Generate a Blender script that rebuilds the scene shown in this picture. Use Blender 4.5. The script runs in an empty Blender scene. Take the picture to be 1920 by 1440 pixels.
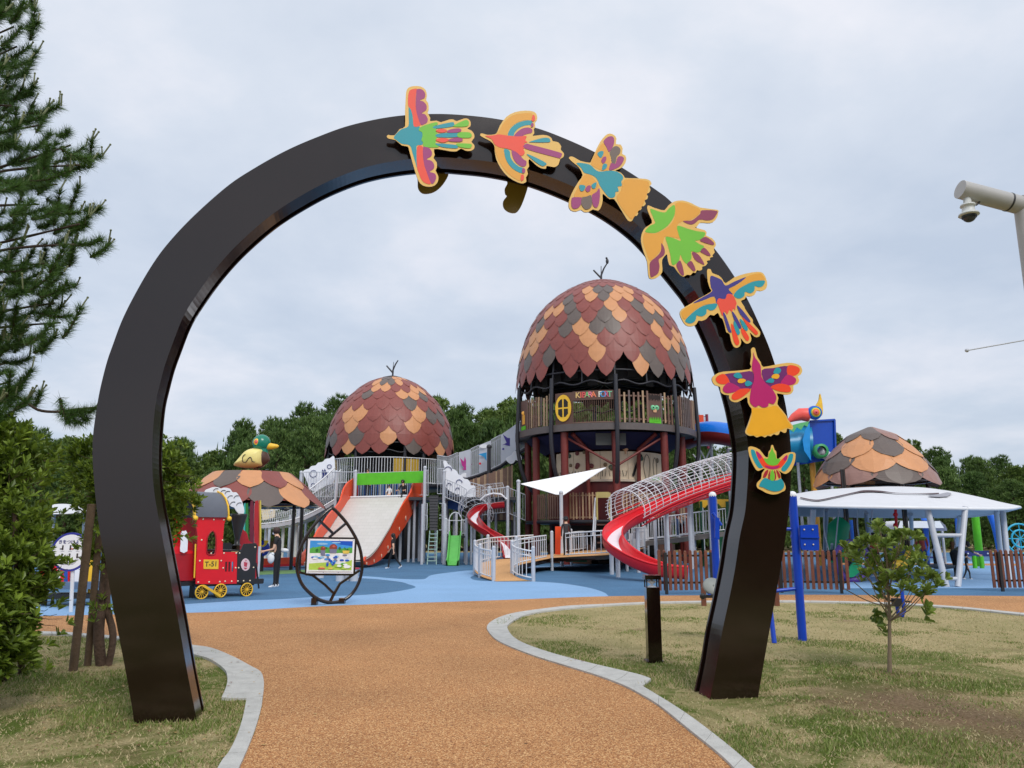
import bpy, bmesh, math, random
from mathutils import Vector, Matrix, Euler, noise
from mathutils.geometry import tessellate_polygon
R = math.radians
random.seed(7)
S = bpy.context.scene
COL = S.collection
# ---------------------------------------------------------------- camera
CAM_H = 1.5
FPX = 1430.0                      # focal length in pixels of the 1920 wide photograph
PITCH = math.atan(280 / FPX)
cd = bpy.data.cameras.new('camera'); cam = bpy.data.objects.new('camera', cd); COL.objects.link(cam)
cam.location = (0, 0, CAM_H); cam.rotation_euler = (math.pi / 2 + PITCH, 0, 0)
cd.sensor_width = 36; cd.lens = 36 * FPX / 1920; cd.clip_start = 0.05; cd.clip_end = 3000
S.camera = cam
# ---------------------------------------------------------------- world and sun
SUN_EL, SUN_AZ = R(44), R(156)    # azimuth clockwise from +Y
wd = bpy.data.worlds.new('World'); S.world = wd; wd.use_nodes = True
nt = wd.node_tree; nt.nodes.clear()
N = nt.nodes.new; L = nt.links.new
out = N('ShaderNodeOutputWorld'); bg = N('ShaderNodeBackground'); L(bg.outputs[0], out.inputs[0])
sky = N('ShaderNodeTexSky'); sky.sky_type = 'NISHITA'; sky.sun_disc = False
sky.sun_elevation = SUN_EL; sky.sun_rotation = SUN_AZ; sky.dust_density = 2.0
tc = N('ShaderNodeTexCoord'); sep = N('ShaderNodeSeparateXYZ'); L(tc.outputs['Generated'], sep.inputs[0])
# cloud deck: project the view direction on a plane above
zc = N('ShaderNodeMath'); zc.operation = 'MAXIMUM'; L(sep.outputs['Z'], zc.inputs[0]); zc.inputs[1].default_value = 0.0
za = N('ShaderNodeMath'); za.operation = 'ADD'; L(zc.outputs[0], za.inputs[0]); za.inputs[1].default_value = 0.22
dx = N('ShaderNodeMath'); dx.operation = 'DIVIDE'; L(sep.outputs['X'], dx.inputs[0]); L(za.outputs[0], dx.inputs[1])
dy = N('ShaderNodeMath'); dy.operation = 'DIVIDE'; L(sep.outputs['Y'], dy.inputs[0]); L(za.outputs[0], dy.inputs[1])
cmb = N('ShaderNodeCombineXYZ'); L(dx.outputs[0], cmb.inputs[0]); L(dy.outputs[0], cmb.inputs[1])
n1 = N('ShaderNodeTexNoise'); n1.inputs['Scale'].default_value = 1.1; n1.inputs['Detail'].default_value = 7
n1.inputs['Roughness'].default_value = 0.55; n1.inputs['Distortion'].default_value = 0.15; L(cmb.outputs[0], n1.inputs['Vector'])
r1 = N('ShaderNodeValToRGB'); L(n1.outputs['Fac'], r1.inputs[0])
r1.color_ramp.elements[0].position = 0.35; r1.color_ramp.elements[0].color = (0.50, 0.572, 0.69, 1)
r1.color_ramp.elements[1].position = 0.63; r1.color_ramp.elements[1].color = (0.775, 0.785, 0.85, 1)
e_ = r1.color_ramp.elements.new(0.5); e_.color = (0.61, 0.667, 0.765, 1)
# overcast luminance gradient: brighter to the zenith
r2 = N('ShaderNodeValToRGB'); L(sep.outputs['Z'], r2.inputs[0])
r2.color_ramp.elements[0].position = 0.0; r2.color_ramp.elements[0].color = (0.80, 0.845, 0.885, 1)
r2.color_ramp.elements[1].position = 1.0; r2.color_ramp.elements[1].color = (1.5, 1.46, 1.40, 1)
e_ = r2.color_ramp.elements.new(0.28); e_.color = (0.965, 0.975, 0.985, 1)
e_ = r2.color_ramp.elements.new(0.60); e_.color = (1.12, 1.10, 1.07, 1)
mul = N('ShaderNodeMixRGB'); mul.blend_type = 'MULTIPLY'; mul.inputs[0].default_value = 1
L(r1.outputs[0], mul.inputs[1]); L(r2.outputs[0], mul.inputs[2])
sm = N('ShaderNodeMixRGB'); sm.blend_type = 'MULTIPLY'; sm.inputs[0].default_value = 1
sm.inputs[2].default_value = (0.10, 0.10, 0.10, 1); L(sky.outputs[0], sm.inputs[1])
mx = N('ShaderNodeMixRGB'); mx.inputs[0].default_value = 0.90; L(sm.outputs[0], mx.inputs[1]); L(mul.outputs[0], mx.inputs[2])
# the background runs at 0.1; the cloud layer is ten times as bright as its ramp to match the sky texture's scale
gain = N('ShaderNodeMixRGB'); gain.blend_type = 'MULTIPLY'; gain.inputs[0].default_value = 1
gain.inputs[2].default_value = (10.0, 10.0, 10.0, 1); gain.use_clamp = False
L(mx.outputs[0], gain.inputs[1]); L(gain.outputs[0], bg.inputs[0]); bg.inputs[1].default_value = 0.1
ld = bpy.data.lights.new('sun', 'SUN'); ld.energy = 1.5; ld.angle = R(20); ld.color = (1.0, 0.96, 0.90)
sun = bpy.data.objects.new('sun', ld); COL.objects.link(sun)
sd = Vector((math.sin(SUN_AZ) * math.cos(SUN_EL), math.cos(SUN_AZ) * math.cos(SUN_EL), math.sin(SUN_EL)))
sun.rotation_euler = sd.to_track_quat('Z', 'Y').to_euler()
vs = S.view_settings; vs.view_transform = 'Standard'; vs.look = 'None'; vs.exposure = 0.22; vs.gamma = 1; vs.use_curve_mapping = False
S.cycles.max_bounces = 6; S.cycles.transparent_max_bounces = 8
# ---------------------------------------------------------------- photo geometry helpers (a pixel of the photo -> a point of the place)
_sp, _cp = math.sin(PITCH), math.cos(PITCH)
def ray(px, py):
    u, v = (px - 960) / FPX, (720 - py) / FPX
    return Vector((u, _cp - v * _sp, _sp + v * _cp))
def P(px, py, Y):
    d = ray(px, py); t = Y / d.y
    return Vector((d.x * t, Y, CAM_H + d.z * t))
def G(px, py, z=0.0):
    d = ray(px, py); t = (z - CAM_H) / d.z
    return Vector((d.x * t, d.y * t, z))
def srgb(r, g, b):
    f = lambda c: (c / 255 / 12.92) if c / 255 <= 0.04045 else ((c / 255 + 0.055) / 1.055) ** 2.4
    return (f(r), f(g), f(b), 1)
# ---------------------------------------------------------------- materials
_m = {}
def mat(name, col, rough=0.5, metal=0.0, var=0.10, scale=3.0, bump=0.0, bscale=40.0, spec=0.5, coat=0.0, trans=0.0, alpha=1.0):
    if name in _m: return _m[name]
    m = bpy.data.materials.new(name); m.use_nodes = True; t = m.node_tree
    b = t.nodes['Principled BSDF']; b.inputs['Roughness'].default_value = rough; b.inputs['Metallic'].default_value = metal
    b.inputs['Specular IOR Level'].default_value = spec; b.inputs['Coat Weight'].default_value = coat; b.inputs['Coat Roughness'].default_value = 0.08
    b.inputs['Transmission Weight'].default_value = trans; b.inputs['Alpha'].default_value = alpha
    c = t.nodes.new('ShaderNodeTexCoord'); n = t.nodes.new('ShaderNodeTexNoise'); n.inputs['Scale'].default_value = scale; n.inputs['Detail'].default_value = 6
    n.inputs['Roughness'].default_value = 0.65
    t.links.new(c.outputs['Object'], n.inputs['Vector'])
    rp = t.nodes.new('ShaderNodeValToRGB'); t.links.new(n.outputs['Fac'], rp.inputs[0])
    c3 = col[:3]
    rp.color_ramp.elements[0].position = 0.3; rp.color_ramp.elements[0].color = tuple(x * (1 - var) for x in c3) + (1,)
    rp.color_ramp.elements[1].position = 0.7; rp.color_ramp.elements[1].color = tuple(min(1, x * (1 + var)) for x in c3) + (1,)
    t.links.new(rp.outputs[0], b.inputs['Base Color'])
    rr = t.nodes.new('ShaderNodeMapRange'); t.links.new(n.outputs['Fac'], rr.inputs[0]); rr.inputs[3].default_value = max(0, rough - 0.06); rr.inputs[4].default_value = min(1, rough + 0.08)
    t.links.new(rr.outputs[0], b.inputs['Roughness'])
    if bump:
        n2 = t.nodes.new('ShaderNodeTexNoise'); n2.inputs['Scale'].default_value = bscale; n2.inputs['Detail'].default_value = 3
        t.links.new(c.outputs['Object'], n2.inputs['Vector']); bp = t.nodes.new('ShaderNodeBump'); bp.inputs['Strength'].default_value = bump; bp.inputs['Distance'].default_value = 0.02
        t.links.new(n2.outputs['Fac'], bp.inputs['Height']); t.links.new(bp.outputs[0], b.inputs['Normal'])
    _m[name] = m; return m
def leafmat(name, c1, c2, c3=None, sc=0.6, trans=0.25, rough=0.5):
    """foliage: colour varies from leaf to leaf (island random) and clump to clump"""
    if name in _m: return _m[name]
    m = bpy.data.materials.new(name); m.use_nodes = True; t = m.node_tree; b = t.nodes['Principled BSDF']
    b.inputs['Roughness'].default_value = rough; b.inputs['Specular IOR Level'].default_value = 0.35
    g = t.nodes.new('ShaderNodeNewGeometry'); c = t.nodes.new('ShaderNodeTexCoord'); n = t.nodes.new('ShaderNodeTexNoise'); n.inputs['Scale'].default_value = sc
    n.inputs['Detail'].default_value = 2; t.links.new(c.outputs['Object'], n.inputs['Vector'])
    a = t.nodes.new('ShaderNodeMath'); a.operation = 'MULTIPLY_ADD'; t.links.new(g.outputs['Random Per Island'], a.inputs[0]); a.inputs[1].default_value = 0.55
    a2 = t.nodes.new('ShaderNodeMath'); a2.operation = 'MULTIPLY'; t.links.new(n.outputs['Fac'], a2.inputs[0]); a2.inputs[1].default_value = 0.5
    t.links.new(a2.outputs[0], a.inputs[2]); rp = t.nodes.new('ShaderNodeValToRGB'); t.links.new(a.outputs[0], rp.inputs[0])
    rp.color_ramp.elements[0].position = 0.15; rp.color_ramp.elements[0].color = c1[:3] + (1,)
    rp.color_ramp.elements[1].position = 0.85; rp.color_ramp.elements[1].color = c2[:3] + (1,)
    if c3: e = rp.color_ramp.elements.new(0.97); e.color = c3[:3] + (1,)
    t.links.new(rp.outputs[0], b.inputs['Base Color'])
    tr = t.nodes.new('ShaderNodeBsdfTranslucent'); t.links.new(rp.outputs[0], tr.inputs[0]); ms = t.nodes.new('ShaderNodeMixShader'); ms.inputs[0].default_value = trans
    o = t.nodes['Material Output']; t.links.new(b.outputs[0], ms.inputs[1]); t.links.new(tr.outputs[0], ms.inputs[2]); t.links.new(ms.outputs[0], o.inputs[0])
    _m[name] = m; return m
# ---------------------------------------------------------------- mesh builder
def catmull(pts, n=6, closed=False):
    if len(pts) < 3: return list(pts)
    o = []; k = len(pts); rng = range(k) if closed else range(k - 1)
    for i in rng:
        if closed: a, b, c, d = pts[(i - 1) % k], pts[i], pts[(i + 1) % k], pts[(i + 2) % k]
        else: a, b, c, d = pts[max(0, i - 1)], pts[i], pts[i + 1], pts[min(k - 1, i + 2)]
        for j in range(n):
            t = j / n
            o.append(0.5 * ((2 * b) + (c - a) * t + (2 * a - 5 * b + 4 * c - d) * t * t + (3 * b - a - 3 * c + d) * t ** 3))
    if not closed: o.append(pts[-1])
    return o
def resample(pts, n):
    L_ = [0]
    for a, b in zip(pts, pts[1:]): L_.append(L_[-1] + (b - a).length)
    o = []; j = 0
    for i in range(n):
        s = L_[-1] * i / (n - 1)
        while j < len(pts) - 2 and L_[j + 1] < s: j += 1
        d = L_[j + 1] - L_[j]; o.append(pts[j].lerp(pts[j + 1], (s - L_[j]) / d if d > 0 else 0))
    return o
class MB:
    def __init__(s): s.v = []; s.f = []; s.mi = []; s.sm = []
    def add(s, vs, fs, mi=0, sm=False):
        o = len(s.v); s.v += [Vector(x) for x in vs]
        for f in fs: s.f.append(tuple(i + o for i in f)); s.mi.append(mi); s.sm.append(sm)
        return s
    def box(s, c, size, rz=0.0, mi=0, rot=None):
        c = Vector(c); h = Vector(size) / 2; M_ = rot if rot is not None else Matrix.Rotation(rz, 3, 'Z')
        vs = [c + M_ @ Vector((h.x * a, h.y * b, h.z * d)) for a in (-1, 1) for b in (-1, 1) for d in (-1, 1)]
        return s.add(vs, [(0, 1, 3, 2), (4, 6, 7, 5), (0, 4, 5, 1), (2, 3, 7, 6), (0, 2, 6, 4), (1, 5, 7, 3)], mi)
    def bar(s, a, b, w, h=None, mi=0, up=Vector((0, 0, 1))):
        a, b = Vector(a), Vector(b); h = h or w; d = (b - a).normalized(); x = d.cross(up)
        if x.length < 1e-4: x = d.cross(Vector((0, 1, 0)))
        x.normalize(); y = x.cross(d).normalized(); vs = []
        for p in (a, b):
            for i, j in ((-1, -1), (1, -1), (1, 1), (-1, 1)): vs.append(p + x * w / 2 * i + y * h / 2 * j)
        return s.add(vs, [(0, 3, 2, 1), (4, 5, 6, 7), (0, 1, 5, 4), (1, 2, 6, 5), (2, 3, 7, 6), (3, 0, 4, 7)], mi)
    def tube(s, pts, r, n=8, mi=0, caps=True, closed=False):
        pts = [Vector(p) for p in pts]; k = len(pts)
        rs = r if isinstance(r, (list, tuple)) else [r] * k
        vs = []; fs = []; pu = None
        for i, p in enumerate(pts):
            if closed: d = pts[(i + 1) % k] - pts[(i - 1) % k]
            else: d = pts[min(k - 1, i + 1)] - pts[max(0, i - 1)]
            if d.length < 1e-9: d = Vector((0, 0, 1))
            d.normalize()
            if pu is None:
                pu = d.cross(Vector((0, 0, 1)));
                if pu.length < 1e-3: pu = d.cross(Vector((0, 1, 0)))
                pu.normalize()
            else:
                pu = pu - d * pu.dot(d)
                if pu.length < 1e-6: pu = d.cross(Vector((0.3, 0.5, 0.8)))
                pu.normalize()
            w = d.cross(pu)
            for j in range(n):
                a = 2 * math.pi * j / n; vs.append(p + (pu * math.cos(a) + w * math.sin(a)) * rs[i])
        for i in range(k if closed else k - 1):
            i2 = (i + 1) % k
            for j in range(n):
                j2 = (j + 1) % n; fs.append((i * n + j, i * n + j2, i2 * n + j2, i2 * n + j))
        s.add(vs, fs, mi, True)
        if caps and not closed:
            s.add(vs[:n], [tuple(range(n))[::-1]], mi); s.add(vs[-n:], [tuple(range(n))], mi)
        return s
    def cyl(s, a, b, r, r2=None, n=12, mi=0): return s.tube([a, b], [r, r if r2 is None else r2], n, mi)
    def sphere(s, c, r, n=12, m=8, mi=0, sc=(1, 1, 1), rot=None):
        c = Vector(c); vs = []; fs = []; rot = rot or Matrix.Identity(3)
        for i in range(m + 1):
            a = math.pi * i / m
            for j in range(n):
                b = 2 * math.pi * j / n
                vs.append(c + rot @ Vector((r * sc[0] * math.sin(a) * math.cos(b), r * sc[1] * math.sin(a) * math.sin(b), r * sc[2] * math.cos(a))))
        for i in range(m):
            for j in range(n):
                j2 = (j + 1) % n; fs.append((i * n + j, (i + 1) * n + j, (i + 1) * n + j2, i * n + j2))
        return s.add(vs, fs, mi, True)
    def lathe(s, c, prof, n=24, mi=0, sm=True, axis=None):
        c = Vector(c); vs = []; fs = []; M_ = axis or Matrix.Identity(3); k = len(prof)
        for r, z in prof:
            for j in range(n):
                a = 2 * math.pi * j / n; vs.append(c + M_ @ Vector((r * math.cos(a), r * math.sin(a), z)))
        for i in range(k - 1):
            for j in range(n):
                j2 = (j + 1) % n; fs.append((i * n + j, i * n + j2, (i + 1) * n + j2, (i + 1) * n + j))
        return s.add(vs, fs, mi, sm)
    def rail(s, base, top_dz, sp=0.12, r=0.018, rb=0.011, mi=0, bot=0.08, n=4):
        """railing along a line of floor points: bottom rail, top rail, balusters"""
        base = [V(p) for p in base]; s.tube([p + V((0, 0, top_dz)) for p in base], r, 6, mi); s.tube([p + V((0, 0, bot)) for p in base], r * 0.8, 5, mi)
        L_ = sum((b - a).length for a, b in zip(base, base[1:])); k = max(2, int(L_ / sp))
        for p in resample(base, k + 1): s.tube([p + V((0, 0, bot)), p + V((0, 0, top_dz))], rb, n, mi, caps=False)
        return s
    def arc(s, c, r, z0, z1, a0, a1, th=0.03, n=24, mi=0):
        """upright curved wall; angle 0 faces the viewer's side (-Y), positive to +X"""
        c = V(c); vs = []; fs = []
        for i in range(n + 1):
            a = a0 + (a1 - a0) * i / n
            for rr, z in ((r, z0), (r, z1), (r - th, z1), (r - th, z0)): vs.append(V((c.x + rr * math.sin(a), c.y - rr * math.cos(a), z)))
        for i in range(n):
            for j in range(4): fs.append((i * 4 + j, (i + 1) * 4 + j, (i + 1) * 4 + (j + 1) % 4, i * 4 + (j + 1) % 4))
        return s.add(vs, fs + [(0, 1, 2, 3), (n * 4, n * 4 + 3, n * 4 + 2, n * 4 + 1)], mi)
    def poly(s, pts, off=None, mi=0, mside=None, holes=None):
        """filled polygon of 3-D points; with off, a plate: front face pts, back face pts+off"""
        pts = [Vector(p) for p in pts]; loops = [pts] + [[Vector(p) for p in h_] for h_ in (holes or [])]; tr = tessellate_polygon(loops); k = len(pts)
        nrm = Vector((0, 0, 0))
        for i in range(k): nrm += pts[i].cross(pts[(i + 1) % k])
        if holes: return s._poly_h(loops, tr, off, mi, mside)
        ref = -Vector(off) if off is not None else Vector((0, -1, 0.001))
        def fix(t):
            n = (pts[t[1]] - pts[t[0]]).cross(pts[t[2]] - pts[t[0]])
            return t if n.dot(ref) > 0 else t[::-1]
        tr = [fix(tuple(t)) for t in tr]
        s.add(pts, tr, mi)
        if off is not None:
            off = Vector(off); s.add([p + off for p in pts], [t[::-1] for t in tr], mi if mside is None else mside)
            order = 1 if nrm.dot(ref) > 0 else -1
            fs = []
            for i in range(k):
                j = (i + 1) % k; q = (i, i + k, j + k, j); fs.append(q if order > 0 else q[::-1])
            s.add(pts + [p + off for p in pts], fs, mi if mside is None else mside)
        return s
    def _poly_h(s, loops, tr, off, mi, mside):
        allp = [p for l in loops for p in l]; off = Vector(off); ref = -off; ms_ = mi if mside is None else mside
        def fix(t):
            n = (allp[t[1]] - allp[t[0]]).cross(allp[t[2]] - allp[t[0]]); return t if n.dot(ref) > 0 else t[::-1]
        tr = [fix(tuple(t)) for t in tr]; s.add(allp, tr, mi); s.add([p + off for p in allp], [t[::-1] for t in tr], ms_)
        for l in loops:
            k = len(l); s.add(l + [p + off for p in l], [(i, i + k, (i + 1) % k + k, (i + 1) % k) for i in range(k)], ms_)
        return s
    def grid(s, rows, mi=0, sm=True, closed=False):
        n = len(rows[0]); vs = [p for r_ in rows for p in r_]; fs = []
        for i in range(len(rows) - 1):
            for j in range(n if closed else n - 1):
                j2 = (j + 1) % n; fs.append((i * n + j, i * n + j2, (i + 1) * n + j2, (i + 1) * n + j))
        return s.add(vs, fs, mi, sm)
    def build(s, name, m, parent=None, loc=None):
        me = bpy.data.meshes.new(name)
        if parent is not None:
            off = Vector((0, 0, 0)); q = parent
            while q: off += q.location; q = q.parent
        else: off = Vector(loc) if loc is not None else Vector((0, 0, 0))
        me.from_pydata([tuple(v - off) for v in s.v], [], s.f)
        ms = m if isinstance(m, (list, tuple)) else [m]
        for x in ms: me.materials.append(x)
        me.polygons.foreach_set('material_index', s.mi); me.polygons.foreach_set('use_smooth', s.sm); me.update()
        o = bpy.data.objects.new(name, me); COL.objects.link(o)
        if parent is not None: o.parent = parent
        else: o.location = off
        return o
def tag(o, label=None, cat=None, group=None, kind=None):
    if label: o['label'] = label
    if cat: o['category'] = cat
    if group: o['group'] = group
    if kind: o['kind'] = kind
    return o
def thing(name, loc, label, cat, group=None):
    o = bpy.data.objects.new(name, None); o.empty_display_size = 0.2; COL.objects.link(o); o.location = loc
    return tag(o, label, cat, group)
def copy_tree(o, parent=None):
    c = o.copy(); COL.objects.link(c); c.parent = parent
    for ch in o.children: copy_tree(ch, c)
    return c
def struct(o): o['kind'] = 'structure'; return o
def text_mesh(s, body, center, xdir, ydir, size, mi=0, colors=None, depth=0.004):
    """lettering as real geometry lying on the plane of xdir, ydir"""
    cu = bpy.data.curves.new('t', 'FONT'); cu.body = body; cu.size = 1; cu.align_x = 'CENTER'; cu.align_y = 'CENTER'; cu.extrude = 0.5; cu.offset = 0.012
    ob = bpy.data.objects.new('t', cu); COL.objects.link(ob); dg = bpy.context.evaluated_depsgraph_get(); me = ob.evaluated_get(dg).to_mesh()
    xd, yd = Vector(xdir).normalized(), Vector(ydir).normalized(); zd = xd.cross(yd)
    vs = [Vector(center) + xd * v.co.x * size + yd * v.co.y * size + zd * v.co.z * depth for v in me.vertices]
    s.add(vs, [tuple(p.vertices) for p in me.polygons], mi)
    ob.evaluated_get(dg).to_mesh_clear(); bpy.data.objects.remove(ob); bpy.data.curves.remove(cu)
    return s
V = Vector
class Plane:
    """upright plane through two ground points; pt() puts a pixel of the photo on it, d metres towards the viewer"""
    def __init__(s, A, B): s.a = V(A); s.x = (V(B) - V(A)).normalized(); s.n = V((s.x.y, -s.x.x, 0))
    def pt(s, px, py, d=0.0):
        r_ = ray(px, py); c = V((0, 0, CAM_H)); t = (s.a + s.n * d - c).dot(s.n) / r_.dot(s.n); return c + r_ * t
    def l(s, pts, d=0.0): return [s.pt(x, y, d) for x, y in pts]
def crop(x0, y0, k): return lambda l: [(x0 + x / k, y0 + y / k) for x, y in l]
def leafscale(mb, c, prof, tc_, tl, phi, dphi, mi, lift=0.05, nu=4, nv=8):
    """one pointed scale lying on a surface of revolution; prof = list of (r, z) from top to bottom"""
    k = len(prof) - 1
    def pr(t):
        t = max(0, t); x = min(t, 0.9999) * k; i = int(x); f = x - i; a, b = prof[i], prof[i + 1]
        r_, z_ = a[0] + (b[0] - a[0]) * f, a[1] + (b[1] - a[1]) * f
        if t > 1: r_ += (b[0] - a[0]) * k * (t - 1); z_ += (b[1] - a[1]) * k * (t - 1)
        return r_, z_
    rows = []
    for j in range(nv + 1):
        v = j / nv; t = tc_ + tl * v; r_, z_ = pr(t)
        w = 1.0 if v < 0.40 else max(0.0, math.cos(math.pi / 2 * (v - 0.40) / 0.60)) ** 0.66
        w *= (0.78 + 0.22 * min(1, v / 0.42)); row = []
        for i in range(nu + 1):
            u = (i / nu * 2 - 1); a = phi + dphi * u * w; rr = r_ + lift * (0.25 + v) - 0.012 * u * u
            row.append(V((c[0] + rr * math.sin(a), c[1] - rr * math.cos(a), z_)))
        rows.append(row)
    mb.grid(rows, mi, sm=False)
# ---------------------------------------------------------------- shared materials
m_dark = mat('dark_brown_gloss_paint', (0.013, 0.006, 0.004), 0.10, spec=0.66, var=0.12, scale=1.5)
m_black = mat('black_paint', (0.018, 0.018, 0.020), 0.35)
m_charcoal = mat('charcoal_paint', (0.045, 0.045, 0.048), 0.4)
m_grey = mat('galvanised_grey', srgb(190, 194, 202), 0.42, 0.05, var=0.08)
m_white = mat('white_powder_coat', srgb(222, 224, 228), 0.4, var=0.04)
m_canvas = mat('white_canvas', srgb(208, 209, 213), 0.7, var=0.04, bump=0.15, bscale=8)
m_wood = mat('brown_wood', srgb(110, 62, 44), 0.55, var=0.25, scale=5, bump=0.3)
m_gold = mat('gold_paint', srgb(232, 168, 62), 0.45, var=0.05)
m_rust = mat('rust_red_steel', srgb(112, 42, 36), 0.45, var=0.15)
# ================================================================ ground
def sheet(name, pts, m, z, parent=None):
    mb = MB(); ps = [V((p.x, p.y, z)) for p in pts]; tr = tessellate_polygon([ps]); fs = []
    for t in tr:
        n = (ps[t[1]] - ps[t[0]]).cross(ps[t[2]] - ps[t[0]]); fs.append(tuple(t) if n.z > 0 else tuple(t)[::-1])
    mb.add(ps, fs); return mb.build(name, m, parent)
def ramp(t, src, stops):
    rp = t.nodes.new('ShaderNodeValToRGB'); t.links.new(src, rp.inputs[0]); cr = rp.color_ramp
    cr.elements[0].position = stops[0][0]; cr.elements[0].color = stops[0][1][:3] + (1,)
    cr.elements[1].position = stops[-1][0]; cr.elements[1].color = stops[-1][1][:3] + (1,)
    for p_, c_ in stops[1:-1]: e = cr.elements.new(p_); e.color = c_[:3] + (1,)
    return rp
def grass_mat():
    m = bpy.data.materials.new('dry_turf'); m.use_nodes = True; t = m.node_tree; b = t.nodes['Principled BSDF']; b.inputs['Roughness'].default_value = 0.95
    b.inputs['Specular IOR Level'].default_value = 0.1
    c = t.nodes.new('ShaderNodeTexCoord')
    def nz(sc, det=5, rg=0.6, dist=0.0):
        n = t.nodes.new('ShaderNodeTexNoise'); n.inputs['Scale'].default_value = sc; n.inputs['Detail'].default_value = det; n.inputs['Roughness'].default_value = rg
        n.inputs['Distortion'].default_value = dist; t.links.new(c.outputs['Object'], n.inputs['Vector']); return n.outputs['Fac']
    fine = ramp(t, nz(45, 8, 0.8), [(0.25, srgb(110, 98, 62)), (0.45, srgb(164, 148, 106)), (0.6, srgb(196, 180, 138)), (0.8, srgb(134, 126, 76))])
    green = ramp(t, nz(60, 8, 0.8), [(0.3, srgb(52, 66, 24)), (0.5, srgb(92, 108, 44)), (0.75, srgb(132, 136, 70))])
    big = ramp(t, nz(0.75, 7, 0.62, 0.6), [(0.44, (0, 0, 0)), (0.56, (1, 1, 1))])
    sy_ = t.nodes.new('ShaderNodeSeparateXYZ'); t.links.new(c.outputs['Object'], sy_.inputs[0]); dry = t.nodes.new('ShaderNodeMapRange'); t.links.new(sy_.outputs['Y'], dry.inputs[0])
    dry.inputs[1].default_value = 9.2; dry.inputs[2].default_value = 11.0; dry.inputs[3].default_value = 1; dry.inputs[4].default_value = .25
    gm = t.nodes.new('ShaderNodeMath'); gm.operation = 'MULTIPLY'; t.links.new(big.outputs[0], gm.inputs[0]); t.links.new(dry.outputs[0], gm.inputs[1])
    mx = t.nodes.new('ShaderNodeMixRGB'); t.links.new(gm.outputs[0], mx.inputs[0]); t.links.new(fine.outputs[0], mx.inputs[1]); t.links.new(green.outputs[0], mx.inputs[2])
    soil = ramp(t, nz(30, 6, 0.7), [(0.3, srgb(92, 72, 52)), (0.5, srgb(132, 108, 84)), (0.7, srgb(164, 142, 114))])
    sm_ = ramp(t, nz(0.45, 5, 0.6, 0.3), [(0.60, (0, 0, 0)), (0.70, (0.85, 0.85, 0.85))])
    mx2 = t.nodes.new('ShaderNodeMixRGB'); t.links.new(sm_.outputs[0], mx2.inputs[0]); t.links.new(mx.outputs[0], mx2.inputs[1]); t.links.new(soil.outputs[0], mx2.inputs[2])
    # a trodden bare strip crosses the right lawn, and bare soil rings the young tree
    last = mx2.outputs[0]
    for A, B, wd_, ed in ((G(1720, 1318), G(2050, 1400), .50, 1.1), (G(1640, 1300), G(1800, 1440), .08, .3), (G(1650, 1262), G(1690, 1263), .16, .35)):
        sp_ = t.nodes.new('ShaderNodeVectorMath'); sp_.operation = 'SUBTRACT'; t.links.new(c.outputs['Object'], sp_.inputs[0]); sp_.inputs[1].default_value = tuple(A)
        d = (B - A); Ln = d.length; d.normalize(); dt = t.nodes.new('ShaderNodeVectorMath'); dt.operation = 'DOT_PRODUCT'; t.links.new(sp_.outputs[0], dt.inputs[0]); dt.inputs[1].default_value = tuple(d)
        cl_ = t.nodes.new('ShaderNodeClamp'); t.links.new(dt.outputs['Value'], cl_.inputs[0]); cl_.inputs[2].default_value = Ln
        sc_ = t.nodes.new('ShaderNodeVectorMath'); sc_.operation = 'SCALE'; sc_.inputs[0].default_value = tuple(d); t.links.new(cl_.outputs[0], sc_.inputs['Scale'])
        ds = t.nodes.new('ShaderNodeVectorMath'); ds.operation = 'DISTANCE'; t.links.new(sp_.outputs[0], ds.inputs[0]); t.links.new(sc_.outputs[0], ds.inputs[1])
        ad = t.nodes.new('ShaderNodeMath'); ad.operation = 'MULTIPLY_ADD'; t.links.new(nz(2.2, 6, 0.7), ad.inputs[0]); ad.inputs[1].default_value = 1.6 * wd_ + .25; t.links.new(ds.outputs['Value'], ad.inputs[2])
        mr = t.nodes.new('ShaderNodeMapRange'); t.links.new(ad.outputs[0], mr.inputs[0]); mr.inputs[1].default_value = wd_ * 1.5; mr.inputs[2].default_value = wd_ * 1.5 + ed; mr.inputs[3].default_value = .86; mr.inputs[4].default_value = 0
        m3 = t.nodes.new('ShaderNodeMixRGB'); t.links.new(mr.outputs[0], m3.inputs[0]); t.links.new(last, m3.inputs[1]); t.links.new(soil.outputs[0], m3.inputs[2]); last = m3.outputs[0]
    t.links.new(last, b.inputs['Base Color'])
    bp = t.nodes.new('ShaderNodeBump'); bp.inputs['Strength'].default_value = 0.9; bp.inputs['Distance'].default_value = 0.03
    t.links.new(nz(38, 6, 0.75), bp.inputs['Height']); t.links.new(bp.outputs[0], b.inputs['Normal'])
    return m
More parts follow.
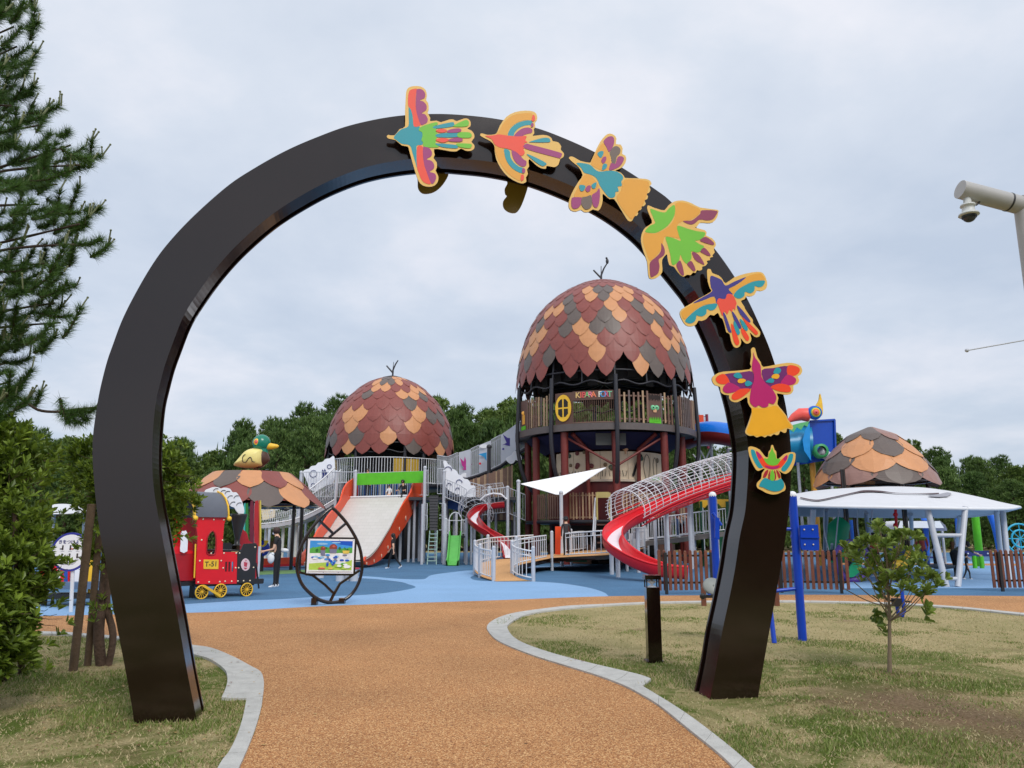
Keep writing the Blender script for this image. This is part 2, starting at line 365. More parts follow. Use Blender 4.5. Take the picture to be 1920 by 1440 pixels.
def granule_mat(name, cs, sc, big=0.08, bump=0.5, rough=0.85):
    m = bpy.data.materials.new(name); m.use_nodes = True; t = m.node_tree; b = t.nodes['Principled BSDF']; b.inputs['Roughness'].default_value = rough
    b.inputs['Specular IOR Level'].default_value = 0.3
    c = t.nodes.new('ShaderNodeTexCoord'); vo = t.nodes.new('ShaderNodeTexVoronoi'); vo.inputs['Scale'].default_value = sc; t.links.new(c.outputs['Object'], vo.inputs['Vector'])
    sx = t.nodes.new('ShaderNodeSeparateColor'); t.links.new(vo.outputs['Color'], sx.inputs[0])
    rp = ramp(t, sx.outputs[0], [(i / (len(cs) - 1), k) for i, k in enumerate(cs)])
    n = t.nodes.new('ShaderNodeTexNoise'); n.inputs['Scale'].default_value = 0.6; n.inputs['Detail'].default_value = 6; t.links.new(c.outputs['Object'], n.inputs['Vector'])
    mr = t.nodes.new('ShaderNodeMapRange'); t.links.new(n.outputs['Fac'], mr.inputs[0]); mr.inputs[1].default_value = 0.3; mr.inputs[2].default_value = 0.7
    mr.inputs[3].default_value = 1 - big; mr.inputs[4].default_value = 1 + big
    mu = t.nodes.new('ShaderNodeVectorMath'); mu.operation = 'SCALE'; t.links.new(rp.outputs[0], mu.inputs[0]); t.links.new(mr.outputs[0], mu.inputs['Scale'])
    t.links.new(mu.outputs[0], b.inputs['Base Color'])
    bp = t.nodes.new('ShaderNodeBump'); bp.inputs['Strength'].default_value = bump; bp.inputs['Distance'].default_value = 0.004
    t.links.new(vo.outputs['Distance'], bp.inputs['Height']); t.links.new(bp.outputs[0], b.inputs['Normal'])
    return m
m_turf = grass_mat()
m_orange = granule_mat('orange_resin_gravel', [srgb(112, 70, 44), srgb(158, 107, 65), srgb(178, 123, 76), srgb(190, 138, 88), srgb(230, 190, 136)], 125, 0.13)
m_blue = granule_mat('blue_rubber', [srgb(60, 98, 132), srgb(72, 112, 146), srgb(86, 126, 160)], 90, 0.12, 0.2)
m_lblue = granule_mat('light_blue_rubber', [srgb(118, 156, 194), srgb(130, 168, 206), srgb(146, 180, 216)], 90, 0.06, 0.2)
m_grubber = granule_mat('green_rubber', [srgb(110, 150, 96), srgb(130, 170, 110)], 90)
m_yrubber = granule_mat('yellow_rubber', [srgb(210, 200, 120), srgb(232, 222, 150)], 90)
m_conc = mat('kerb_concrete', srgb(184, 183, 178), 0.85, var=0.14, scale=6, bump=0.5, bscale=60)
big = [V((-900, -60, 0)), V((900, -60, 0)), V((900, 1600, 0)), V((-900, 1600, 0))]
# the lawn: fine mesh near the camera so that it can roll a little, one sheet out to the horizon
mb = MB(); xs = [-900, -300, -120, -60, -40] + [-30 + i for i in range(61)] + [40, 60, 120, 300, 900]; ys = [-60, -30, -15] + [-8 + i for i in range(40)] + [36, 45, 60, 90, 150, 300, 700, 1600]
mb.grid([[V((x, y, 0)) for x in xs] for y in ys], sm=False)
lawn = struct(mb.build('lawn', m_turf))
Gp = lambda l: [G(x, y) for x, y in l]
kL_out = Gp([(-260, 1184), (-60, 1186), (60, 1187), (130, 1189), (250, 1199), (310, 1206), (360, 1213), (397, 1219), (438, 1236), (469, 1253), (488, 1264), (494, 1280), (494, 1299), (490, 1330), (480, 1367), (466, 1405), (451, 1440), (415, 1520), (330, 1700), (100, 2100)])
kR_out = Gp([(2300, 1186), (2100, 1168), (1920, 1152), (1860, 1146), (1800, 1140), (1700, 1133.5), (1600, 1130), (1480, 1128), (1340, 1128.5), (1214, 1131), (1131, 1135), (1068, 1138), (1016, 1144), (968, 1151), (939, 1159), (920, 1169), (913, 1178), (915, 1186), (927, 1200), (950, 1213), (1000, 1233), (1060, 1252), (1120, 1271), (1165, 1288), (1200, 1306), (1237, 1329), (1294, 1376), (1331, 1406), (1369, 1440), (1440, 1520), (1600, 1700), (1900, 2100)])
def smooth2(pts, n=5): return catmull(pts, n)
kLo, kRo = smooth2(kL_out), smooth2(kR_out)
upper = Gp([(-260, 1167), (100, 1156), (360, 1150), (460, 1146), (620, 1137), (900, 1127.5), (1100, 1120), (1200, 1118), (1340, 1117), (1500, 1116), (1700, 1117), (1920, 1118.5), (2300, 1122)])
up = smooth2(upper)
path_pts = kLo[::-1][:] + up + kRo
struct(sheet('path', path_pts, m_orange, 0.012))
# blue rubber ground beyond the path
blue_pts = [p for p in up] + [V((60, 22, 0)), V((60, 62, 0)), V((-50, 62, 0)), V((-45, 17, 0))]
struct(sheet('rubber_ground', blue_pts, m_blue, 0.008))
lb = smooth2(Gp([(-260, 1150), (60, 1139), (200, 1137), (342, 1134), (360, 1133), (460, 1127), (516, 1125), (600, 1120), (688, 1116), (735, 1111), (770, 1105), (779, 1101), (765, 1096), (751, 1092), (710, 1087), (672, 1084.5), (660, 1082), (690, 1081.5), (748, 1086), (790, 1087), (800, 1084), (806, 1080), (823, 1076.5), (860, 1072), (881, 1070), (905, 1072), (892, 1078), (882, 1084), (895, 1089), (930, 1090.5), (985, 1090.5), (1047, 1094), (1100, 1102), (1131, 1111), (1141, 1119)]), 4)
low = [p for p in up if p.x < lb[-1].x]
struct(sheet('pale_blue_rubber', lb + low[::-1], m_lblue, 0.0125))
struct(sheet('pale_blue_rubber', Gp([(1580, 1104), (1920, 1104), (2300, 1108), (2200, 1062), (1920, 1052), (1600, 1056)]), m_lblue, 0.0125))
struct(sheet('pale_blue_rubber', smooth2(Gp([(960, 1067), (1000, 1063), (1060, 1061), (1100, 1063), (1040, 1066)]), 4), m_lblue, 0.0125))
struct(sheet('yellow_rubber', Gp([(470, 1063), (600, 1060), (620, 1056), (470, 1058)]), m_yrubber, 0.0125))
struct(sheet('green_rubber', Gp([(470, 1079), (600, 1074), (610, 1068), (470, 1071)]), m_grubber, 0.0125))
# kerbs: bands with joints; gutters where they widen
def band(name, outer, inner, z0, z1, dish=0.0, joint=0.6):
    n = max(12, int(sum((b - a).length for a, b in zip(outer, outer[1:])) / 0.12)); A, B = resample(outer, n), resample(inner, n); rows = []
    for i in range(n):
        r_ = []
        for k in range(9):
            t_ = k / 8; p = A[i].lerp(B[i], t_); q = z1 - dish * (1 - (2 * t_ - 1) ** 2) if 0 < k < 8 else z1
            r_.append(V((p.x, p.y, q)))
        rows.append([V((A[i].x, A[i].y, 0))] + r_ + [V((B[i].x, B[i].y, 0))])
    mb = MB(); acc = 0; last = 0; L_ = 0
    step = max(2, int(joint / 0.12))
    for s0 in range(0, n - 1, step):
        seg = rows[s0:min(n, s0 + step + 1)]
        if len(seg) < 2: break
        seg = [list(r_) for r_ in seg]
        if len(seg) > 2:  # a joint gap of about 6 mm between kerb stones
            for k in range(len(seg[0])):
                d = (seg[1][k] - seg[0][k]); d2 = (seg[-2][k] - seg[-1][k])
                if d.length > 0: seg[0][k] = seg[0][k] + d.normalized() * 0.004
                if d2.length > 0: seg[-1][k] = seg[-1][k] + d2.normalized() * 0.004
        mb.grid(seg, sm=False)
        mb.add(seg[0], [tuple(range(len(seg[0])))]); mb.add(seg[-1], [tuple(range(len(seg[0])))[::-1]])
    return mb.build(name, m_conc)
# left: narrow kerb far, dished gutter, narrow kerb near
kLi = smooth2(Gp([(-260, 1188), (-60, 1190), (60, 1191.5), (130, 1193.5), (250, 1204), (310, 1212)]))
struct(band('kerb', smooth2(Gp([(-260, 1184), (-60, 1186), (60, 1187), (130, 1189), (250, 1199), (310, 1206)])), kLi, 0, 0.03))
struct(band('gutter', smooth2(Gp([(310, 1206), (360, 1213), (397, 1219), (438, 1236), (469, 1253), (488, 1264), (494, 1280), (494, 1299), (492, 1312)])), smooth2(Gp([(310, 1212), (360, 1230), (391, 1239), (419, 1258), (426, 1274), (424, 1292), (415, 1314)])), 0, 0.03, 0.012))
struct(band('kerb', smooth2(Gp([(492, 1312.5), (490, 1330), (480, 1367), (466, 1405), (451, 1440), (415, 1520), (330, 1700), (100, 2100)])), smooth2(Gp([(462, 1314.5), (459, 1332), (454, 1355), (444, 1386), (429, 1417), (412, 1440), (372, 1520), (280, 1700), (40, 2100)])), 0, 0.03))
struct(band('kerb', smooth2(Gp([(2300, 1186), (2100, 1168), (1920, 1152), (1860, 1146), (1800, 1140), (1700, 1133.5), (1600, 1130), (1480, 1128), (1340, 1128.5), (1214, 1131), (1131, 1135)])), smooth2(Gp([(2300, 1190), (2100, 1172), (1920, 1155.5), (1860, 1149), (1800, 1143), (1700, 1136), (1600, 1132.5), (1480, 1130.5), (1340, 1131), (1214, 1133.5), (1131, 1138)])), 0, 0.03))
struct(band('gutter', smooth2(Gp([(1131, 1135), (1068, 1138), (1016, 1144), (968, 1151), (939, 1159), (920, 1169), (913, 1178), (915, 1186), (927, 1200), (950, 1213), (1000, 1233), (1060, 1252), (1120, 1271), (1165, 1288), (1190, 1300)])), smooth2(Gp([(1131, 1138), (1068, 1143), (1018, 1149), (985, 1156), (964, 1166), (952, 1175), (953, 1185), (964, 1199), (990, 1213), (1040, 1230), (1100, 1246), (1150, 1258), (1200, 1270), (1221, 1278)])), 0, 0.03, 0.012))
struct(band('kerb', smooth2(Gp([(1190, 1300.5), (1200, 1306), (1237, 1329), (1294, 1376), (1331, 1406), (1369, 1440), (1440, 1520), (1600, 1700), (1900, 2100)])), smooth2(Gp([(1192, 1285), (1200, 1289), (1249, 1319), (1294, 1349), (1350, 1392), (1406, 1440), (1480, 1510), (1660, 1690), (1990, 2100)])), 0, 0.03))
# grass blades near the camera: one piece of stuff
def inside(p, poly):
    c = False; j = len(poly) - 1
    for i in range(len(poly)):
        a, b = poly[i], poly[j]
        if (a.y > p.y) != (b.y > p.y) and p.x < (b.x - a.x) * (p.y - a.y) / (b.y - a.y) + a.x: c = not c
        j = i
    return c
gut_r = Gp([(1190, 1300), (1120, 1271), (1060, 1252), (1000, 1233), (927, 1200), (913, 1178), (1131, 1133), (1214, 1131), (1214, 1135), (1131, 1139), (1000, 1154), (952, 1175), (964, 1199), (1040, 1230), (1150, 1258), (1221, 1279), (1192, 1286)])
gut_l = Gp([(310, 1204), (438, 1236), (494, 1280), (494, 1314), (414, 1315), (427, 1274), (391, 1239), (310, 1213)])
kn_l = Gp([(492, 1312), (466, 1405), (451, 1440), (330, 1700), (270, 1700), (412, 1440), (454, 1355), (461, 1313)])
kn_r = Gp([(1190, 1300), (1369, 1440), (1600, 1700), (1665, 1690), (1406, 1440), (1249, 1317), (1192, 1284)])
TRK0 = G(1720, 1318); TRKD = G(2050, 1400) - TRK0; TRKL = TRKD.length; TRKD.normalize()
mb = MB(); rnd = random.Random(3); cnt = 0; vs_, fs_, mi_ = [], [], []
while cnt < 165000:
    y = 3.6 + 13.5 * rnd.random() ** 1.7; x = (rnd.random() * 2 - 1) * (y * 0.72 + 0.5); p = V((x, y, 0))
    if inside(p, path_pts) or inside(p, gut_r) or inside(p, gut_l) or inside(p, kn_l) or inside(p, kn_r) or (y > 13.5 and inside(p, blue_pts)): continue
    dd_ = p - TRK0; tt_ = max(0, min(TRKL, dd_.dot(TRKD))); dk_ = (dd_ - TRKD * tt_).length
    if dk_ < .9 and rnd.random() < .8 - dk_ * .5: continue
    g_ = -.22 * max(0, min(1, (y - 9.6) / 1.2)) * (x > 0) + noise.noise(V((x * 0.75, y * 0.75, 3.1))) + 0.4 * noise.noise(V((x * 3, y * 3, 0)))
    if g_ < -0.05 and rnd.random() < 0.72: continue
    hh = (0.012 + 0.026 * rnd.random() ** 1.5) * (1.25 if g_ > 0.1 else 0.7); a = rnd.random() * 6.283; w = 0.0035 + 0.0012 * y / 6
    dx_, dy_ = math.cos(a) * w, math.sin(a) * w; lx, ly = (rnd.random() - .5) * 0.05, (rnd.random() - .5) * 0.05; o = len(vs_)
    vs_ += [(x - dx_, y - dy_, 0), (x + dx_, y + dy_, 0), (x + lx, y + ly, hh)]; fs_.append((o, o + 1, o + 2)); mi_.append(0 if (g_ > 0.02 and rnd.random() < 0.75) or rnd.random() < 0.25 else 1); cnt += 1
mb.v = [V(q) for q in vs_]; mb.f = fs_; mb.mi = mi_; mb.sm = [False] * len(fs_)
gb = mb.build('grass', [leafmat('green_blades', srgb(88, 108, 44), srgb(142, 156, 82), sc=1.2), leafmat('straw_blades', srgb(156, 140, 98), srgb(208, 192, 150), sc=1.2)])
tag(gb, 'short patchy turf, green and straw blades on the lawns', 'grass', kind='stuff')
# ================================================================ arch
AL, AR = V((-2.80, 6.57, 0)), V((2.05, 7.48, 0))
ax = (AR - AL).normalized(); an = V((ax.y, -ax.x, 0))     # an points to the camera side
def PA(px, py, d=0.0):
    """point of the photo on the arch plane moved d metres towards the viewer's side"""
    r_ = ray(px, py); q = AL + an * d; t = (q - V((0, 0, CAM_H))).dot(an) / r_.dot(an)
    return V((0, 0, CAM_H)) + r_ * t
arch = thing('arch_gate', (AL + AR) / 2, 'tall glossy dark brown arch with flying birds along its right side over the path', 'arch')
outer = [(249, 1375), (251, 1355), (248, 1330), (238.5, 1275), (227, 1214), (214, 1147), (201, 1075), (196, 1040), (187.5, 1000), (181, 950), (176, 898), (173.5, 856), (174.5, 815), (181, 767), (188, 728), (200, 680), (211, 648), (229, 600), (254, 550), (285, 497), (316, 455), (363, 405), (425, 350), (472.5, 318), (535, 283), (597, 256), (660, 234), (740, 218), (818, 213.5), (883, 217), (943, 225), (1006, 240), (1060, 260), (1115, 285), (1156, 308), (1196, 333), (1240, 363), (1258, 378), (1300, 420), (1342, 469), (1376, 517), (1402, 562), (1421, 602), (1439, 643), (1453, 683), (1469, 740), (1477, 783), (1481.5, 822), (1483.5, 860), (1483, 900), (1480, 948), (1471, 1022), (1454, 1120), (1436, 1221), (1422, 1304), (1419, 1325)]
inner = [(374, 1378), (370.6, 1358), (351.7, 1263), (335, 1168), (321, 1095), (303, 1000), (291, 935), (286, 887), (285.5, 840), (288.5, 788), (293, 750), (300, 720), (310, 682), (323, 646), (344, 593), (372.5, 547), (410, 497), (454, 450), (513, 400), (575, 361), (629, 334), (691, 312), (760, 299), (823, 295), (870, 298), (930, 305), (1000, 321), (1078, 351), (1146, 386), (1205, 430), (1250, 480), (1287, 525), (1307, 552), (1330, 595), (1352, 645), (1372, 700), (1388, 755), (1398, 805), (1403, 840), (1403, 875), (1401, 915), (1397, 960), (1387, 1007), (1378, 1068), (1366, 1129), (1353, 1190), (1343, 1252), (1330, 1316), (1326, 1338)]
NS = 300
O_ = resample(catmull([PA(*q) for q in outer], 6), NS); I_ = resample(catmull([PA(*q) for q in inner], 6), NS)
# section: (side, inset, depth) walked round; side 0 = outer edge, 1 = inner edge
sec = [(0, 0, 0), (0, 0, .014), (0, .014, .016), (0, .014, .27), (0, .05, .272), (0, .05, .35), (0, .014, .352), (0, .014, .38), (1, .014, .38), (1, .014, .352), (1, .05, .35), (1, .05, .272), (1, .014, .27), (1, .014, .016), (1, 0, .014), (1, 0, 0)]
rows = []
for o_, i_ in zip(O_, I_):
    e = (i_ - o_).normalized(); rows.append([(o_ + e * ins if sd_ == 0 else i_ - e * ins) - an * dp for sd_, ins, dp in sec])
mb = MB(); k = len(sec); 
mb.grid([r_[:] for r_ in rows], sm=False, closed=True)
mb.add(rows[0], [tuple(range(k))]); mb.add(rows[-1], [tuple(range(k))[::-1]])
mb.build('beam', m_dark, arch)
for i in (138, 166):      # butt joints of the steel plates, barely raised
    o_, i_ = O_[i], I_[i]; e = (i_ - o_).normalized(); w_ = (O_[i + 1] - O_[i - 1]).normalized() * .0022; q = [o_ + an * .0008, i_ + an * .0008]
    mb = MB(); mb.add([q[0] - w_, q[0] + w_, q[1] + w_, q[1] - w_], [(0, 1, 2, 3), (3, 2, 1, 0)]); j = [i_ + e * .0, i_ - an * .38]; mb.build('plate_joint', m_black, arch)
cA = lambda l: [(700 + x / 5.0526, 140 + y / 5.0526) for x, y in l]
cB = lambda l: [(1050 + x / 6, 240 + y / 6) for x, y in l]
cC = lambda l: [(1180 + x / 6, 360 + y / 6) for x, y in l]
cD = lambda l: [(1260 + x / 6.857, 480 + y / 6.857) for x, y in l]
cE = lambda l: [(1320 + x / 9.6, 640 + y / 9.6) for x, y in l]
cF = lambda l: [(1380 + x / 7.2, 750 + y / 7.2) for x, y in l]
bc = {'border': srgb(232, 186, 98), 'gold': srgb(230, 162, 52), 'yellow': srgb(240, 172, 20), 'teal': srgb(22, 150, 166), 'green': srgb(112, 192, 48), 'red': srgb(240, 78, 56), 'purple': srgb(158, 52, 118),
      'violet': srgb(110, 24, 104), 'maroon': srgb(140, 52, 88), 'grey': srgb(110, 94, 86), 'navy': srgb(58, 48, 134), 'orange': srgb(244, 66, 20), 'magenta': srgb(186, 8, 104), 'crimson': srgb(168, 24, 40)}
bnames = list(bc); bm_ = [mat('bird_' + n_, tuple(min(.95, x * 1.03) for x in bc[n_][:3]), 0.5, var=0.04) for n_ in bnames] + [m_black]
def bird(outline, shapes, label, d=0.085, sm_=2):
    mb = MB(); D = lambda l, dd: [PA(x, y, dd) for x, y in l]
    mb.poly(catmull(D(outline, d), sm_, True), -an * 0.012, mi=0, mside=len(bnames))
    for i, (c_, l) in enumerate(shapes): mb.poly(catmull(D(l, d + 0.0016 + 0.0004 * i), 3, True), mi=bnames.index(c_))
    cx = sum(q[0] for q in outline) / len(outline); cy = sum(q[1] for q in outline) / len(outline)
    for k_ in (-1, 1):
        c = PA(cx + 9 * k_, cy + 5, 0.0); mb.cyl(c, c + an * (d - 0.012), 0.022, n=8, mi=len(bnames))
    o = mb.build('bird_panel', bm_, arch); o['label'] = label; return o
bird(cA([(128, 590), (140, 570), (200, 575), (250, 515), (300, 490), (300, 350), (305, 260), (310, 170), (330, 125), (380, 108), (450, 112), (495, 145), (508, 200), (500, 240), (520, 270), (525, 330), (515, 360), (540, 410), (538, 440), (600, 435), (640, 450), (720, 425), (760, 425), (790, 440), (860, 415), (900, 420), (922, 450), (918, 490), (890, 510), (930, 530), (955, 565), (955, 600), (930, 635), (955, 665), (955, 700), (920, 722), (870, 718), (830, 700), (790, 725), (730, 725), (650, 710), (575, 705), (582, 760), (570, 790), (600, 830), (602, 880), (590, 910), (615, 960), (612, 1010), (580, 1050), (530, 1062), (470, 1050), (430, 1010), (400, 930), (370, 830), (340, 720), (325, 680), (270, 670), (210, 620), (150, 608)]),
 [('teal', cA([(195, 590), (260, 520), (330, 490), (335, 400), (335, 300), (350, 320), (370, 380), (385, 490), (440, 490), (430, 530), (460, 545), (465, 580), (455, 620), (470, 640), (460, 665), (410, 675), (415, 760), (415, 880), (395, 820), (370, 740), (345, 670), (270, 655), (220, 620)])),
  ('red', cA([(330, 290), (330, 200), (345, 150), (380, 135), (415, 135), (405, 180), (400, 260), (405, 330), (425, 410), (450, 475), (385, 490), (375, 400), (355, 330)])),
  ('purple', cA([(415, 137), (460, 140), (490, 175), (485, 220), (440, 243), (475, 255), (503, 290), (500, 335), (458, 365), (490, 375), (515, 415), (510, 450), (480, 470), (450, 473), (425, 410), (405, 330), (402, 250), (407, 180)])),
  ('red', cA([(415, 685), (470, 685), (470, 760), (480, 840), (505, 920), (545, 1030), (500, 1030), (460, 1000), (430, 930), (413, 860)])),
  ('purple', cA([(472, 688), (520, 690), (552, 725), (550, 770), (505, 800), (550, 815), (575, 850), (572, 890), (533, 920), (580, 935), (595, 970), (580, 1015), (548, 1030), (505, 920), (478, 830)])),
  ('green', cA([(455, 492), (590, 450), (610, 470), (575, 492), (600, 520), (590, 540), (610, 560), (600, 600), (590, 640), (600, 660), (620, 685), (560, 690), (480, 680), (470, 640), (455, 620), (465, 580), (460, 545), (430, 525)])),
  ('teal', cA([(570, 490), (740, 450), (765, 465), (755, 490), (600, 510)])), ('teal', cA([(610, 560), (800, 550), (800, 590), (610, 592)])), ('teal', cA([(590, 650), (780, 665), (800, 680), (785, 698), (650, 685)])),
  ('green', cA([(765, 478), (870, 430), (900, 440), (905, 465), (880, 490), (770, 492)])), ('green', cA([(805, 550), (900, 545), (930, 565), (930, 585), (905, 598), (805, 592)])), ('green', cA([(790, 652), (920, 655), (930, 680), (905, 697), (810, 682)])),
  ('red', cA([(590, 530), (640, 512), (690, 520), (695, 535), (650, 550)])), ('red', cA([(590, 617), (640, 600), (700, 605), (715, 620), (680, 640), (640, 640)])),
  ('purple', cA([(697, 535), (740, 515), (810, 508), (835, 525), (810, 545), (720, 550)])), ('purple', cA([(717, 612), (790, 595), (840, 605), (845, 625), (810, 635), (722, 630)]))],
 'teal and green bird cut-out with red and purple wings, at the crown of the arch')
bird(cA([(1012, 575), (1025, 555), (1080, 570), (1150, 565), (1175, 540), (1200, 480), (1260, 400), (1340, 355), (1440, 340), (1520, 350), (1550, 385), (1550, 430), (1530, 455), (1535, 490), (1520, 520), (1525, 555), (1510, 580), (1600, 570), (1660, 580), (1690, 605), (1700, 630), (1750, 640), (1780, 680), (1775, 710), (1805, 745), (1800, 780), (1770, 800), (1755, 850), (1720, 875), (1680, 870), (1640, 865), (1635, 890), (1590, 885), (1540, 855), (1480, 800), (1470, 830), (1475, 870), (1455, 900), (1465, 940), (1445, 975), (1450, 1010), (1420, 1030), (1370, 1020), (1280, 970), (1210, 890), (1165, 800), (1150, 720), (1145, 670), (1110, 630), (1050, 600)]),
 [('gold', cA([(1165, 572), (1200, 520), (1240, 450), (1320, 385), (1430, 365), (1505, 370), (1500, 432), (1440, 430), (1360, 455), (1290, 510), (1262, 572)])), ('gold', cA([(1152, 675), (1235, 705), (1245, 780), (1290, 870), (1370, 930), (1400, 935), (1392, 1000), (1370, 1000), (1290, 950), (1220, 870), (1170, 770)])),
  ('teal', cA([(1275, 572), (1300, 510), (1360, 460), (1440, 435), (1495, 435), (1510, 460), (1495, 475), (1440, 480), (1380, 505), (1340, 545), (1325, 582)])), ('purple', cA([(1335, 583), (1360, 545), (1410, 510), (1470, 500), (1505, 520), (1500, 550), (1460, 560), (1430, 570), (1400, 585)])),
  ('teal', cA([(1240, 705), (1290, 720), (1300, 780), (1330, 830), (1380, 870), (1420, 885), (1410, 930), (1370, 920), (1310, 880), (1265, 820), (1245, 760)])), ('purple', cA([(1310, 715), (1350, 730), (1390, 765), (1420, 800), (1450, 820), (1445, 860), (1410, 870), (1360, 840), (1325, 790)])),
  ('red', cA([(1060, 580), (1130, 575), (1190, 565), (1260, 575), (1370, 585), (1450, 580), (1440, 620), (1460, 640), (1430, 650), (1445, 690), (1420, 700), (1435, 740), (1400, 770), (1350, 730), (1270, 700), (1200, 690), (1150, 660), (1120, 610)])),
  ('purple', cA([(1445, 655), (1500, 665), (1760, 735), (1785, 760), (1770, 785), (1740, 785), (1440, 700)])), ('teal', cA([(1480, 635), (1600, 600), (1660, 600), (1675, 620), (1660, 640), (1500, 640)])), ('teal', cA([(1455, 750), (1530, 780), (1635, 835), (1630, 855), (1600, 865), (1540, 830), (1470, 770)])),
  ('red', cA([(1512, 380), (1530, 395), (1530, 430), (1500, 440)])), ('red', cA([(1400, 950), (1425, 950), (1425, 990), (1400, 1005)])), ('purple', cA([(1498, 458), (1518, 465), (1515, 490), (1495, 495)])), ('purple', cA([(1412, 888), (1436, 892), (1436, 925), (1412, 930)]))],
 'red bird cut-out with round gold, teal and purple wings and a fan tail')
bird(cB([(100, 340), (120, 320), (160, 330), (230, 370), (330, 390), (350, 370), (400, 260), (450, 160), (510, 85), (560, 62), (610, 80), (635, 120), (630, 180), (680, 185), (705, 230), (700, 290), (735, 310), (745, 360), (720, 420), (670, 460), (620, 480), (680, 500), (720, 540), (735, 562), (850, 565), (960, 572), (1010, 590), (1030, 630), (1005, 660), (1018, 690), (1000, 730), (965, 740), (990, 765), (980, 800), (950, 815), (965, 850), (940, 880), (905, 880), (920, 900), (900, 925), (865, 925), (880, 960), (860, 990), (820, 990), (825, 1020), (800, 1050), (765, 1040), (730, 990), (670, 890), (610, 800), (560, 800), (520, 770), (480, 740), (480, 810), (465, 880), (430, 930), (370, 915), (320, 945), (270, 945), (235, 920), (180, 940), (120, 925), (95, 870), (110, 790), (150, 700), (210, 600), (255, 530), (210, 440), (150, 390)]),
 [('gold', cB([(350, 400), (410, 270), (480, 170), (520, 230), (560, 320), (570, 390), (550, 470), (480, 480), (410, 450)])), ('gold', cB([(265, 540), (330, 522), (390, 580), (430, 640), (430, 680), (380, 740), (300, 770), (160, 775), (200, 670)])),
  ('gold', cB([(730, 580), (950, 590), (1000, 620), (990, 700), (940, 850), (860, 960), (790, 1020), (640, 800), (690, 700)])),
  ('teal', cB([(185, 395), (260, 395), (340, 415), (400, 470), (450, 490), (560, 480), (640, 490), (700, 530), (710, 570), (690, 600), (695, 650), (650, 660), (660, 710), (625, 720), (620, 765), (590, 785), (545, 775), (500, 720), (450, 650), (420, 580), (380, 540), (330, 520), (270, 500), (240, 450)])),
  ('purple', cB([(490, 150), (540, 100), (590, 95), (610, 130), (600, 200), (570, 250), (550, 270), (520, 210)])), ('grey', cB([(560, 275), (600, 215), (645, 205), (680, 240), (670, 290), (640, 320), (620, 400), (585, 390), (575, 330)])), ('purple', cB([(590, 395), (625, 400), (650, 325), (700, 320), (720, 350), (690, 410), (640, 450), (555, 475), (570, 400)])),
  ('teal', cB([(420, 290), (455, 260), (490, 265), (480, 310), (455, 335)])), ('purple', cB([(465, 365), (490, 325), (520, 325), (515, 370), (485, 400)])), ('teal', cB([(475, 475), (480, 420), (500, 400), (530, 410), (520, 450)])),
  ('purple', cB([(130, 800), (150, 780), (245, 785), (240, 850), (200, 900), (150, 905), (128, 870)])), ('grey', cB([(248, 785), (300, 770), (350, 760), (360, 850), (340, 900), (290, 915), (260, 890), (240, 850)])), ('purple', cB([(360, 755), (410, 720), (440, 675), (450, 740), (440, 840), (415, 895), (380, 880), (365, 840)])),
  ('teal', cB([(215, 660), (230, 640), (285, 650), (270, 700), (235, 710)])), ('purple', cB([(285, 690), (310, 650), (345, 650), (340, 700), (310, 720)])), ('teal', cB([(355, 640), (410, 610), (400, 670), (370, 680)]))],
 'teal bodied bird cut-out with a plain golden scalloped tail')
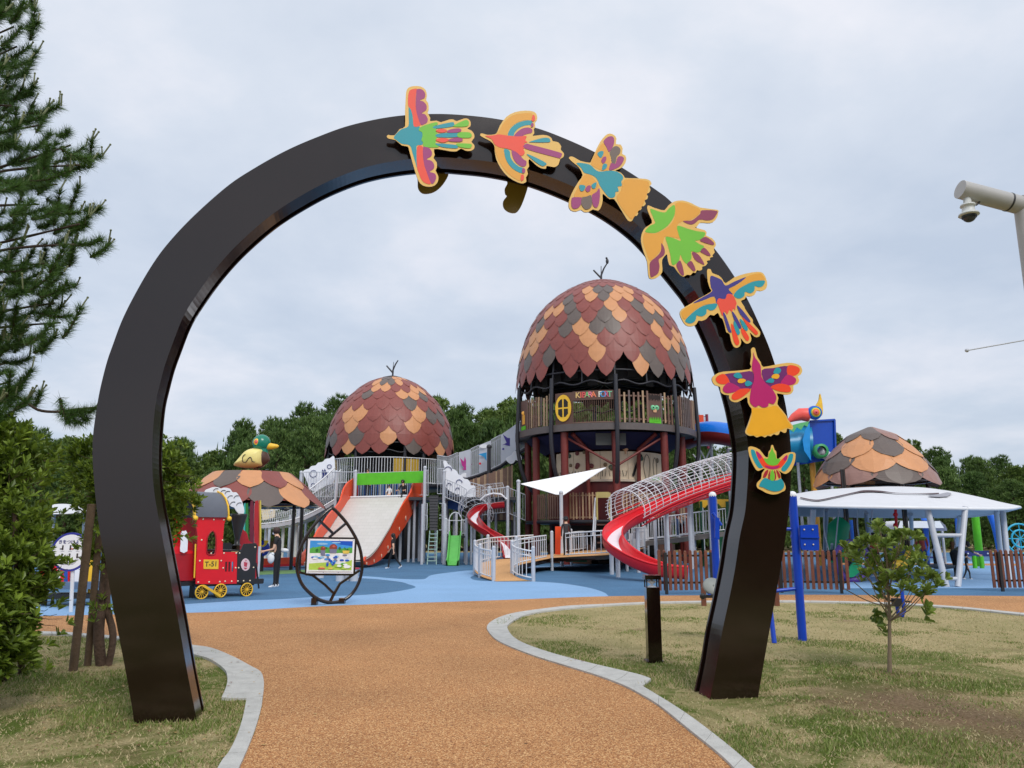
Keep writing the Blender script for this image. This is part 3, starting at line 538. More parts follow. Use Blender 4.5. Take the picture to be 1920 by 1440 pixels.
bird(cC([(200, 170), (215, 150), (260, 170), (320, 190), (395, 205), (440, 150), (510, 105), (600, 95), (700, 125), (800, 175), (990, 200), (1000, 230), (985, 290), (940, 340), (880, 350), (800, 345), (760, 390), (740, 400), (850, 430), (870, 465), (865, 490), (930, 520), (970, 570), (970, 610), (950, 640), (960, 680), (935, 710), (940, 730), (905, 740), (910, 765), (870, 775), (880, 800), (855, 830), (820, 840), (820, 870), (790, 885), (760, 880), (745, 910), (715, 905), (690, 935), (650, 930), (610, 952), (570, 930), (530, 880), (500, 840), (450, 820), (430, 740), (420, 700), (370, 760), (370, 830), (370, 900), (330, 950), (280, 975), (225, 970), (210, 890), (200, 780), (160, 670), (132, 560), (140, 470), (180, 400), (255, 350), (240, 290), (210, 220)]),
 [('gold', cC([(520, 130), (620, 120), (700, 150), (800, 200), (770, 260), (690, 310), (600, 330), (560, 350), (540, 380), (555, 460), (560, 520), (500, 510), (410, 500), (390, 520), (360, 640), (290, 730), (230, 770), (190, 670), (155, 560), (165, 470), (200, 462), (290, 468), (380, 430), (460, 370), (510, 280)])),
  ('green', cC([(235, 190), (320, 215), (400, 230), (440, 190), (505, 145), (515, 220), (490, 300), (430, 380), (360, 430), (290, 460), (200, 455), (180, 435), (230, 380), (290, 350), (270, 290)])),
  ('green', cC([(540, 380), (650, 410), (760, 440), (850, 455), (840, 500), (790, 540), (740, 550), (800, 590), (840, 610), (810, 660), (760, 680), (698, 668), (700, 740), (670, 790), (640, 805), (600, 760), (575, 705), (560, 770), (520, 810), (480, 815), (460, 700), (430, 590), (410, 505), (500, 520), (578, 550), (555, 480)])),
  ('maroon', cC([(820, 205), (985, 212), (975, 260), (940, 305), (880, 320), (790, 310), (740, 350), (700, 365), (650, 355), (605, 325), (700, 320), (770, 270), (800, 240)])), ('maroon', cC([(360, 575), (390, 620), (400, 680), (380, 720), (330, 760), (340, 830), (325, 910), (280, 945), (240, 955), (230, 860), (235, 790), (290, 740), (340, 690), (360, 640)])),
  ('maroon', cC([(530, 815), (570, 770), (600, 840), (615, 930), (590, 935), (550, 880)])), ('maroon', cC([(650, 810), (695, 775), (730, 830), (745, 880), (720, 890), (690, 860)])), ('maroon', cC([(705, 680), (750, 685), (800, 730), (845, 815), (800, 800), (740, 760)])), ('maroon', cC([(800, 665), (840, 625), (890, 670), (915, 715), (880, 715), (830, 690)])), ('maroon', cC([(795, 545), (850, 505), (900, 525), (950, 570), (945, 595), (880, 580)]))],
 'gold and green bird cut-out with maroon wing tips')
bird(cD([(450, 190), (470, 165), (500, 175), (520, 220), (600, 250), (650, 300), (690, 350), (800, 275), (950, 225), (1100, 203), (1170, 220), (1210, 290), (1225, 370), (1200, 430), (1140, 450), (1090, 445), (1060, 500), (1000, 520), (960, 515), (930, 560), (885, 578), (930, 650), (940, 680), (1000, 770), (1040, 820), (1040, 860), (1100, 930), (1135, 980), (1125, 1030), (1080, 1045), (1040, 1020), (1000, 985), (1020, 1060), (1005, 1110), (960, 1128), (920, 1100), (880, 1050), (890, 1110), (870, 1160), (830, 1180), (790, 1160), (760, 1090), (740, 1000), (700, 980), (680, 900), (650, 810), (620, 790), (590, 730), (540, 765), (490, 755), (440, 810), (380, 835), (340, 830), (310, 880), (250, 905), (180, 890), (130, 820), (100, 740), (130, 680), (230, 620), (340, 550), (500, 460), (490, 420), (460, 330)]),
 [('gold', cD([(740, 420), (850, 370), (960, 265), (1100, 225), (1160, 240), (1190, 310), (1060, 320), (900, 390), (800, 490)])), ('gold', cD([(120, 740), (150, 690), (250, 625), (400, 580), (530, 530), (560, 605), (420, 625), (300, 690), (170, 815)])),
  ('navy', cD([(500, 255), (560, 270), (640, 310), (690, 380), (800, 330), (950, 270), (900, 320), (810, 380), (730, 425), (780, 490), (760, 510), (710, 490), (690, 545), (640, 550), (610, 545), (570, 605), (540, 520), (400, 570), (275, 608), (340, 560), (510, 460), (500, 400), (490, 320)])),
  ('teal', cD([(795, 500), (850, 430), (950, 370), (1060, 325), (1185, 315), (1190, 350), (1160, 390), (1110, 400), (1065, 385), (1060, 440), (1010, 480), (940, 460), (930, 510), (880, 545), (830, 540)])), ('teal', cD([(170, 830), (230, 760), (330, 680), (430, 630), (570, 610), (575, 650), (540, 690), (490, 700), (450, 680), (440, 740), (390, 775), (340, 770), (315, 765), (300, 830), (250, 865), (200, 860)])),
  ('red', cD([(600, 545), (650, 555), (690, 545), (710, 490), (780, 500), (830, 600), (820, 640), (810, 700), (790, 670), (770, 720), (740, 690), (710, 750), (680, 710), (650, 770), (620, 700), (590, 620), (575, 600)])),
  ('orange', cD([(760, 880), (790, 900), (860, 1080), (855, 1140), (820, 1140), (785, 1060)])), ('orange', cD([(890, 930), (930, 950), (990, 1040), (980, 1090), (950, 1080), (900, 1000)])), ('orange', cD([(895, 760), (960, 830), (1100, 970), (1085, 1015), (1040, 980), (960, 890)])),
  ('navy', cD([(655, 730), (690, 760), (760, 960), (755, 985), (720, 960), (680, 840)])), ('navy', cD([(770, 715), (810, 750), (890, 900), (885, 930), (850, 920), (800, 820)])), ('navy', cD([(835, 635), (900, 690), (1000, 820), (1005, 850), (970, 840), (880, 750)])),
  ('teal', cD([(800, 830), (870, 960), (870, 1000), (840, 1010), (800, 920)])), ('teal', cD([(870, 810), (920, 840), (975, 930), (960, 960), (920, 930)]))],
 'navy headed bird cut-out with teal edged wings and long striped tail feathers')
bird(cE([(845, 150), (880, 110), (920, 130), (960, 280), (1020, 370), (1065, 460), (1280, 420), (1500, 385), (1650, 400), (1740, 450), (1770, 530), (1740, 600), (1690, 630), (1715, 700), (1680, 770), (1610, 800), (1610, 880), (1560, 950), (1450, 960), (1310, 935), (1340, 1020), (1320, 1130), (1400, 1230), (1490, 1350)]) + cF([(700, 260), (768, 350), (765, 390), (740, 400), (690, 385), (680, 430), (650, 445), (600, 420), (580, 460), (550, 475), (510, 460), (470, 490), (430, 480), (390, 505), (345, 485), (280, 505), (240, 480), (190, 485), (140, 460), (125, 420), (160, 330), (205, 190), (215, 125)]) + cE([(830, 1180), (790, 1100), (775, 1005), (700, 1040), (600, 1095), (500, 1080), (450, 1020), (450, 970), (370, 960), (300, 910), (290, 820), (200, 790), (150, 720), (150, 650), (220, 590), (350, 545), (820, 505), (830, 400), (850, 250)]),
 [('yellow', cE([(860, 1210), (930, 1200), (1060, 1205), (1180, 1180), (1300, 1160), (1380, 1240), (1470, 1350)]) + cF([(690, 270), (750, 365), (690, 375), (600, 410), (500, 450), (390, 480), (280, 485), (150, 440), (180, 330), (215, 210)])),
  ('violet', cE([(1040, 520), (1250, 480), (1510, 445), (1500, 590), (1380, 760), (1200, 820), (1100, 760)])), ('violet', cE([(380, 590), (660, 560), (870, 545), (900, 750), (840, 850), (660, 850), (500, 760), (420, 680)])),
  ('orange', cE([(1510, 440), (1640, 440), (1720, 490), (1710, 560), (1620, 620), (1500, 590)])), ('orange', cE([(210, 690), (250, 620), (370, 590), (460, 720), (390, 770), (270, 760)])),
  ('magenta', cE([(1500, 600), (1620, 640), (1660, 700), (1620, 770), (1500, 790), (1380, 760), (1420, 680)])), ('magenta', cE([(390, 780), (470, 740), (660, 850), (520, 920), (400, 930), (340, 880), (350, 820)])),
  ('orange', cE([(1200, 820), (1350, 760), (1520, 790), (1565, 860), (1540, 910), (1420, 910), (1300, 880)])), ('orange', cE([(840, 860), (660, 855), (540, 930), (500, 980), (510, 1040), (590, 1050), (720, 980)])),
  ('magenta', cE([(885, 190), (920, 290), (980, 370), (1020, 450), (1040, 640), (1120, 760), (1200, 820), (1290, 960), (1300, 1050), (1250, 1130), (1170, 1110), (1150, 1170), (1060, 1190), (990, 1150), (930, 1185), (860, 1140), (825, 1060), (850, 850), (890, 740), (900, 600), (865, 500), (870, 380), (890, 280)])),
  ('teal', cE([(1250, 560), (1290, 480), (1350, 475), (1390, 520), (1350, 580), (1280, 585)])), ('teal', cE([(1110, 725), (1210, 660), (1265, 700), (1240, 745), (1180, 745)])), ('yellow', cE([(1215, 650), (1240, 600), (1320, 585), (1360, 620), (1330, 670), (1260, 670)])),
  ('teal', cE([(530, 620), (570, 570), (640, 565), (690, 650), (600, 665)])), ('yellow', cE([(605, 710), (640, 675), (720, 675), (755, 710), (690, 750), (620, 745)])), ('teal', cE([(735, 750), (790, 705), (870, 750), (820, 800), (760, 805)]))],
 'magenta bird cut-out with a broad yellow skirt tail, largest on the right leg')
bird(cF([(165, 660), (180, 630), (230, 630), (320, 670), (390, 760), (430, 770), (440, 700), (465, 670), (475, 615), (500, 610), (520, 670), (545, 700), (550, 785), (580, 790), (650, 730), (730, 705), (790, 710), (805, 750), (790, 850), (740, 950), (680, 995), (640, 990), (590, 960), (560, 932), (600, 990), (610, 1060), (640, 1100), (670, 1170), (660, 1220), (620, 1240), (570, 1265), (510, 1275), (460, 1270), (400, 1250), (350, 1220), (300, 1195), (278, 1160), (290, 1110), (340, 1060), (350, 990), (390, 932), (360, 930), (310, 955), (270, 940), (220, 850), (180, 750)]),
 [('teal', cF([(205, 670), (250, 680), (280, 760), (350, 890), (370, 910), (310, 920), (250, 840), (210, 740)])), ('teal', cF([(770, 730), (720, 735), (690, 820), (610, 930), (660, 965), (730, 880), (765, 800)])),
  ('orange', cF([(270, 690), (320, 720), (380, 800), (430, 860), (490, 880), (560, 860), (620, 800), (690, 740), (690, 800), (620, 900), (550, 930), (450, 930), (370, 900), (300, 800)])),
  ('magenta', cF([(272, 695), (320, 722), (350, 770), (310, 790)])), ('magenta', cF([(688, 742), (640, 790), (660, 820), (690, 800)])), ('magenta', cF([(390, 885), (490, 900), (590, 885), (550, 928), (450, 930)])),
  ('green', cF([(490, 640), (505, 690), (535, 740), (545, 790), (600, 800), (560, 870), (490, 885), (420, 860), (375, 790), (430, 790), (445, 730), (470, 690)])),
  ('crimson', cF([(365, 1040), (390, 970), (435, 940), (425, 1000), (395, 1045)])), ('crimson', cF([(435, 1080), (440, 1000), (465, 945), (458, 1020), (455, 1085)])), ('crimson', cF([(520, 945), (540, 1000), (540, 1060), (515, 1085), (515, 1010)])), ('crimson', cF([(545, 940), (580, 975), (605, 1040), (580, 1050), (560, 1000)])),
  ('teal', cF([(345, 1090), (400, 1052), (480, 1088), (560, 1082), (610, 1062), (650, 1130), (640, 1190), (590, 1225), (520, 1235), (440, 1215), (370, 1180), (315, 1160)])), ('green', cF([(465, 1000), (490, 940), (520, 1000), (520, 1070), (490, 1092), (460, 1070)]))],
 'smallest bird cut-out, lime green with a teal fan tail, lowest on the right leg')
# two birds fixed on the far side of the arch, their backs seen below it
m_back = mat('bird_back_unlit_yellow', (0.30, 0.19, 0.03), 0.25, var=0.05)  # yellow darkened in the colour itself to stand for the unlit backs
for l, lb_ in ((cA([(400, 860), (415, 960), (420, 1010), (425, 1080), (470, 1125), (550, 1120), (620, 1080), (680, 1010), (715, 930), (700, 820), (620, 740), (480, 740)]), 'plain unlit-yellow back of a bird cut-out on the far side, below the crown'),
               (cA([(1290, 880), (1265, 980), (1270, 1030), (1245, 1080), (1250, 1130), (1265, 1150), (1230, 1200), (1235, 1260), (1280, 1300), (1340, 1310), (1380, 1280), (1420, 1200), (1470, 1040), (1480, 900), (1420, 820), (1340, 820)]), 'plain unlit-yellow back of a bird wing on the far side, under the red bird')):
    mb = MB(); mb.poly(catmull([PA(x, y, -0.46) for x, y in l], 3, True), -an * 0.012); c = PA(sum(q[0] for q in l) / len(l), sum(q[1] for q in l) / len(l) - 22, -0.46)
    mb.cyl(c + an * 0.09, c, 0.02, n=8); o = mb.build('bird_panel', m_back, arch); o['label'] = lb_
# ================================================================ little train
m_red = mat('red_panel', srgb(224, 20, 36), 0.38, var=0.06); m_dred = mat('dark_red_panel', srgb(172, 16, 32), 0.42); m_yel = mat('yellow_panel', srgb(240, 190, 50), 0.42)
m_roofg = mat('grey_roof_sheet', srgb(92, 96, 106), 0.45); m_clw = mat('white_cloud_panel', srgb(236, 238, 244), 0.5, var=0.03); m_bolt = mat('pale_bolt_caps', srgb(238, 220, 190), 0.35)
m_olive = mat('ochre_panel', srgb(176, 142, 30), 0.5); m_navy = mat('navy_panel', srgb(34, 44, 110), 0.45)
m_skin = mat('skin', srgb(222, 176, 148), 0.6, var=0.05); m_hair = mat('dark_hair', (0.015, 0.012, 0.01), 0.6)
TP = Plane(G(378, 1124), G(462, 1118.5)); c3 = crop(300, 940, 6); c2 = crop(300, 780, 6)
TW = 1.25
def spoked(mb, c, r, n, x, mi=0):
    up_ = V((0, 0, 1)); ring = [c + (x * math.cos(a) + up_ * math.sin(a)) * r * 0.9 for a in [2 * math.pi * i / 24 for i in range(24)]]
    mb.tube(ring, r * 0.10, 6, mi, closed=True); mb.cyl(c - n * 0.02, c + n * 0.025, r * 0.16, n=10, mi=mi)
    for i in range(12):
        a = 2 * math.pi * i / 12; mb.cyl(c, c + (x * math.cos(a) + up_ * math.sin(a)) * r * 0.9, r * 0.045, n=5, mi=mi)
tr = thing('toy_train', G(420, 1120), 'red play locomotive with grey barrel roof, black funnel and yellow spoked wheels', 'play train')
win = catmull(TP.l(c3([(530, 590), (525, 480), (535, 400), (570, 345), (600, 335), (625, 380), (632, 460), (625, 560), (605, 600)])), 3, True)
cab = TP.l(c3([(390, 180), (745, 180), (722, 260), (710, 400), (705, 570), (868, 570), (862, 925), (700, 930), (404, 930), (408, 700), (424, 500), (425, 380), (408, 270)]))
slots = [TP.l(c3([(735 + k, 680), (758 + k, 680), (755 + k, 790), (733 + k, 790)])) for k in (0, 36, 72)]
dd = -TP.n
for off_, nm in ((0, 1), (TW, 0)):
    mb = MB(); s_ = dd * off_
    mb.poly([p + s_ for p in cab], dd * 0.03, 0, None, holes=[[p + s_ for p in win]] + [[p + s_ for p in q] for q in slots])
    if nm:
        for x, y in [(485, 200), (605, 205), (718, 208), (468, 435), (703, 438), (448, 670), (688, 668), (430, 910), (552, 908), (672, 905), (720, 583), (858, 583), (710, 750), (850, 748), (732, 900), (806, 900), (576, 585)]:
            q = TP.pt(*c3([(x, y)])[0], 0.004); mb.sphere(q, 0.021, 8, 5, mi=1)
    sp0 = mb.build('side_panel', [m_red, m_bolt], tr); sp_near = sp0 if nm else sp_near
mb = MB(); mb.tube(win, 0.018, 6, closed=True); mb.build('window_frame', m_dred, sp_near)
for off_ in (0, TW):
    mb = MB(); pts = TP.l(c3([(872, 580), (915, 545), (945, 478), (1078, 470), (1100, 500), (1085, 600), (1065, 930), (864, 918)])); mb.poly([p + dd * off_ for p in pts], dd * 0.03)
    if off_ == 0:
        for x, y in [(895, 583), (1068, 516), (885, 748), (1052, 744), (876, 897), (940, 895), (1012, 893)]: mb.sphere(TP.pt(*c3([(x, y)])[0], 0.004), 0.02, 8, 5, mi=1)
        mb.poly(catmull(TP.l(c3([(962, 640), (1000, 665), (1012, 710), (1000, 760), (962, 782), (925, 760), (910, 710), (925, 665)]), 0.006), 3, True), mi=2)
        for q in ([(945, 680), (985, 690), (975, 740), (945, 730)], [(960, 655), (975, 665), (965, 680)], [(940, 745), (985, 750), (960, 768)]): mb.poly(TP.l(c3(q), 0.009), mi=3)
    mb.build('front_panel', [m_black, m_bolt, mat('pale_pink_disc', srgb(226, 196, 200), 0.5), mat('pink_mark', srgb(190, 60, 80), 0.5)], tr)
# number plate
mb = MB(); pl = TP.l(c3([(492, 655), (660, 655), (656, 762), (490, 760)]), 0.012); mb.poly(pl, dd * 0.012, 0)
cc = sum(pl, V((0, 0, 0))) / 4 + TP.n * 0.002; text_mesh(mb, 'T-51', cc, TP.x, (0, 0, 1), (pl[1] - pl[0]).length * 0.44, mi=1); mb.build('number_plate', [m_yel, m_black], tr)
# barrel roof: near edge at the side panel, crown half a width back
eL, eR = TP.pt(*c2([(395, 1135)])[0], 0.06), TP.pt(*c2([(775, 1125)])[0], 0.06); zt = 0.62
def arch_pts(e, ex=0.0, n=14, sx=1.0):
    w = TW + 0.12 + 2 * ex; z0 = (eL.z + eR.z) / 2
    return [V((e.x, e.y, 0)) + TP.n * ex + dd * (w / 2 - math.cos(math.pi * i / n) * w / 2) + V((0, 0, z0 + math.sin(math.pi * i / n) * (zt + ex))) for i in range(n + 1)]
eR = V((eR.x, eR.y, eL.z)); mb = MB(); A_, B_ = arch_pts(eL), arch_pts(eR); mb.grid([A_, B_]); A2, B2 = arch_pts(eL, -0.03), arch_pts(eR, -0.03); mb.grid([B2, A2]); mb.build('roof', m_roofg, tr)
for e in (eL, eR):
    mb = MB(); rr_ = 15; o1, o2 = arch_pts(e, 0.03, 30), arch_pts(e, -0.06, 30); wv = [0.012 * math.sin(i * 1.9) for i in range(31)]
    t_ = TP.x * 0.03; rows = [[o + V((0, 0, w)) for o, w in zip(o1, wv)], [o - t_ + V((0, 0, w)) for o, w in zip(o1, wv)], [o - t_ for o in o2], list(o2), [o + V((0, 0, w)) for o, w in zip(o1, wv)]]
    mb.grid(rows, sm=False); mb.sphere(o1[0] - V((0, 0, 0.03)), 0.06, 10, 6); mb.build('roof_trim', m_yel, tr)
mb = MB(); base = TP.pt(*c3([(400, 975)])[0]); e0 = TP.pt(*c3([(400, 960)])[0], -0.08); e1 = TP.pt(*c3([(1150, 985)])[0], -0.08)
e0.z = e1.z = 0.34; mb.bar(e0, e1, 0.06, 0.12); mb.bar(e0 + dd * (TW - .16), e1 + dd * (TW - .16), 0.06, 0.12); mb.bar(e1 + V((0, 0, 0)), e1 + dd * (TW - .16), 0.06, 0.10)
for k in (0.15, 0.5, 0.85): q = e0.lerp(e1, k); mb.bar(q, q + dd * (TW - .16), 0.05, 0.10)
for k in (0.1, 0.9): q = e0.lerp(e1, k) + dd * 0.5; mb.bar(q, V((q.x, q.y, 0)), 0.10)
mb.bar(TP.pt(*c3([(1080, 690)])[0], -0.1), TP.pt(*c3([(1112, 980)])[0], -0.1), 0.03); mb.build('underframe', m_black, tr)
mb = MB(); fl = [TP.pt(*c3([(404, 925)])[0], -0.03), TP.pt(*c3([(1060, 925)])[0], -0.03)]; mb.poly([fl[0], fl[1], fl[1] + dd * (TW - 0.05), fl[0] + dd * (TW - 0.05)], V((0, 0, -0.04))); mb.build('floor', m_black, tr)
for x, y in ((470, 1022), (680, 1006), (976, 994)):
    mb = MB(); c = TP.pt(*c3([(x, y)])[0], 0.05); spoked(mb, c, 0.165, TP.n, TP.x)
    o = mb.build('wheel', m_yel, tr); hb = MB(); hb.cyl(c - TP.n * 0.025, c - TP.n * 0.06, 0.155, n=20); hb.build('wheel_disc', m_black, o)
mb = MB(); mb.bar(TP.pt(*c3([(490, 950)])[0], 0.10), TP.pt(*c3([(680, 1065)])[0], 0.10), 0.03, 0.055); mb.build('coupling_rod', m_yel, tr)
mb = MB(); fc = TP.pt(*c2([(890, 1100)])[0], -0.6); zb = TP.pt(*c3([(890, 480)])[0], -0.6).z
mb.lathe(V((fc.x, fc.y, 0)), [(0.0, fc.z), (0.20, fc.z), (0.20, fc.z - 0.05), (0.06, fc.z - 0.62), (0.06, zb), (0.11, zb - 0.03)], 18); mb.sphere(fc + V((0, 0, 0.03)), 0.04); mb.build('funnel', m_black, tr)
mb = MB(); b0, b1 = TP.pt(*c3([(720, 545)])[0], -0.06), TP.pt(*c3([(940, 545)])[0], -0.06); mb.poly([b0, b1, b1 + dd * (TW - .1), b0 + dd * (TW - .1)], V((0, 0, -0.03))); mb.build('bonnet', m_black, tr)
mb = MB(); mb.poly(catmull(TP.l(c3([(905, 350), (950, 330), (985, 370), (1000, 440), (1060, 475), (1100, 500), (1080, 900), (920, 900)]), -TW + 0.1), 2, True), dd * 0.03); mb.build('rear_panel', m_dred, tr)
mb = MB(); sm_o = c2([(510, 880), (515, 835), (560, 815), (600, 800), (650, 800), (690, 815), (730, 805), (790, 820), (815, 855), (860, 860), (890, 900), (915, 945), (935, 1000), (948, 1060), (940, 1100), (905, 1115), (860, 1070), (835, 1030), (790, 1010), (760, 940), (700, 920), (620, 910), (560, 905)])
mb.poly(catmull(TP.l(sm_o, -0.55), 3, True), dd * 0.03)
for x, y in [(640, 850), (770, 880), (720, 870), (870, 930), (830, 1000), (900, 1010), (800, 930)]:
    mb.tube([TP.pt(*c2([(x + 38 * math.cos(a), y - 34 * math.sin(a))])[0], -0.54) for a in [1.1 + i * 0.32 for i in range(7)]], 0.008, 4, 1)
mb.build('smoke_panel', [m_clw, m_black], tr)
mb = MB(); mb.poly(TP.l(c3([(245, 200), (390, 190), (405, 560), (250, 575)]), -TW * 0.9), dd * 0.03, 0); mb.build('rear_wall', m_dred, tr)
mb = MB(); mb.tube(TP.l(c3([(400, 480), (392, 700), (385, 860)]), -0.02), 0.018, 6); mb.build('handrail', m_yel, tr)
# the wagon behind
wg = thing('toy_wagon', G(345, 1126), 'dark red open play wagon coupled behind the red locomotive, next to the arch leg', 'play wagon')
mb = MB(); mb.poly(TP.l(c3([(60, 590), (368, 588), (360, 890), (60, 900)]), -0.15), dd * 0.03); mb.build('side_panel', m_dred, wg)
mb = MB(); mb.poly(TP.l(c3([(60, 470), (368, 560), (368, 588), (60, 590)]), -0.15), dd * 0.03, 0); mb.poly(catmull(TP.l(c3([(235, 480), (240, 350), (275, 335), (305, 350), (308, 560), (230, 565)]), -0.08), 2, True), dd * 0.02, 1); mb.build('window_panel', [m_red, m_clw], wg)
mb = MB(); q0 = TP.pt(*c3([(60, 905)])[0], -0.2); q1 = TP.pt(*c3([(400, 905)])[0], -0.2); q0.z = q1.z = 0.36
for k in (0, 1.0): mb.bar(q0 + dd * k, q1 + dd * k, 0.05, 0.10)
mb.bar(q0 + dd * .5, V((q0.x, q0.y, 0)) + dd * .5, 0.1); q = q0.lerp(q1, .75); mb.bar(q + dd * .5, V((q.x, q.y, 0)) + dd * .5, 0.1); mb.build('underframe', m_black, wg)
mb = MB(); mb.poly(TP.l(c3([(60, 470), (368, 470), (368, 890), (60, 900)]), -1.1), dd * 0.03); mb.build('side_panel', m_red, wg)
# playthings half hidden behind the hedge on the left
pt_ = thing('toy_cart', G(150, 1133), 'red, white and blue striped play cart seen low between the shrub and the leaning stake', 'play cart')
PP = Plane(G(60, 1136), G(175, 1134)); c7 = crop(60, 900, 3.6)
for nm, cc_, q in (('side_panel', m_red, [(60, 560), (170, 560), (170, 600), (250, 610), (250, 730), (140, 735), (60, 640)]), ('stripe', m_clw, [(172, 600), (190, 600), (190, 720), (172, 720)]), ('stripe', mat('blue_panel', srgb(30, 80, 170), 0.4), [(215, 600), (240, 600), (240, 700), (215, 700)]), ('stripe', m_clw, [(270, 560), (330, 560), (320, 730), (270, 730)]), ('stripe', m_yel, [(375, 500), (440, 500), (440, 770), (375, 770)])):
    mb = MB(); mb.poly(PP.l(c7(q), 0.0 if nm == 'side_panel' else 0.02), -PP.n * (0.5 if nm == 'side_panel' else 0.015)); mb.build(nm, cc_, pt_)
mb = MB(); a_, b_ = PP.pt(*c7([(90, 760)])[0]), PP.pt(*c7([(450, 760)])[0]); a_.z = b_.z = 0.42; mb.bar(a_, b_, 0.7, 0.14, 0); a_.z = b_.z = 0.20; mb.bar(a_, b_, 0.55, 0.10, 1)
for q in (a_, b_): mb.bar(V((q.x, q.y, 0.3)), V((q.x, q.y, 0)), 0.08, mi=1)
mb.build('platform', [mat('slate_blue_step', srgb(90, 112, 140), 0.5), m_black], pt_)
# small white canopy further left
cn = thing('shade_canopy', G(130, 1066), 'small pale fabric shade on a grey mast above the hedge, far left', 'shade canopy')
cy = 30.0; mb = MB(); rows = []
for i in range(9):
    t = i / 8; row = []
    for j in range(5):
        u = j / 4; a = P(98 + 72 * t, 964 - 5 * t * t, cy - 1); b = P(98 + 72 * t, 946 - 3 * math.sin(math.pi * t) + 12 * t * t, cy + 1.6); row.append(a.lerp(b, u) - V((0, 0, 0.1 * math.sin(math.pi * u) * (1 - t))))
    rows.append(row)
mb.grid(rows); mb.grid([[p - V((0, 0, 0.03)) for p in r_] for r_ in rows[::-1]]); mb.build('canopy', m_canvas, cn)
mb = MB(); q = P(102, 960, cy); mb.cyl(V((q.x, q.y, 0)), q, 0.07); mb.build('mast', m_grey, cn); mb = MB(); q2 = P(160, 957, cy + 1.5); mb.cyl(V((q2.x, q2.y, 0)), q2, 0.05); mb.build('mast', m_grey, cn)
# round safety notice
sg = thing('notice_sign', G(131, 1149), 'round white safety notice with thick blue rim on a slim white post', 'sign')
sY = G(131, 1149).y; SP_ = Plane(V((-20, sY, 0)), V((20, sY, 0))); s8 = crop(60, 940, 6.857); cs = SP_.pt(*s8([(490, 650)])[0], 0.03); rad = (SP_.pt(*s8([(735, 650)])[0]) - SP_.pt(*s8([(490, 650)])[0])).length
circ = lambda r, d: [cs + V((math.cos(a) * r, -d, math.sin(a) * r)) for a in [2 * math.pi * i / 48 for i in range(48)]]
mb = MB(); mb.poly(circ(rad, 0), V((0, 0.02, 0))); mb.build('rim', mat('sign_blue', srgb(44, 48, 150), 0.4), sg)
mb = MB(); mb.poly(circ(rad * 0.89, 0.003)); text_mesh(mb, '\u304d\u3092\u3064\u3051\u3088\u3046', cs + V((0, -0.006, rad * 0.50)), (1, 0, 0), (0, 0, 1), rad * 0.22, mi=1)
for i in range(3):
    for j in range(2):
        x, z = (i - 1) * rad * 0.40, rad * (0.18 - 0.42 * j); c = cs + V((x, -0.006, z)); mb.sphere(c + V((0, 0, 0.045)), 0.018, 8, 5, mi=2, sc=(1, .2, 1)); mb.box(c, (0.03, 0.004, 0.06), mi=2)
        mb.box(c + V((0.03 * (1 if (i + j) % 2 else -1), 0, -0.01)), (0.05, 0.004, 0.02), mi=3 if i == 1 else 2); mb.box(c + V((0, 0, -0.055)), (0.07, 0.003, 0.006), mi=4)
for k in range(3): mb.box(cs + V((-0.03, -0.006, -rad * 0.52 - 0.022 * k)), (rad * (0.9 - 0.12 * k), 0.003, 0.008), mi=4)
mb.build('notice_face', [m_clw, mat('sign_navy_ink', srgb(50, 50, 120), 0.5), mat('sign_ink', srgb(60, 50, 50), 0.5), mat('sign_red_ink', srgb(200, 50, 50), 0.5), mat('sign_grey_ink', srgb(150, 150, 170), 0.5)], sg)
mb = MB(); b_ = G(131, 1149); mb.cyl(V((b_.x, b_.y + 0.03, 0)), V((cs.x + 0.02, b_.y + 0.03, cs.z + rad * 0.8)), 0.035); mb.build('post', m_white, sg)
# ================================================================ map board in an acorn outline frame
bd = thing('map_board', G(592, 1135), 'illustrated park map on a dark acorn outline frame standing at the path edge', 'map board')
bY = G(592, 1135).y; BP = Plane(G(560, 1137), G(625, 1133.5)); c9 = crop(540, 940, 7.2)
mb = MB(); fr = catmull(BP.l(c9([(610, 98), (700, 185), (790, 290), (880, 430), (945, 560), (985, 700), (1000, 850), (993, 960), (958, 1090), (900, 1200), (820, 1290), (720, 1345), (600, 1368), (480, 1350), (380, 1305), (275, 1220), (190, 1120), (140, 1000), (120, 870), (140, 720), (200, 560), (290, 410), (380, 290), (480, 180), (560, 112)])), 4, True)
mb.tube(fr, 0.038, 8, closed=True)
for a_, b_ in (((430, 265), (600, 425)), ((790, 290), (555, 485)), ((160, 960), (330, 1000)), ((330, 1000), (500, 1130)), ((500, 1130), (620, 1250)), ((620, 1250), (700, 1110)), ((700, 1110), (965, 930)), ((620, 1250), (570, 1350))): mb.bar(BP.pt(*c9([a_])[0]), BP.pt(*c9([b_])[0]), 0.05, 0.05)
for a_, b_ in (((245, 492), (915, 500)), ((915, 500), (888, 990)), ((888, 990), (240, 988)), ((240, 988), (265, 492))): mb.bar(BP.pt(*c9([a_])[0]), BP.pt(*c9([b_])[0]), 0.04, 0.04)
mb.build('frame', m_dark, bd)
for a_, b_ in (((318, 1345), (400, 1412)), ((690, 1345), (775, 1388))):
    mb = MB(); p0, p1 = BP.pt(*c9([a_])[0]), BP.pt(*c9([b_])[0]); mb.box(((p0.x + p1.x) / 2, (p0.y + p1.y) / 2, p0.z / 2 + 0.03), (abs(p1.x - p0.x), 0.16, p0.z + 0.06)); mb.build('foot', m_dark, bd)
mb = MB(); cr_ = c9([(275, 505), (900, 515), (880, 975), (250, 970)]); mb.poly(BP.l(cr_, 0.045), -BP.n * 0.02)
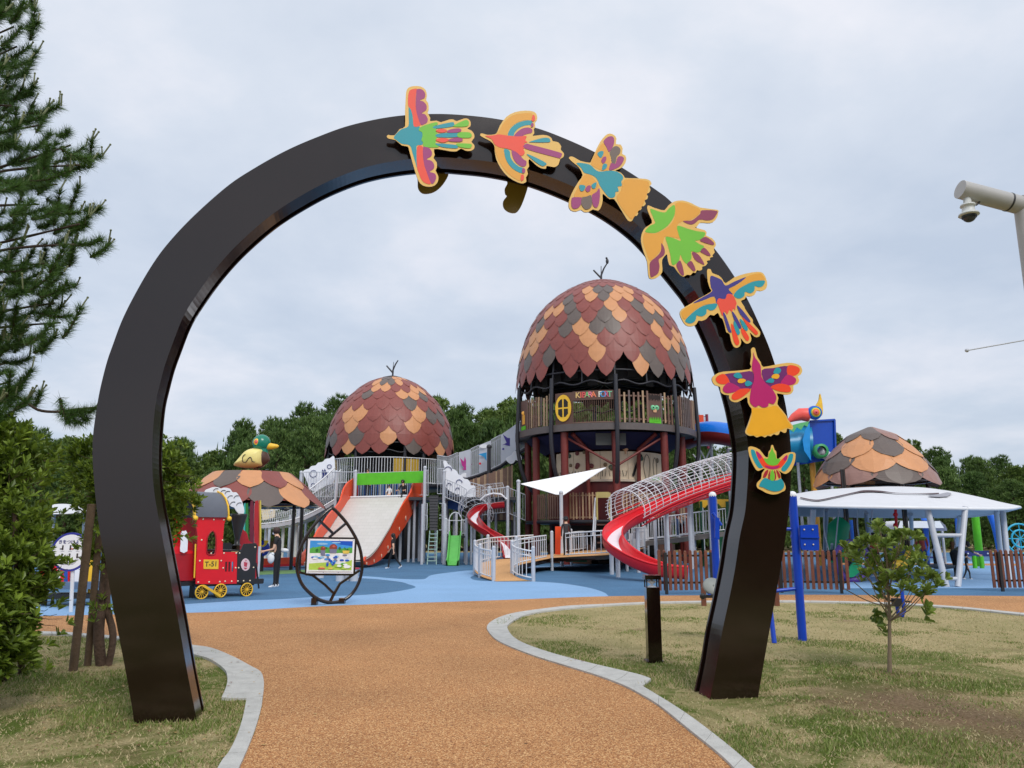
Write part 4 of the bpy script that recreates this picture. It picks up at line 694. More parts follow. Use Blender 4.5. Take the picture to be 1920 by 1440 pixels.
def onb(u, v, d):   # u, v in the panel's own 0..1 frame
    a = [BP.pt(*q, 0.045 + d) for q in cr_]; return a[0].lerp(a[1], u).lerp(a[3].lerp(a[2], u), v)
bcol = [m_clw] + [mat('map_' + n_, c_, 0.45, var=0.12, scale=9) for n_, c_ in (('sky_blue', srgb(60, 150, 226)), ('deep_blue', srgb(16, 84, 196)), ('pale_blue', srgb(150, 196, 232)), ('green', srgb(88, 170, 72)), ('lime', srgb(176, 208, 84)), ('brown', srgb(140, 66, 50)), ('white', srgb(232, 236, 240)), ('yellow', srgb(228, 200, 90)), ('grey', srgb(120, 124, 150)), ('red', srgb(206, 96, 88)), ('dark_green', srgb(40, 110, 50)))]
rnd = random.Random(5); lay = [0.001]
def pat(l, c_): lay[0] += 0.0003; mb.poly([onb(u, v, lay[0]) for u, v in l], mi=c_)
def blob(u, v, ru, rv, c_, n=14, jig=0.18):
    pat([(min(.955, max(.045, u + math.cos(2 * math.pi * i / n) * ru * (1 + jig * (rnd.random() - .5)))), min(.93, max(.05, v + math.sin(2 * math.pi * i / n) * rv * (1 + jig * (rnd.random() - .5))))) for i in range(n)], c_)
pat([(.04, .05), (.96, .05), (.96, .5), (.04, .5)], 1); pat([(.45, .05), (.96, .05), (.96, .2), (.7, .16)], 2); pat([(.04, .28), (.3, .2), (.6, .3), (.96, .24), (.96, .9), (.04, .9)], 4)
blob(.3, .14, .12, .03, 3); blob(.6, .10, .1, .02, 3); pat([(.04, .42), (.96, .40), (.96, .74), (.04, .72)], 7); pat([(.04, .72), (.4, .68), (.7, .74), (.96, .6), (.96, .91), (.04, .91)], 5)
for i in range(26): blob(.06 + .88 * rnd.random(), .27 + .10 * rnd.random(), .03, .045, 4 if i % 3 else 11)
for u, v, r_ in ((.32, .28, .055), (.54, .24, .085)): blob(u, v, r_, r_ * 1.15, 6, 16, .05); blob(u + .01, v - .03, r_ * .4, r_ * .35, 10, 10); pat([(u - r_, v + .05), (u + r_, v + .05), (u + r_ * .8, v + .17), (u - r_ * .8, v + .17)], 9)
pat([(.74, .33), (.9, .33), (.88, .42), (.76, .42)], 8)
for i in range(16): blob(.10 + .8 * rnd.random(), .46 + .20 * rnd.random(), .05, .028, (2, 1, 9, 7, 3)[i % 5])
for i in range(14): blob(.42 + .2 * rnd.random(), .52 + .24 * rnd.random(), .025, .045, (2, 1, 9, 2, 7)[i % 5])
for i in range(10): blob(.1 + .8 * rnd.random(), .72 + .14 * rnd.random(), .05, .03, (5, 8, 4, 7)[i % 4])
blob(.86, .80, .08, .045, 7, 18, 0); pat([(.24, .84), (.38, .84), (.38, .88), (.24, .88)], 10)
pat([(.04, .905), (.96, .905), (.96, .94), (.04, .94)], 7)
for u in (.03, .35, .67, .97):
    for v in (.025, .97): mb.sphere(onb(u, v, 0.002), 0.009, 6, 4, mi=9)
mb.build('map_panel', bcol, bd)
# ================================================================ round shelter with the duck
m_sc = [mat('scale_red_brown', srgb(134, 68, 60), 0.46, var=0.08), mat('scale_tan', srgb(202, 142, 96), 0.46, var=0.06), mat('scale_grey_brown', srgb(98, 86, 80), 0.46, var=0.08)]
def proj(p):
    d = p - V((0, 0, CAM_H)); v_ = d.y * _cp + d.z * _sp; return 960 + FPX * d.x / v_, 720 - FPX * (d.z * _cp - d.y * _sp) / v_
def fringe(c, prof, rows, cols, seed, miss=None, lift=0.05, probs=(.62, .18, .20), colf=None, marks=None, mr=11, ao=0.0):
    mb = MB(); rn = random.Random(seed); n = cols
    def pick(j, a, t0, tl, dflt):
        if colf: return colf(j, a)
        if marks and math.cos(a) > .1:   # the photo's own pattern on the side it shows
            t = max(0, min(.999, t0 + tl * .62)) * (len(prof) - 1); i_ = int(t); f_ = t - i_; r_ = prof[i_][0] * (1 - f_) + prof[i_ + 1][0] * f_; z_ = prof[i_][1] * (1 - f_) + prof[i_ + 1][1] * f_
            qx, qy = proj(V((c[0] + r_ * math.sin(a), c[1] - r_ * math.cos(a), z_))); b_ = min(((qx - x) ** 2 + (qy - y) ** 2, k) for x, y, k in marks); return b_[1] if b_[0] < mr * mr else 0
        return dflt
    for j, (t0, tl) in enumerate(rows):
        for i in range(n):
            if miss and miss(j, i): continue
            a = 2 * math.pi * (i + (0.5 if j % 2 else 0)) / n; q = rn.random()
            leafscale(mb, c, prof, t0, tl, a + ao, math.pi / n * 1.16, pick(j, a, t0, tl, 0 if q < probs[0] else (1 if q < probs[0] + probs[1] else 2)), lift=lift + 0.004 * ((i * 7 + j * 3) % 3), nu=4, nv=8)
    return mb
gz = thing('round_shelter', V((0, 0, 0)), 'round shelter with flat topped brown leaf scale roof and black posts', 'shelter'); gc = P(470, 945, 31.0); gc = V((gc.x, 31.0, 0)); gz.location = gc
z0_, z1_ = P(470, 887, 31).z, P(470, 943, 29).z - 0.05; prof = [(1.50, z0_), (2.15, z0_ - (z0_ - z1_) * .42), (2.85, z1_)]
mb = fringe(gc, prof, [(-0.02, 0.62), (0.42, 0.66)], 13, 11, ao=R(17), colf=lambda j, a: {(0, -3): 1, (0, -2): 1, (0, -1): 2, (0, 0): 1, (0, 1): 0, (0, 2): 1, (0, 3): 0, (1, -3): 0, (1, -2): 0, (1, -1): 0, (1, 0): 2, (1, 1): 1, (1, 2): 0}.get((j, math.floor(((a + math.pi) % (2 * math.pi) - math.pi) / .4833 + (.5 if j == 0 else .01))), (j + int(a * 3)) % 3), lift=0.06, probs=(.4, .35, .25)); mb.lathe(gc, [(0.01, z0_ + 0.02), (1.5, z0_), (2.1, z0_ - (z0_ - z1_) * .43), (2.72, z1_ + 0.14)], 32, mi=0); mb.build('roof', m_sc, gz)
mb = MB(); mb.lathe(gc, [(2.70, z1_ + 0.04), (2.70, z1_ - 0.04), (2.3, z1_ + 0.1), (1.4, z0_ - 0.1), (0.05, z0_ - 0.05)], 24); mb.build('roof_frame', m_dark, gz)
for i in range(6):
    a = R(24 + 60 * i); q = gc + V((2.15 * math.sin(a), -2.15 * math.cos(a), 0)); mb = MB(); mb.cyl(q, q + V((0, 0, z1_ + 0.25)), 0.075, n=10); mb.build('post', m_dark, gz)
dk = thing('duck_figure', gc + V((0, 0, z0_)), 'large mallard duck figure with cream wings standing on the flat shelter roof', 'duck sculpture')
DP = Plane(V((-20, 31, 0)), V((20, 31, 0)))
def dpx(x, y, d=0.0): return DP.pt(*c2([(x, y)])[0], d)
k6 = 31.0 / FPX / 6
mb = MB(); path = [(870, 555), (920, 520), (985, 480), (1060, 465), (1130, 470), (1180, 490), (1215, 510)]; rad_ = [0.02, 0.16, 0.36, 0.52, 0.50, 0.36, 0.12]
# the body: an egg swept from tail to breast
ctr = catmull([dpx(x, y) for x, y in [(850, 560), (910, 530), (980, 505), (1050, 482), (1110, 478), (1160, 480), (1200, 490), (1235, 500)]], 4); rr_ = [0.03, .12, .22, .30, .355, .40, .43, .455, .47, .48, .485, .485, .48, .475, .468, .46, .45, .44, .425, .41, .39, .36, .33, .29, .24, .19, .13, .08, .02]
mb.tube(ctr, [rr_[min(i, 28)] * (0.93 if i > 18 else 0.55 + 0.28 * i / 14 if i <= 14 else .83 + .025 * (i - 14)) for i in range(len(ctr))], 18); mb.build('body', mat('duck_brown', srgb(84, 58, 46), 0.35), dk)
for s_ in (1, -1):
    mb = MB(); wing = c2([(845, 555), (870, 520), (920, 460), (970, 405), (1030, 375), (1100, 370), (1160, 380), (1175, 400), (1183, 470), (1172, 530), (1150, 565), (1080, 582), (990, 588), (900, 575)])
    out_ = catmull([DP.pt(x, y, 0) for x, y in wing], 3, True); cx_, cz_ = dpx(1060, 480).x, dpx(1060, 480).z; rows = []
    for i in range(7):
        t = i / 6; bul = math.sqrt(max(0, 1 - (1 - t) ** 2 * 0)) ; row = []
        for p in out_:
            q = V((cx_, 31, cz_)).lerp(p, 1 - t); d_ = 0.18 + 0.40 * math.sqrt(1 - (1 - t) ** 2.4) ; row.append(V((q.x, 31 - s_ * d_, q.z)))
        rows.append(row)
    rows.insert(0, [V((p.x, 31 - s_ * 0.02, p.z)) for p in out_]); mb.grid(rows, closed=True)
    if s_ > 0:
        for l in ([(960, 430), (935, 450), (928, 490), (935, 515), (958, 522), (975, 505), (1000, 470), (1020, 465), (1032, 490), (1038, 512), (1065, 518)],):
            mb.tube(catmull([dpx(x, y, 0.60 if 940 < x < 1060 else 0.56) for x, y in l], 3), 0.016, 5, 1)
    mb.build('wing', [mat('duck_cream', srgb(236, 220, 138), 0.4, var=0.03), m_black], dk)
mb = MB(); hc = dpx(1142, 305); mb.sphere(hc, 0.36, 22, 14, sc=(1, .95, 0.98)); mb.cyl(dpx(1150, 350), dpx(1150, 420), 0.22, 0.24, 14); ho = mb.build('head', mat('duck_green', srgb(18, 122, 98), 0.22, var=0.03), dk)
for r_, c_, d_ in ((0.115, 'duck_yellow', 0.0), (0.085, 'duck_orange', 0.02), (0.05, 'duck_pink', 0.04), (0.02, 'duck_yellow', .055)):
    mb = MB(); e = hc + V((-0.11, -0.30 - d_, 0.02)); mb.sphere(e, r_, 14, 8, sc=(1, .45, 1.15)); mb.build('eye_ring', mat(c_, {'duck_yellow': srgb(240, 200, 60), 'duck_orange': srgb(240, 100, 70), 'duck_pink': srgb(220, 60, 110)}[c_], 0.35), ho)
mb = MB(); mb.tube([dpx(1195, 338), dpx(1260, 342), dpx(1320, 340), dpx(1337, 338)], [0.15, 0.125, 0.075, 0.02], 12); mb.build('bill', m_yel, dk)
for x in (1065, 1095): mb = MB(); mb.cyl(dpx(x, 575), dpx(x, 612), 0.035); mb.sphere(dpx(x + 8, 612), 0.07, 10, 6, sc=(1.4, 1, .4)); mb.build('leg', mat('duck_leg', srgb(110, 60, 40), 0.5), dk)
# rainbow sound panel under the shelter
rp_ = thing('rainbow_panel', G(470, 1068), 'tall rainbow striped arch panel beside the round shelter', 'play panel'); RP = Plane(V((-20, 27.5, 0)), V((20, 27.5, 0)))
for i, (c_, x0, x1) in enumerate((('rain_teal', 940, 962), ('rain_green', 962, 990), ('rain_maroon', 1012, 1050), ('rain_red', 1062, 1110), ('rain_orange', 1110, 1122), ('rain_yellow', 1122, 1135))):
    mb = MB(); top = 985 if i < 2 else 955; mb.poly(catmull(RP.l(c2([(x0, 1500), (x0, top + 60), ((x0 + x1) / 2, top), (x1, top + 50), (x1, 1500)])), 2, True), V((0, 0.05, 0)))
    mb.build('stripe', mat(c_, {'rain_teal': srgb(60, 170, 160), 'rain_green': srgb(40, 120, 50), 'rain_maroon': srgb(110, 26, 50), 'rain_red': srgb(180, 34, 40), 'rain_orange': srgb(200, 110, 40), 'rain_yellow': srgb(214, 190, 80)}[c_], 0.45), rp_)
mb = MB()
for x in (1035, 1120): q = RP.pt(*c2([(x, 1500)])[0]); mb.cyl(V((q.x, q.y, 0)), V((q.x, q.y, q.z + 0.1)), 0.05)
q = RP.pt(*c2([(1040, 1500)])[0], -0.03); mb.cyl(V((q.x, q.y + .06, 0)), V((q.x, q.y + .06, RP.pt(*c2([(1040, 980)])[0]).z)), 0.06); mb.build('post', m_grey, rp_)
hp = thing('hexagon_panel', G(492, 1072), 'blue disc drum with yellow horn on a dark post beside the locomotive front', 'play panel'); HP = Plane(V((-20, G(492, 1072).y, 0)), V((20, G(492, 1072).y, 0)))
mb = MB(); c = HP.pt(*c3([(1145, 530)])[0]); mb.lathe(c, [(0.01, -.03), (0.30, -.03), (0.32, 0), (0.30, .03), (.01, .03)], 20, axis=Matrix.Rotation(R(90), 3, 'X')); mb.build('drum', mat('royal_blue', srgb(24, 52, 170), 0.35), hp)
mb = MB(); mb.tube(HP.l(c3([(1105, 470), (1130, 500), (1165, 505), (1190, 480), (1195, 440)])), [.02, .03, .05, .07, .10], 8); mb.build('horn', m_yel, hp)
mb = MB(); q = HP.pt(*c3([(1150, 530)])[0], -.05); mb.cyl(V((q.x, q.y, 0)), q, 0.09); mb.build('post', m_black, hp)
for x, y, h_ in ((600, 1084, .30), (637, 1090, .38), (652, 1089, .40), (664, 1090, .42)):
    q = G(x, y); mb = MB(); mb.cyl(q, q + V((0, 0, h_ - .04)), 0.13, n=16); mb.cyl(q + V((0, 0, h_ - .04)), q + V((0, 0, h_)), 0.16, n=16, mi=1)
    tag(mb.build('stepping_stool', [m_grey, m_clw if x < 660 else mat('stool_red', srgb(190, 60, 80), 0.4)], None, q), 'short grey stool with ' + {600: 'white top, leftmost of those seen through the board frame', 637: 'white top, taller of the pair under the map panel', 652: 'white top, right behind the taller stool', 664: 'red top seen through the board frame'}[x], 'stool', 'stools behind the map board')
# ================================================================ the two acorn towers
m_slat = [mat('slat_brown', srgb(120, 92, 78), 0.6, var=0.2), mat('slat_tan', srgb(170, 142, 112), 0.6, var=0.15), mat('slat_taupe', srgb(98, 84, 80), 0.6, var=0.15)]
m_pbrown = mat('brown_panel', srgb(96, 68, 58), 0.5); m_beige = mat('beige_panel', srgb(226, 206, 176), 0.55, var=0.08, scale=2); m_net = mat('navy_net', srgb(12, 20, 64), 0.8)
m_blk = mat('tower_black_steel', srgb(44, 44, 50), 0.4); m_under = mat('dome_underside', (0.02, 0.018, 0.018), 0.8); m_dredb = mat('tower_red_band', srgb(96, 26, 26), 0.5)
m_green = mat('lime_panel', srgb(88, 186, 30), 0.45); m_orng = mat('orange_red_panel', srgb(228, 76, 32), 0.38, var=0.05); m_blueb = mat('blue_bars', srgb(30, 92, 176), 0.4)
m_lgrey = mat('light_grey_panel', srgb(196, 200, 210), 0.5, var=0.04); m_ladder = mat('black_mesh_net', (0.03, 0.03, 0.034), 0.6)
def col3(name, parent, mbs, mats): return mbs.build(name, mats, parent)
def ang_pt(c, r, a, z): return V((c.x + r * math.sin(a), c.y - r * math.cos(a), z))
def twig(t, c, z, s, knob):
    mb = MB(); mb.lathe(c, [(0.01, z + .10 * s), (.25 * s, z + .09 * s), (.75 * s, z - .06 * s), (.7 * s, z - .1 * s)], 20); mb.build('cap_plate', m_blk, t)
    mb = MB(); mb.tube([c + V((0, 0, z)), c + V((0.02, 0, z + .55 * s)), c + V((0.18 * s, 0, z + .95 * s)), c + V((.36 * s, 0, z + 1.25 * s))], [.07 * s, .06 * s, .05 * s, .04 * s], 7)
    mb.tube([c + V((0, 0, z + .35 * s)), c + V((-.45 * s, 0, z + .85 * s))], [.06 * s, .05 * s], 7); mb.tube([c + V((.01, 0, z + .5 * s)), c + V((.03, .1, z + 1.15 * s))], [.03 * s, .02 * s], 6)
    if knob: mb.sphere(c + V((.40 * s, 0, z + 1.42 * s)), .12 * s, 10, 7, sc=(.8, .8, 1.5)); mb.sphere(c + V((.36 * s, 0, z + 1.62 * s)), .07 * s, 8, 6)
    mb.build('twig', m_blk, t)
# ---- large tower
BC = V(((1132 - 960) / 1430 * 42 * 1.017, 42.0, 0)); bt = thing('acorn_tower', BC, 'larger acorn domed play tower with KIBARA FORT lettering and red steel columns', 'play tower')
bp = [(0.30, 15.68), (.80, 15.60), (1.30, 15.42), (1.75, 15.18), (2.25, 14.90), (2.78, 14.52), (3.28, 14.05), (3.70, 13.55), (4.02, 13.0), (4.28, 12.42), (4.48, 11.8), (4.64, 11.2), (4.76, 10.55), (4.84, 9.85), (4.90, 9.05)]
rows_ = []
for j in range(12): t0 = (0.0, .085, .165, .245, .325, .405, .485, .565, .645, .72, .79, .855)[j] - 0.03; rows_.append((t0, 0.150 if j < 10 else 0.165))
rn = random.Random(4); gap = {(11, i) for i in range(36) if i % 6 in (0,)}
def domecol(seed): return (.60, .17, .23)
bigm = [(x, y, 1) for x, y in crop(940, 480, 4.8)([(765, 340), (1075, 325), (1110, 355), (500, 480), (450, 530), (960, 420), (1030, 510), (700, 590), (840, 580), (770, 690), (1230, 600), (1350, 630), (310, 750), (400, 700), (330, 850), (920, 860), (1510, 820), (430, 1030), (1295, 1010), (1590, 750), (190, 900), (1300, 450), (1370, 490)])] + [(x, y, 2) for x, y in crop(940, 480, 4.8)([(850, 320), (940, 330), (600, 410), (1180, 450), (670, 530), (910, 500), (380, 650), (630, 690), (900, 640), (1060, 640), (1010, 760), (1330, 690), (1430, 710), (480, 880), (620, 850), (560, 960), (240, 950), (1150, 980), (1350, 870), (1420, 980), (1580, 860), (1360, 560), (1620, 980)])]
smm = [(x, y, 1) for x, y in crop(600, 660, 6)([(680, 370), (765, 370), (870, 330), (905, 440), (740, 510), (860, 500), (800, 600), (1090, 460), (310, 690), (440, 640), (350, 790), (1000, 640), (1160, 690), (1090, 800), (540, 900), (780, 1010), (315, 1040), (1355, 1060)])] + [(x, y, 2) for x, y in crop(600, 660, 6)([(750, 330), (500, 490), (1060, 600), (1180, 520), (620, 790), (790, 770), (680, 900), (390, 900), (1250, 690), (1340, 740), (1160, 900), (1090, 1030), (1400, 960), (130, 1000)])]
mb = fringe(BC, bp, rows_, 34, 21, marks=bigm, mr=13, miss=lambda j, i: j == 11 and i % 6 == 0, lift=0.055, probs=(.58, .17, .25)); mb.build('dome', m_sc, bt)
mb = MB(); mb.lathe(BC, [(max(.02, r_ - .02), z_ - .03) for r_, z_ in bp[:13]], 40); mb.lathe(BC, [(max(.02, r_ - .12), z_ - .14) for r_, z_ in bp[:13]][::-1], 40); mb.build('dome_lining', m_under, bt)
mb = MB()
for zz, rr in ((9.55, 4.70), (8.92, 4.76)):
    mb.tube([ang_pt(BC, rr + .02 * math.sin(i * 1.05), 2 * math.pi * i / 144, zz + (.10 * math.sin(i * math.pi / 4) if zz < 9.2 else 0)) for i in range(144)], 0.05, 5, closed=True)
for i in range(18): a = 2 * math.pi * i / 18; mb.bar(ang_pt(BC, 4.6, a, 10.5), ang_pt(BC, 4.76, a, 8.95), 0.06)
for i in range(9): a = 2 * math.pi * i / 9; mb.bar(ang_pt(BC, 4.7, a, 9.75), ang_pt(BC, 4.7, a + math.pi, 9.75), 0.08)
mb.build('dome_frame', m_blk, bt)
mb = MB(); mb.arc(BC, 3.7, 9.3, 11.4, 0, 2 * math.pi, .1, 40)
for i in range(24): a = i * .2618; q = ang_pt(BC, 3.9, a, 8.9); mb.box((q.x, q.y, 9.9 + .25 * math.sin(i * 2.1)), (.5, .05, 1.5), rz=a)
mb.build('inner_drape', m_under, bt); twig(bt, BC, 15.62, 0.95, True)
DZ = 6.62; RD = 4.9
mb = MB(); mb.lathe(BC, [(0.1, DZ - .02), (RD, DZ - .02), (RD, DZ + .04), (0.1, DZ + .05)][::-1], 64); mb.build('deck', m_blk, bt)
mb = MB(); mb.arc(BC, RD + .06, DZ - .12, DZ + .22, 0, 2 * math.pi, .12, 72); mb.build('deck_rim', mat('deck_rim_taupe', srgb(92, 84, 82), .5), bt)
angs = [R(a) for a in (-74, -39, 0, 39, 74, 110, 146, 180, 214, 250)]
for a in angs:
    mb = MB(); mb.tube([ang_pt(BC, RD + .03, a, 9.25), ang_pt(BC, RD + .16, a, DZ)] + [ang_pt(BC, RD + .16 - 1.25 * (1 - math.cos(t)) , a, DZ - 3.1 * math.sin(t)) for t in (.3, .6, .9, 1.2, 1.5)], .105, 8); mb.build('rib', m_blk, bt)
def slats(mb, a0, a1, z0, z1, r_, sp, seed, jag=.22, w=.09, cols=(0, 1, 2, 0, 1)):
    rn = random.Random(seed); n = max(2, int((a1 - a0) * r_ / sp))
    for i in range(n + 1):
        a = a0 + (a1 - a0) * i / n; p = ang_pt(BC, r_, a, 0); mb.box((p.x, p.y, (z0 + z1) / 2 + (jag * (rn.random() - .5)) / 2), (w, .05, z1 - z0 + jag * (rn.random() - .5)), rz=a, mi=cols[rn.randrange(5)])
FZ0, FZ1 = DZ + .24, 8.42; D_ = R(1)
for a0, a1, sp, nm in ((-62, -41, .19, 1), (2, 19, .22, 2), (28.5, 37, .2, 3), (41, 72, .19, 4), (76, 108, .22, 5), (112, 248, .25, 6)):
    mb = MB(); slats(mb, R(a0), R(a1), FZ0, FZ1, RD - .02, sp, nm); mb.arc(BC, RD - .07, FZ0 + .15, FZ0 + .22, R(a0), R(a1), .04, 10); mb.arc(BC, RD - .07, FZ1 - .25, FZ1 - .18, R(a0), R(a1), .04, 10); mb.build('slat_fence', m_slat, bt)
mb = MB(); mb.arc(BC, RD, FZ0 - .05, FZ1 + .02, R(-37), R(-25.5), .05, 6); mb.arc(BC, RD, FZ1 - .42, FZ1 + .05, R(-25.5), R(-1.2), .05, 10); mb.build('name_panel', m_pbrown, bt)
mb = MB()
for i in range(20): a = R(-25 + 23.4 * i / 19); p = ang_pt(BC, RD - .03, a, 0); mb.tube([p + V((0, 0, FZ0)), p + V((0, 0, FZ1 - .42))], .014, 4, caps=False)
mb.arc(BC, RD, FZ0, FZ0 + .05, R(-25.5), R(-1.2), .05, 10); mb.build('bar_fence', m_slat, bt)
# yellow oval window with four panes
ca = R(-31.2); cx = ang_pt(BC, RD + .03, ca, FZ0 + .80); tx = V((math.cos(ca), math.sin(ca), 0)); nn = V((math.sin(ca), -math.cos(ca), 0)); ell = lambda rx, rz, d=0, n=28: [cx + nn * d + tx * (rx * math.cos(2 * math.pi * i / n)) + V((0, 0, rz * math.sin(2 * math.pi * i / n))) for i in range(n)]
mb = MB(); mb.poly(ell(.44, .68, .05), -nn * .04)
for sx in (-1, 1):
    for sz in (-1, 1):
        q = cx + nn * .056 + tx * (.17 * sx) + V((0, 0, .24 * sz)); mb.poly([q + tx * (x * sx) + V((0, 0, z * sz)) for x, z in ((-.13, -.20), (.10, -.20), (.11, .05), (-.02, .20), (-.13, .22))], mi=1)
mb.build('oval_window', [m_yel, m_under], bt)
# lettering: one letter a colour
lc = [srgb(226, 190, 120), srgb(236, 110, 90), srgb(226, 90, 90), srgb(120, 190, 120), srgb(236, 130, 150), srgb(240, 130, 90), None, srgb(230, 226, 210), srgb(60, 150, 210), srgb(210, 80, 120), srgb(120, 190, 150)]
mb = MB(); ms_ = []; txt = 'KIBARA FORT'; a0 = R(-22)
for i, ch in enumerate(txt):
    if ch == ' ': continue
    a = R(-22.2 + 1.86 * i); p = ang_pt(BC, RD + .012, a, FZ1 - .17); t_ = V((math.cos(a), math.sin(a), 0)); text_mesh(mb, ch, p, t_, (0, 0, 1), .40, mi=len(ms_) , depth=.02); mb.arc(BC, RD + .006, FZ1 - .30, FZ1 - .04, a - R(.72), a + R(.72), .005, 1, mi=11) if False else None
    ms_.append(mat('letter_%s' % chr(97 + i), lc[i], .4, var=.03))
mb.build('lettering', ms_, bt)
# animal nook panel: dark gnarled top, green mask and strip of grass
mb = MB(); mb.arc(BC, RD, FZ0 - .05, FZ1 - .08, R(19.5), R(28), .05, 5)
for i in range(12): a = R(20 + 7.6 * i / 11); p = ang_pt(BC, RD + .012, a, FZ1 - .25); mb.box(p, (.035, .015, .28 + .1 * math.sin(i * 2.3)), rz=a, mi=1)
c_ = R(23.6); p = ang_pt(BC, RD + .02, c_, FZ0 + .78); t_ = V((math.cos(c_), math.sin(c_), 0)); n_ = V((math.sin(c_), -math.cos(c_), 0))
mb.poly([p + n_ * .012 + t_ * x + V((0, 0, z)) for x, z in ((-.13, -.10), (-.08, -.24), (.08, -.24), (.13, -.10), (0, -.04))], mi=4)
for s_ in (-1, 1): mb.sphere(p + t_ * (.11 * s_), .13, 12, 8, mi=2, sc=(1, .3, 1)); mb.sphere(p + t_ * (.10 * s_) + n_ * .045, .035, 8, 6, mi=1)
gr_ = []
for i in range(15): a = R(19.6 + 8.2 * i / 14); gr_.append(ang_pt(BC, RD + .03, a, FZ0 + (.30 if i % 2 else .16) + .04 * math.sin(i * 3)))
mb.poly([ang_pt(BC, RD + .03, R(19.6), FZ0)] + gr_ + [ang_pt(BC, RD + .03, R(27.8), FZ0)], mi=3); mb.build('nook_panel', [m_pbrown, m_under, mat('mint_mask', srgb(110, 190, 140), .4), m_green, mat('peach_patch', srgb(206, 160, 120), .5)], bt)
mb = MB(); mb.arc(BC, RD, FZ0 - .05, FZ1 + .02, R(-72), R(-62.5), .05, 5)
a = R(-67); mb.box(ang_pt(BC, RD + .02, a, FZ0 + .55), (.26, .03, .50), rz=a, mi=1); mb.box(ang_pt(BC, RD + .02, a, FZ0 + .10), (.5, .03, .2), rz=a, mi=2); mb.sphere(ang_pt(BC, RD + .02, a, FZ0 + .9), .11, 10, 6, mi=1, sc=(1, .3, 1)); mb.build('side_nook_panel', [m_pbrown, m_gold, m_green], bt)
# red columns and braces below
for a, r_ in ((-64, 3.6), (-33, 3.9), (0, 3.6), (33, 3.9), (62, 3.6), (100, 3.6), (140, 3.6), (180, 3.6), (220, 3.6), (260, 3.6)):
    p = ang_pt(BC, r_ + .7, R(a), 0); mb = MB(); mb.cyl(p, p + V((0, 0, DZ - .15)), .19, n=14); mb.build('column', m_rust, bt)
cb = ang_pt(BC, 4.45, 0, 4.75)
for a in (-33, 33):
    mb = MB(); mb.cyl(cb, ang_pt(BC, 4.55, R(a), DZ - .35), .06); mb.build('brace', m_rust, bt)
for a in (-22, 22):
    mb = MB(); mb.tube([ang_pt(BC, 4.4, R(a * 1.3), DZ - .2), ang_pt(BC, 3.5, R(a), 5.7), ang_pt(BC, 3.4, R(a), 3.4)], .11, 8); mb.build('inner_post', m_rust, bt)
mb = MB(); mb.lathe(BC, [(3.3, 5.7), (4.1, 6.25), (4.35, DZ - .15)], 48, sm=True); mb.lathe(BC, [(3.25, 5.7), (4.05, 6.25), (4.3, DZ - .15)][::-1], 48); mb.build('net', m_net, bt)
mb = MB(); mb.box(ang_pt(BC, 4.25, R(-3), 6.1), (1.5, .06, .6), rz=0); mb.bar(ang_pt(BC, 4.3, R(-3), 5.82), ang_pt(BC, 4.3, R(-3), 6.38), .03); mb.build('hatch', mat('hatch_grey', srgb(72, 74, 72), .6), bt)
# beige drum of activity panels
zb0, zb1 = 4.2, 5.62
for k, (a0, a1) in enumerate(((-62, -38.5), (-38, -12), (-11.6, 14), (14.4, 40), (40.5, 62))):
    mb = MB(); mb.arc(BC, 3.15, zb0, zb1, R(a0), R(a1), .06, 10); rn = random.Random(30 + k)
    def spot(a, z, r_, mi): q = ang_pt(BC, 3.17, a, z); mb.lathe(q, [(.005, -.012), (r_, -.012), (r_, .012), (.005, .012)], 12, mi=mi, axis=Matrix.Rotation(a, 3, 'Z') @ Matrix.Rotation(R(90), 3, 'X'))
    for i in range(5 if k < 3 else 1): spot(R(a0 + (a1 - a0) * (.12 + .76 * rn.random())), zb0 + .55 + .85 * rn.random(), .09 + .05 * rn.random(), 1 + rn.randrange(3))
    for i in range(8 if k < 3 else 0): a = R(a0 + (a1 - a0) * (i + .5) / 8); q = ang_pt(BC, 3.17, a, zb0 + .28); mb.bar(q - V((.04 * math.sin(i * 2), 0, .14)), q + V((.04 * math.sin(i * 3), 0, .16)), .028, .015, mi=4)
    if k == 3:
        q = ang_pt(BC, 3.19, R(24), zb0 + .72); t_ = V((math.cos(R(24)), math.sin(R(24)), 0)); mb.poly([q + t_ * x + V((0, 0, z)) for x, z in ((-.36, -.52), (-.28, -.60), (-.20, -.50), (-.02, -.02), (.20, .38), (.30, .52), (.20, .60), (.10, .50), (.06, .40), (-.18, -.06))], V((0, .02, 0)), mi=4)
        mb.tube(catmull([ang_pt(BC, 3.17, R(36 + x), zb0 + .72 + z * .9) for x, z in ((-3, -.7), (-5, 0), (-2, .6), (2, .5), (3, 0), (1, -.7))], 4), .025, 4, 5)
    if k == 4:
        mb.tube(catmull([ang_pt(BC, 3.17, R(47 + x), zb0 + .72 + z * .9) for x, z in ((-2, -.6), (-3, .1), (0, .5), (3, .1), (2, -.6))], 4), .025, 4, 5)
        mb.poly([ang_pt(BC, 3.18, R(a), zb0 + z) for a, z in ((41, 0), (41.5, .25), (43, .12), (44.5, .3), (46.5, .14), (48.5, .28), (51, .12), (53, .24), (55, 0))], mi=6)
    mb.build('activity_panel', [m_beige, mat('dot_brown', srgb(130, 110, 80), .5), mat('dot_green', srgb(70, 100, 84), .5), mat('dot_maroon', srgb(120, 60, 60), .5), m_under, mat('wood_grain_grey', srgb(150, 140, 124), .6), m_green], bt)
mb = MB(); mb.arc(BC, 3.25, zb0 - .12, zb0 - .01, R(-70), R(70), .18, 30); mb.build('ledge', mat('ledge_cream', srgb(206, 190, 170), .5), bt)
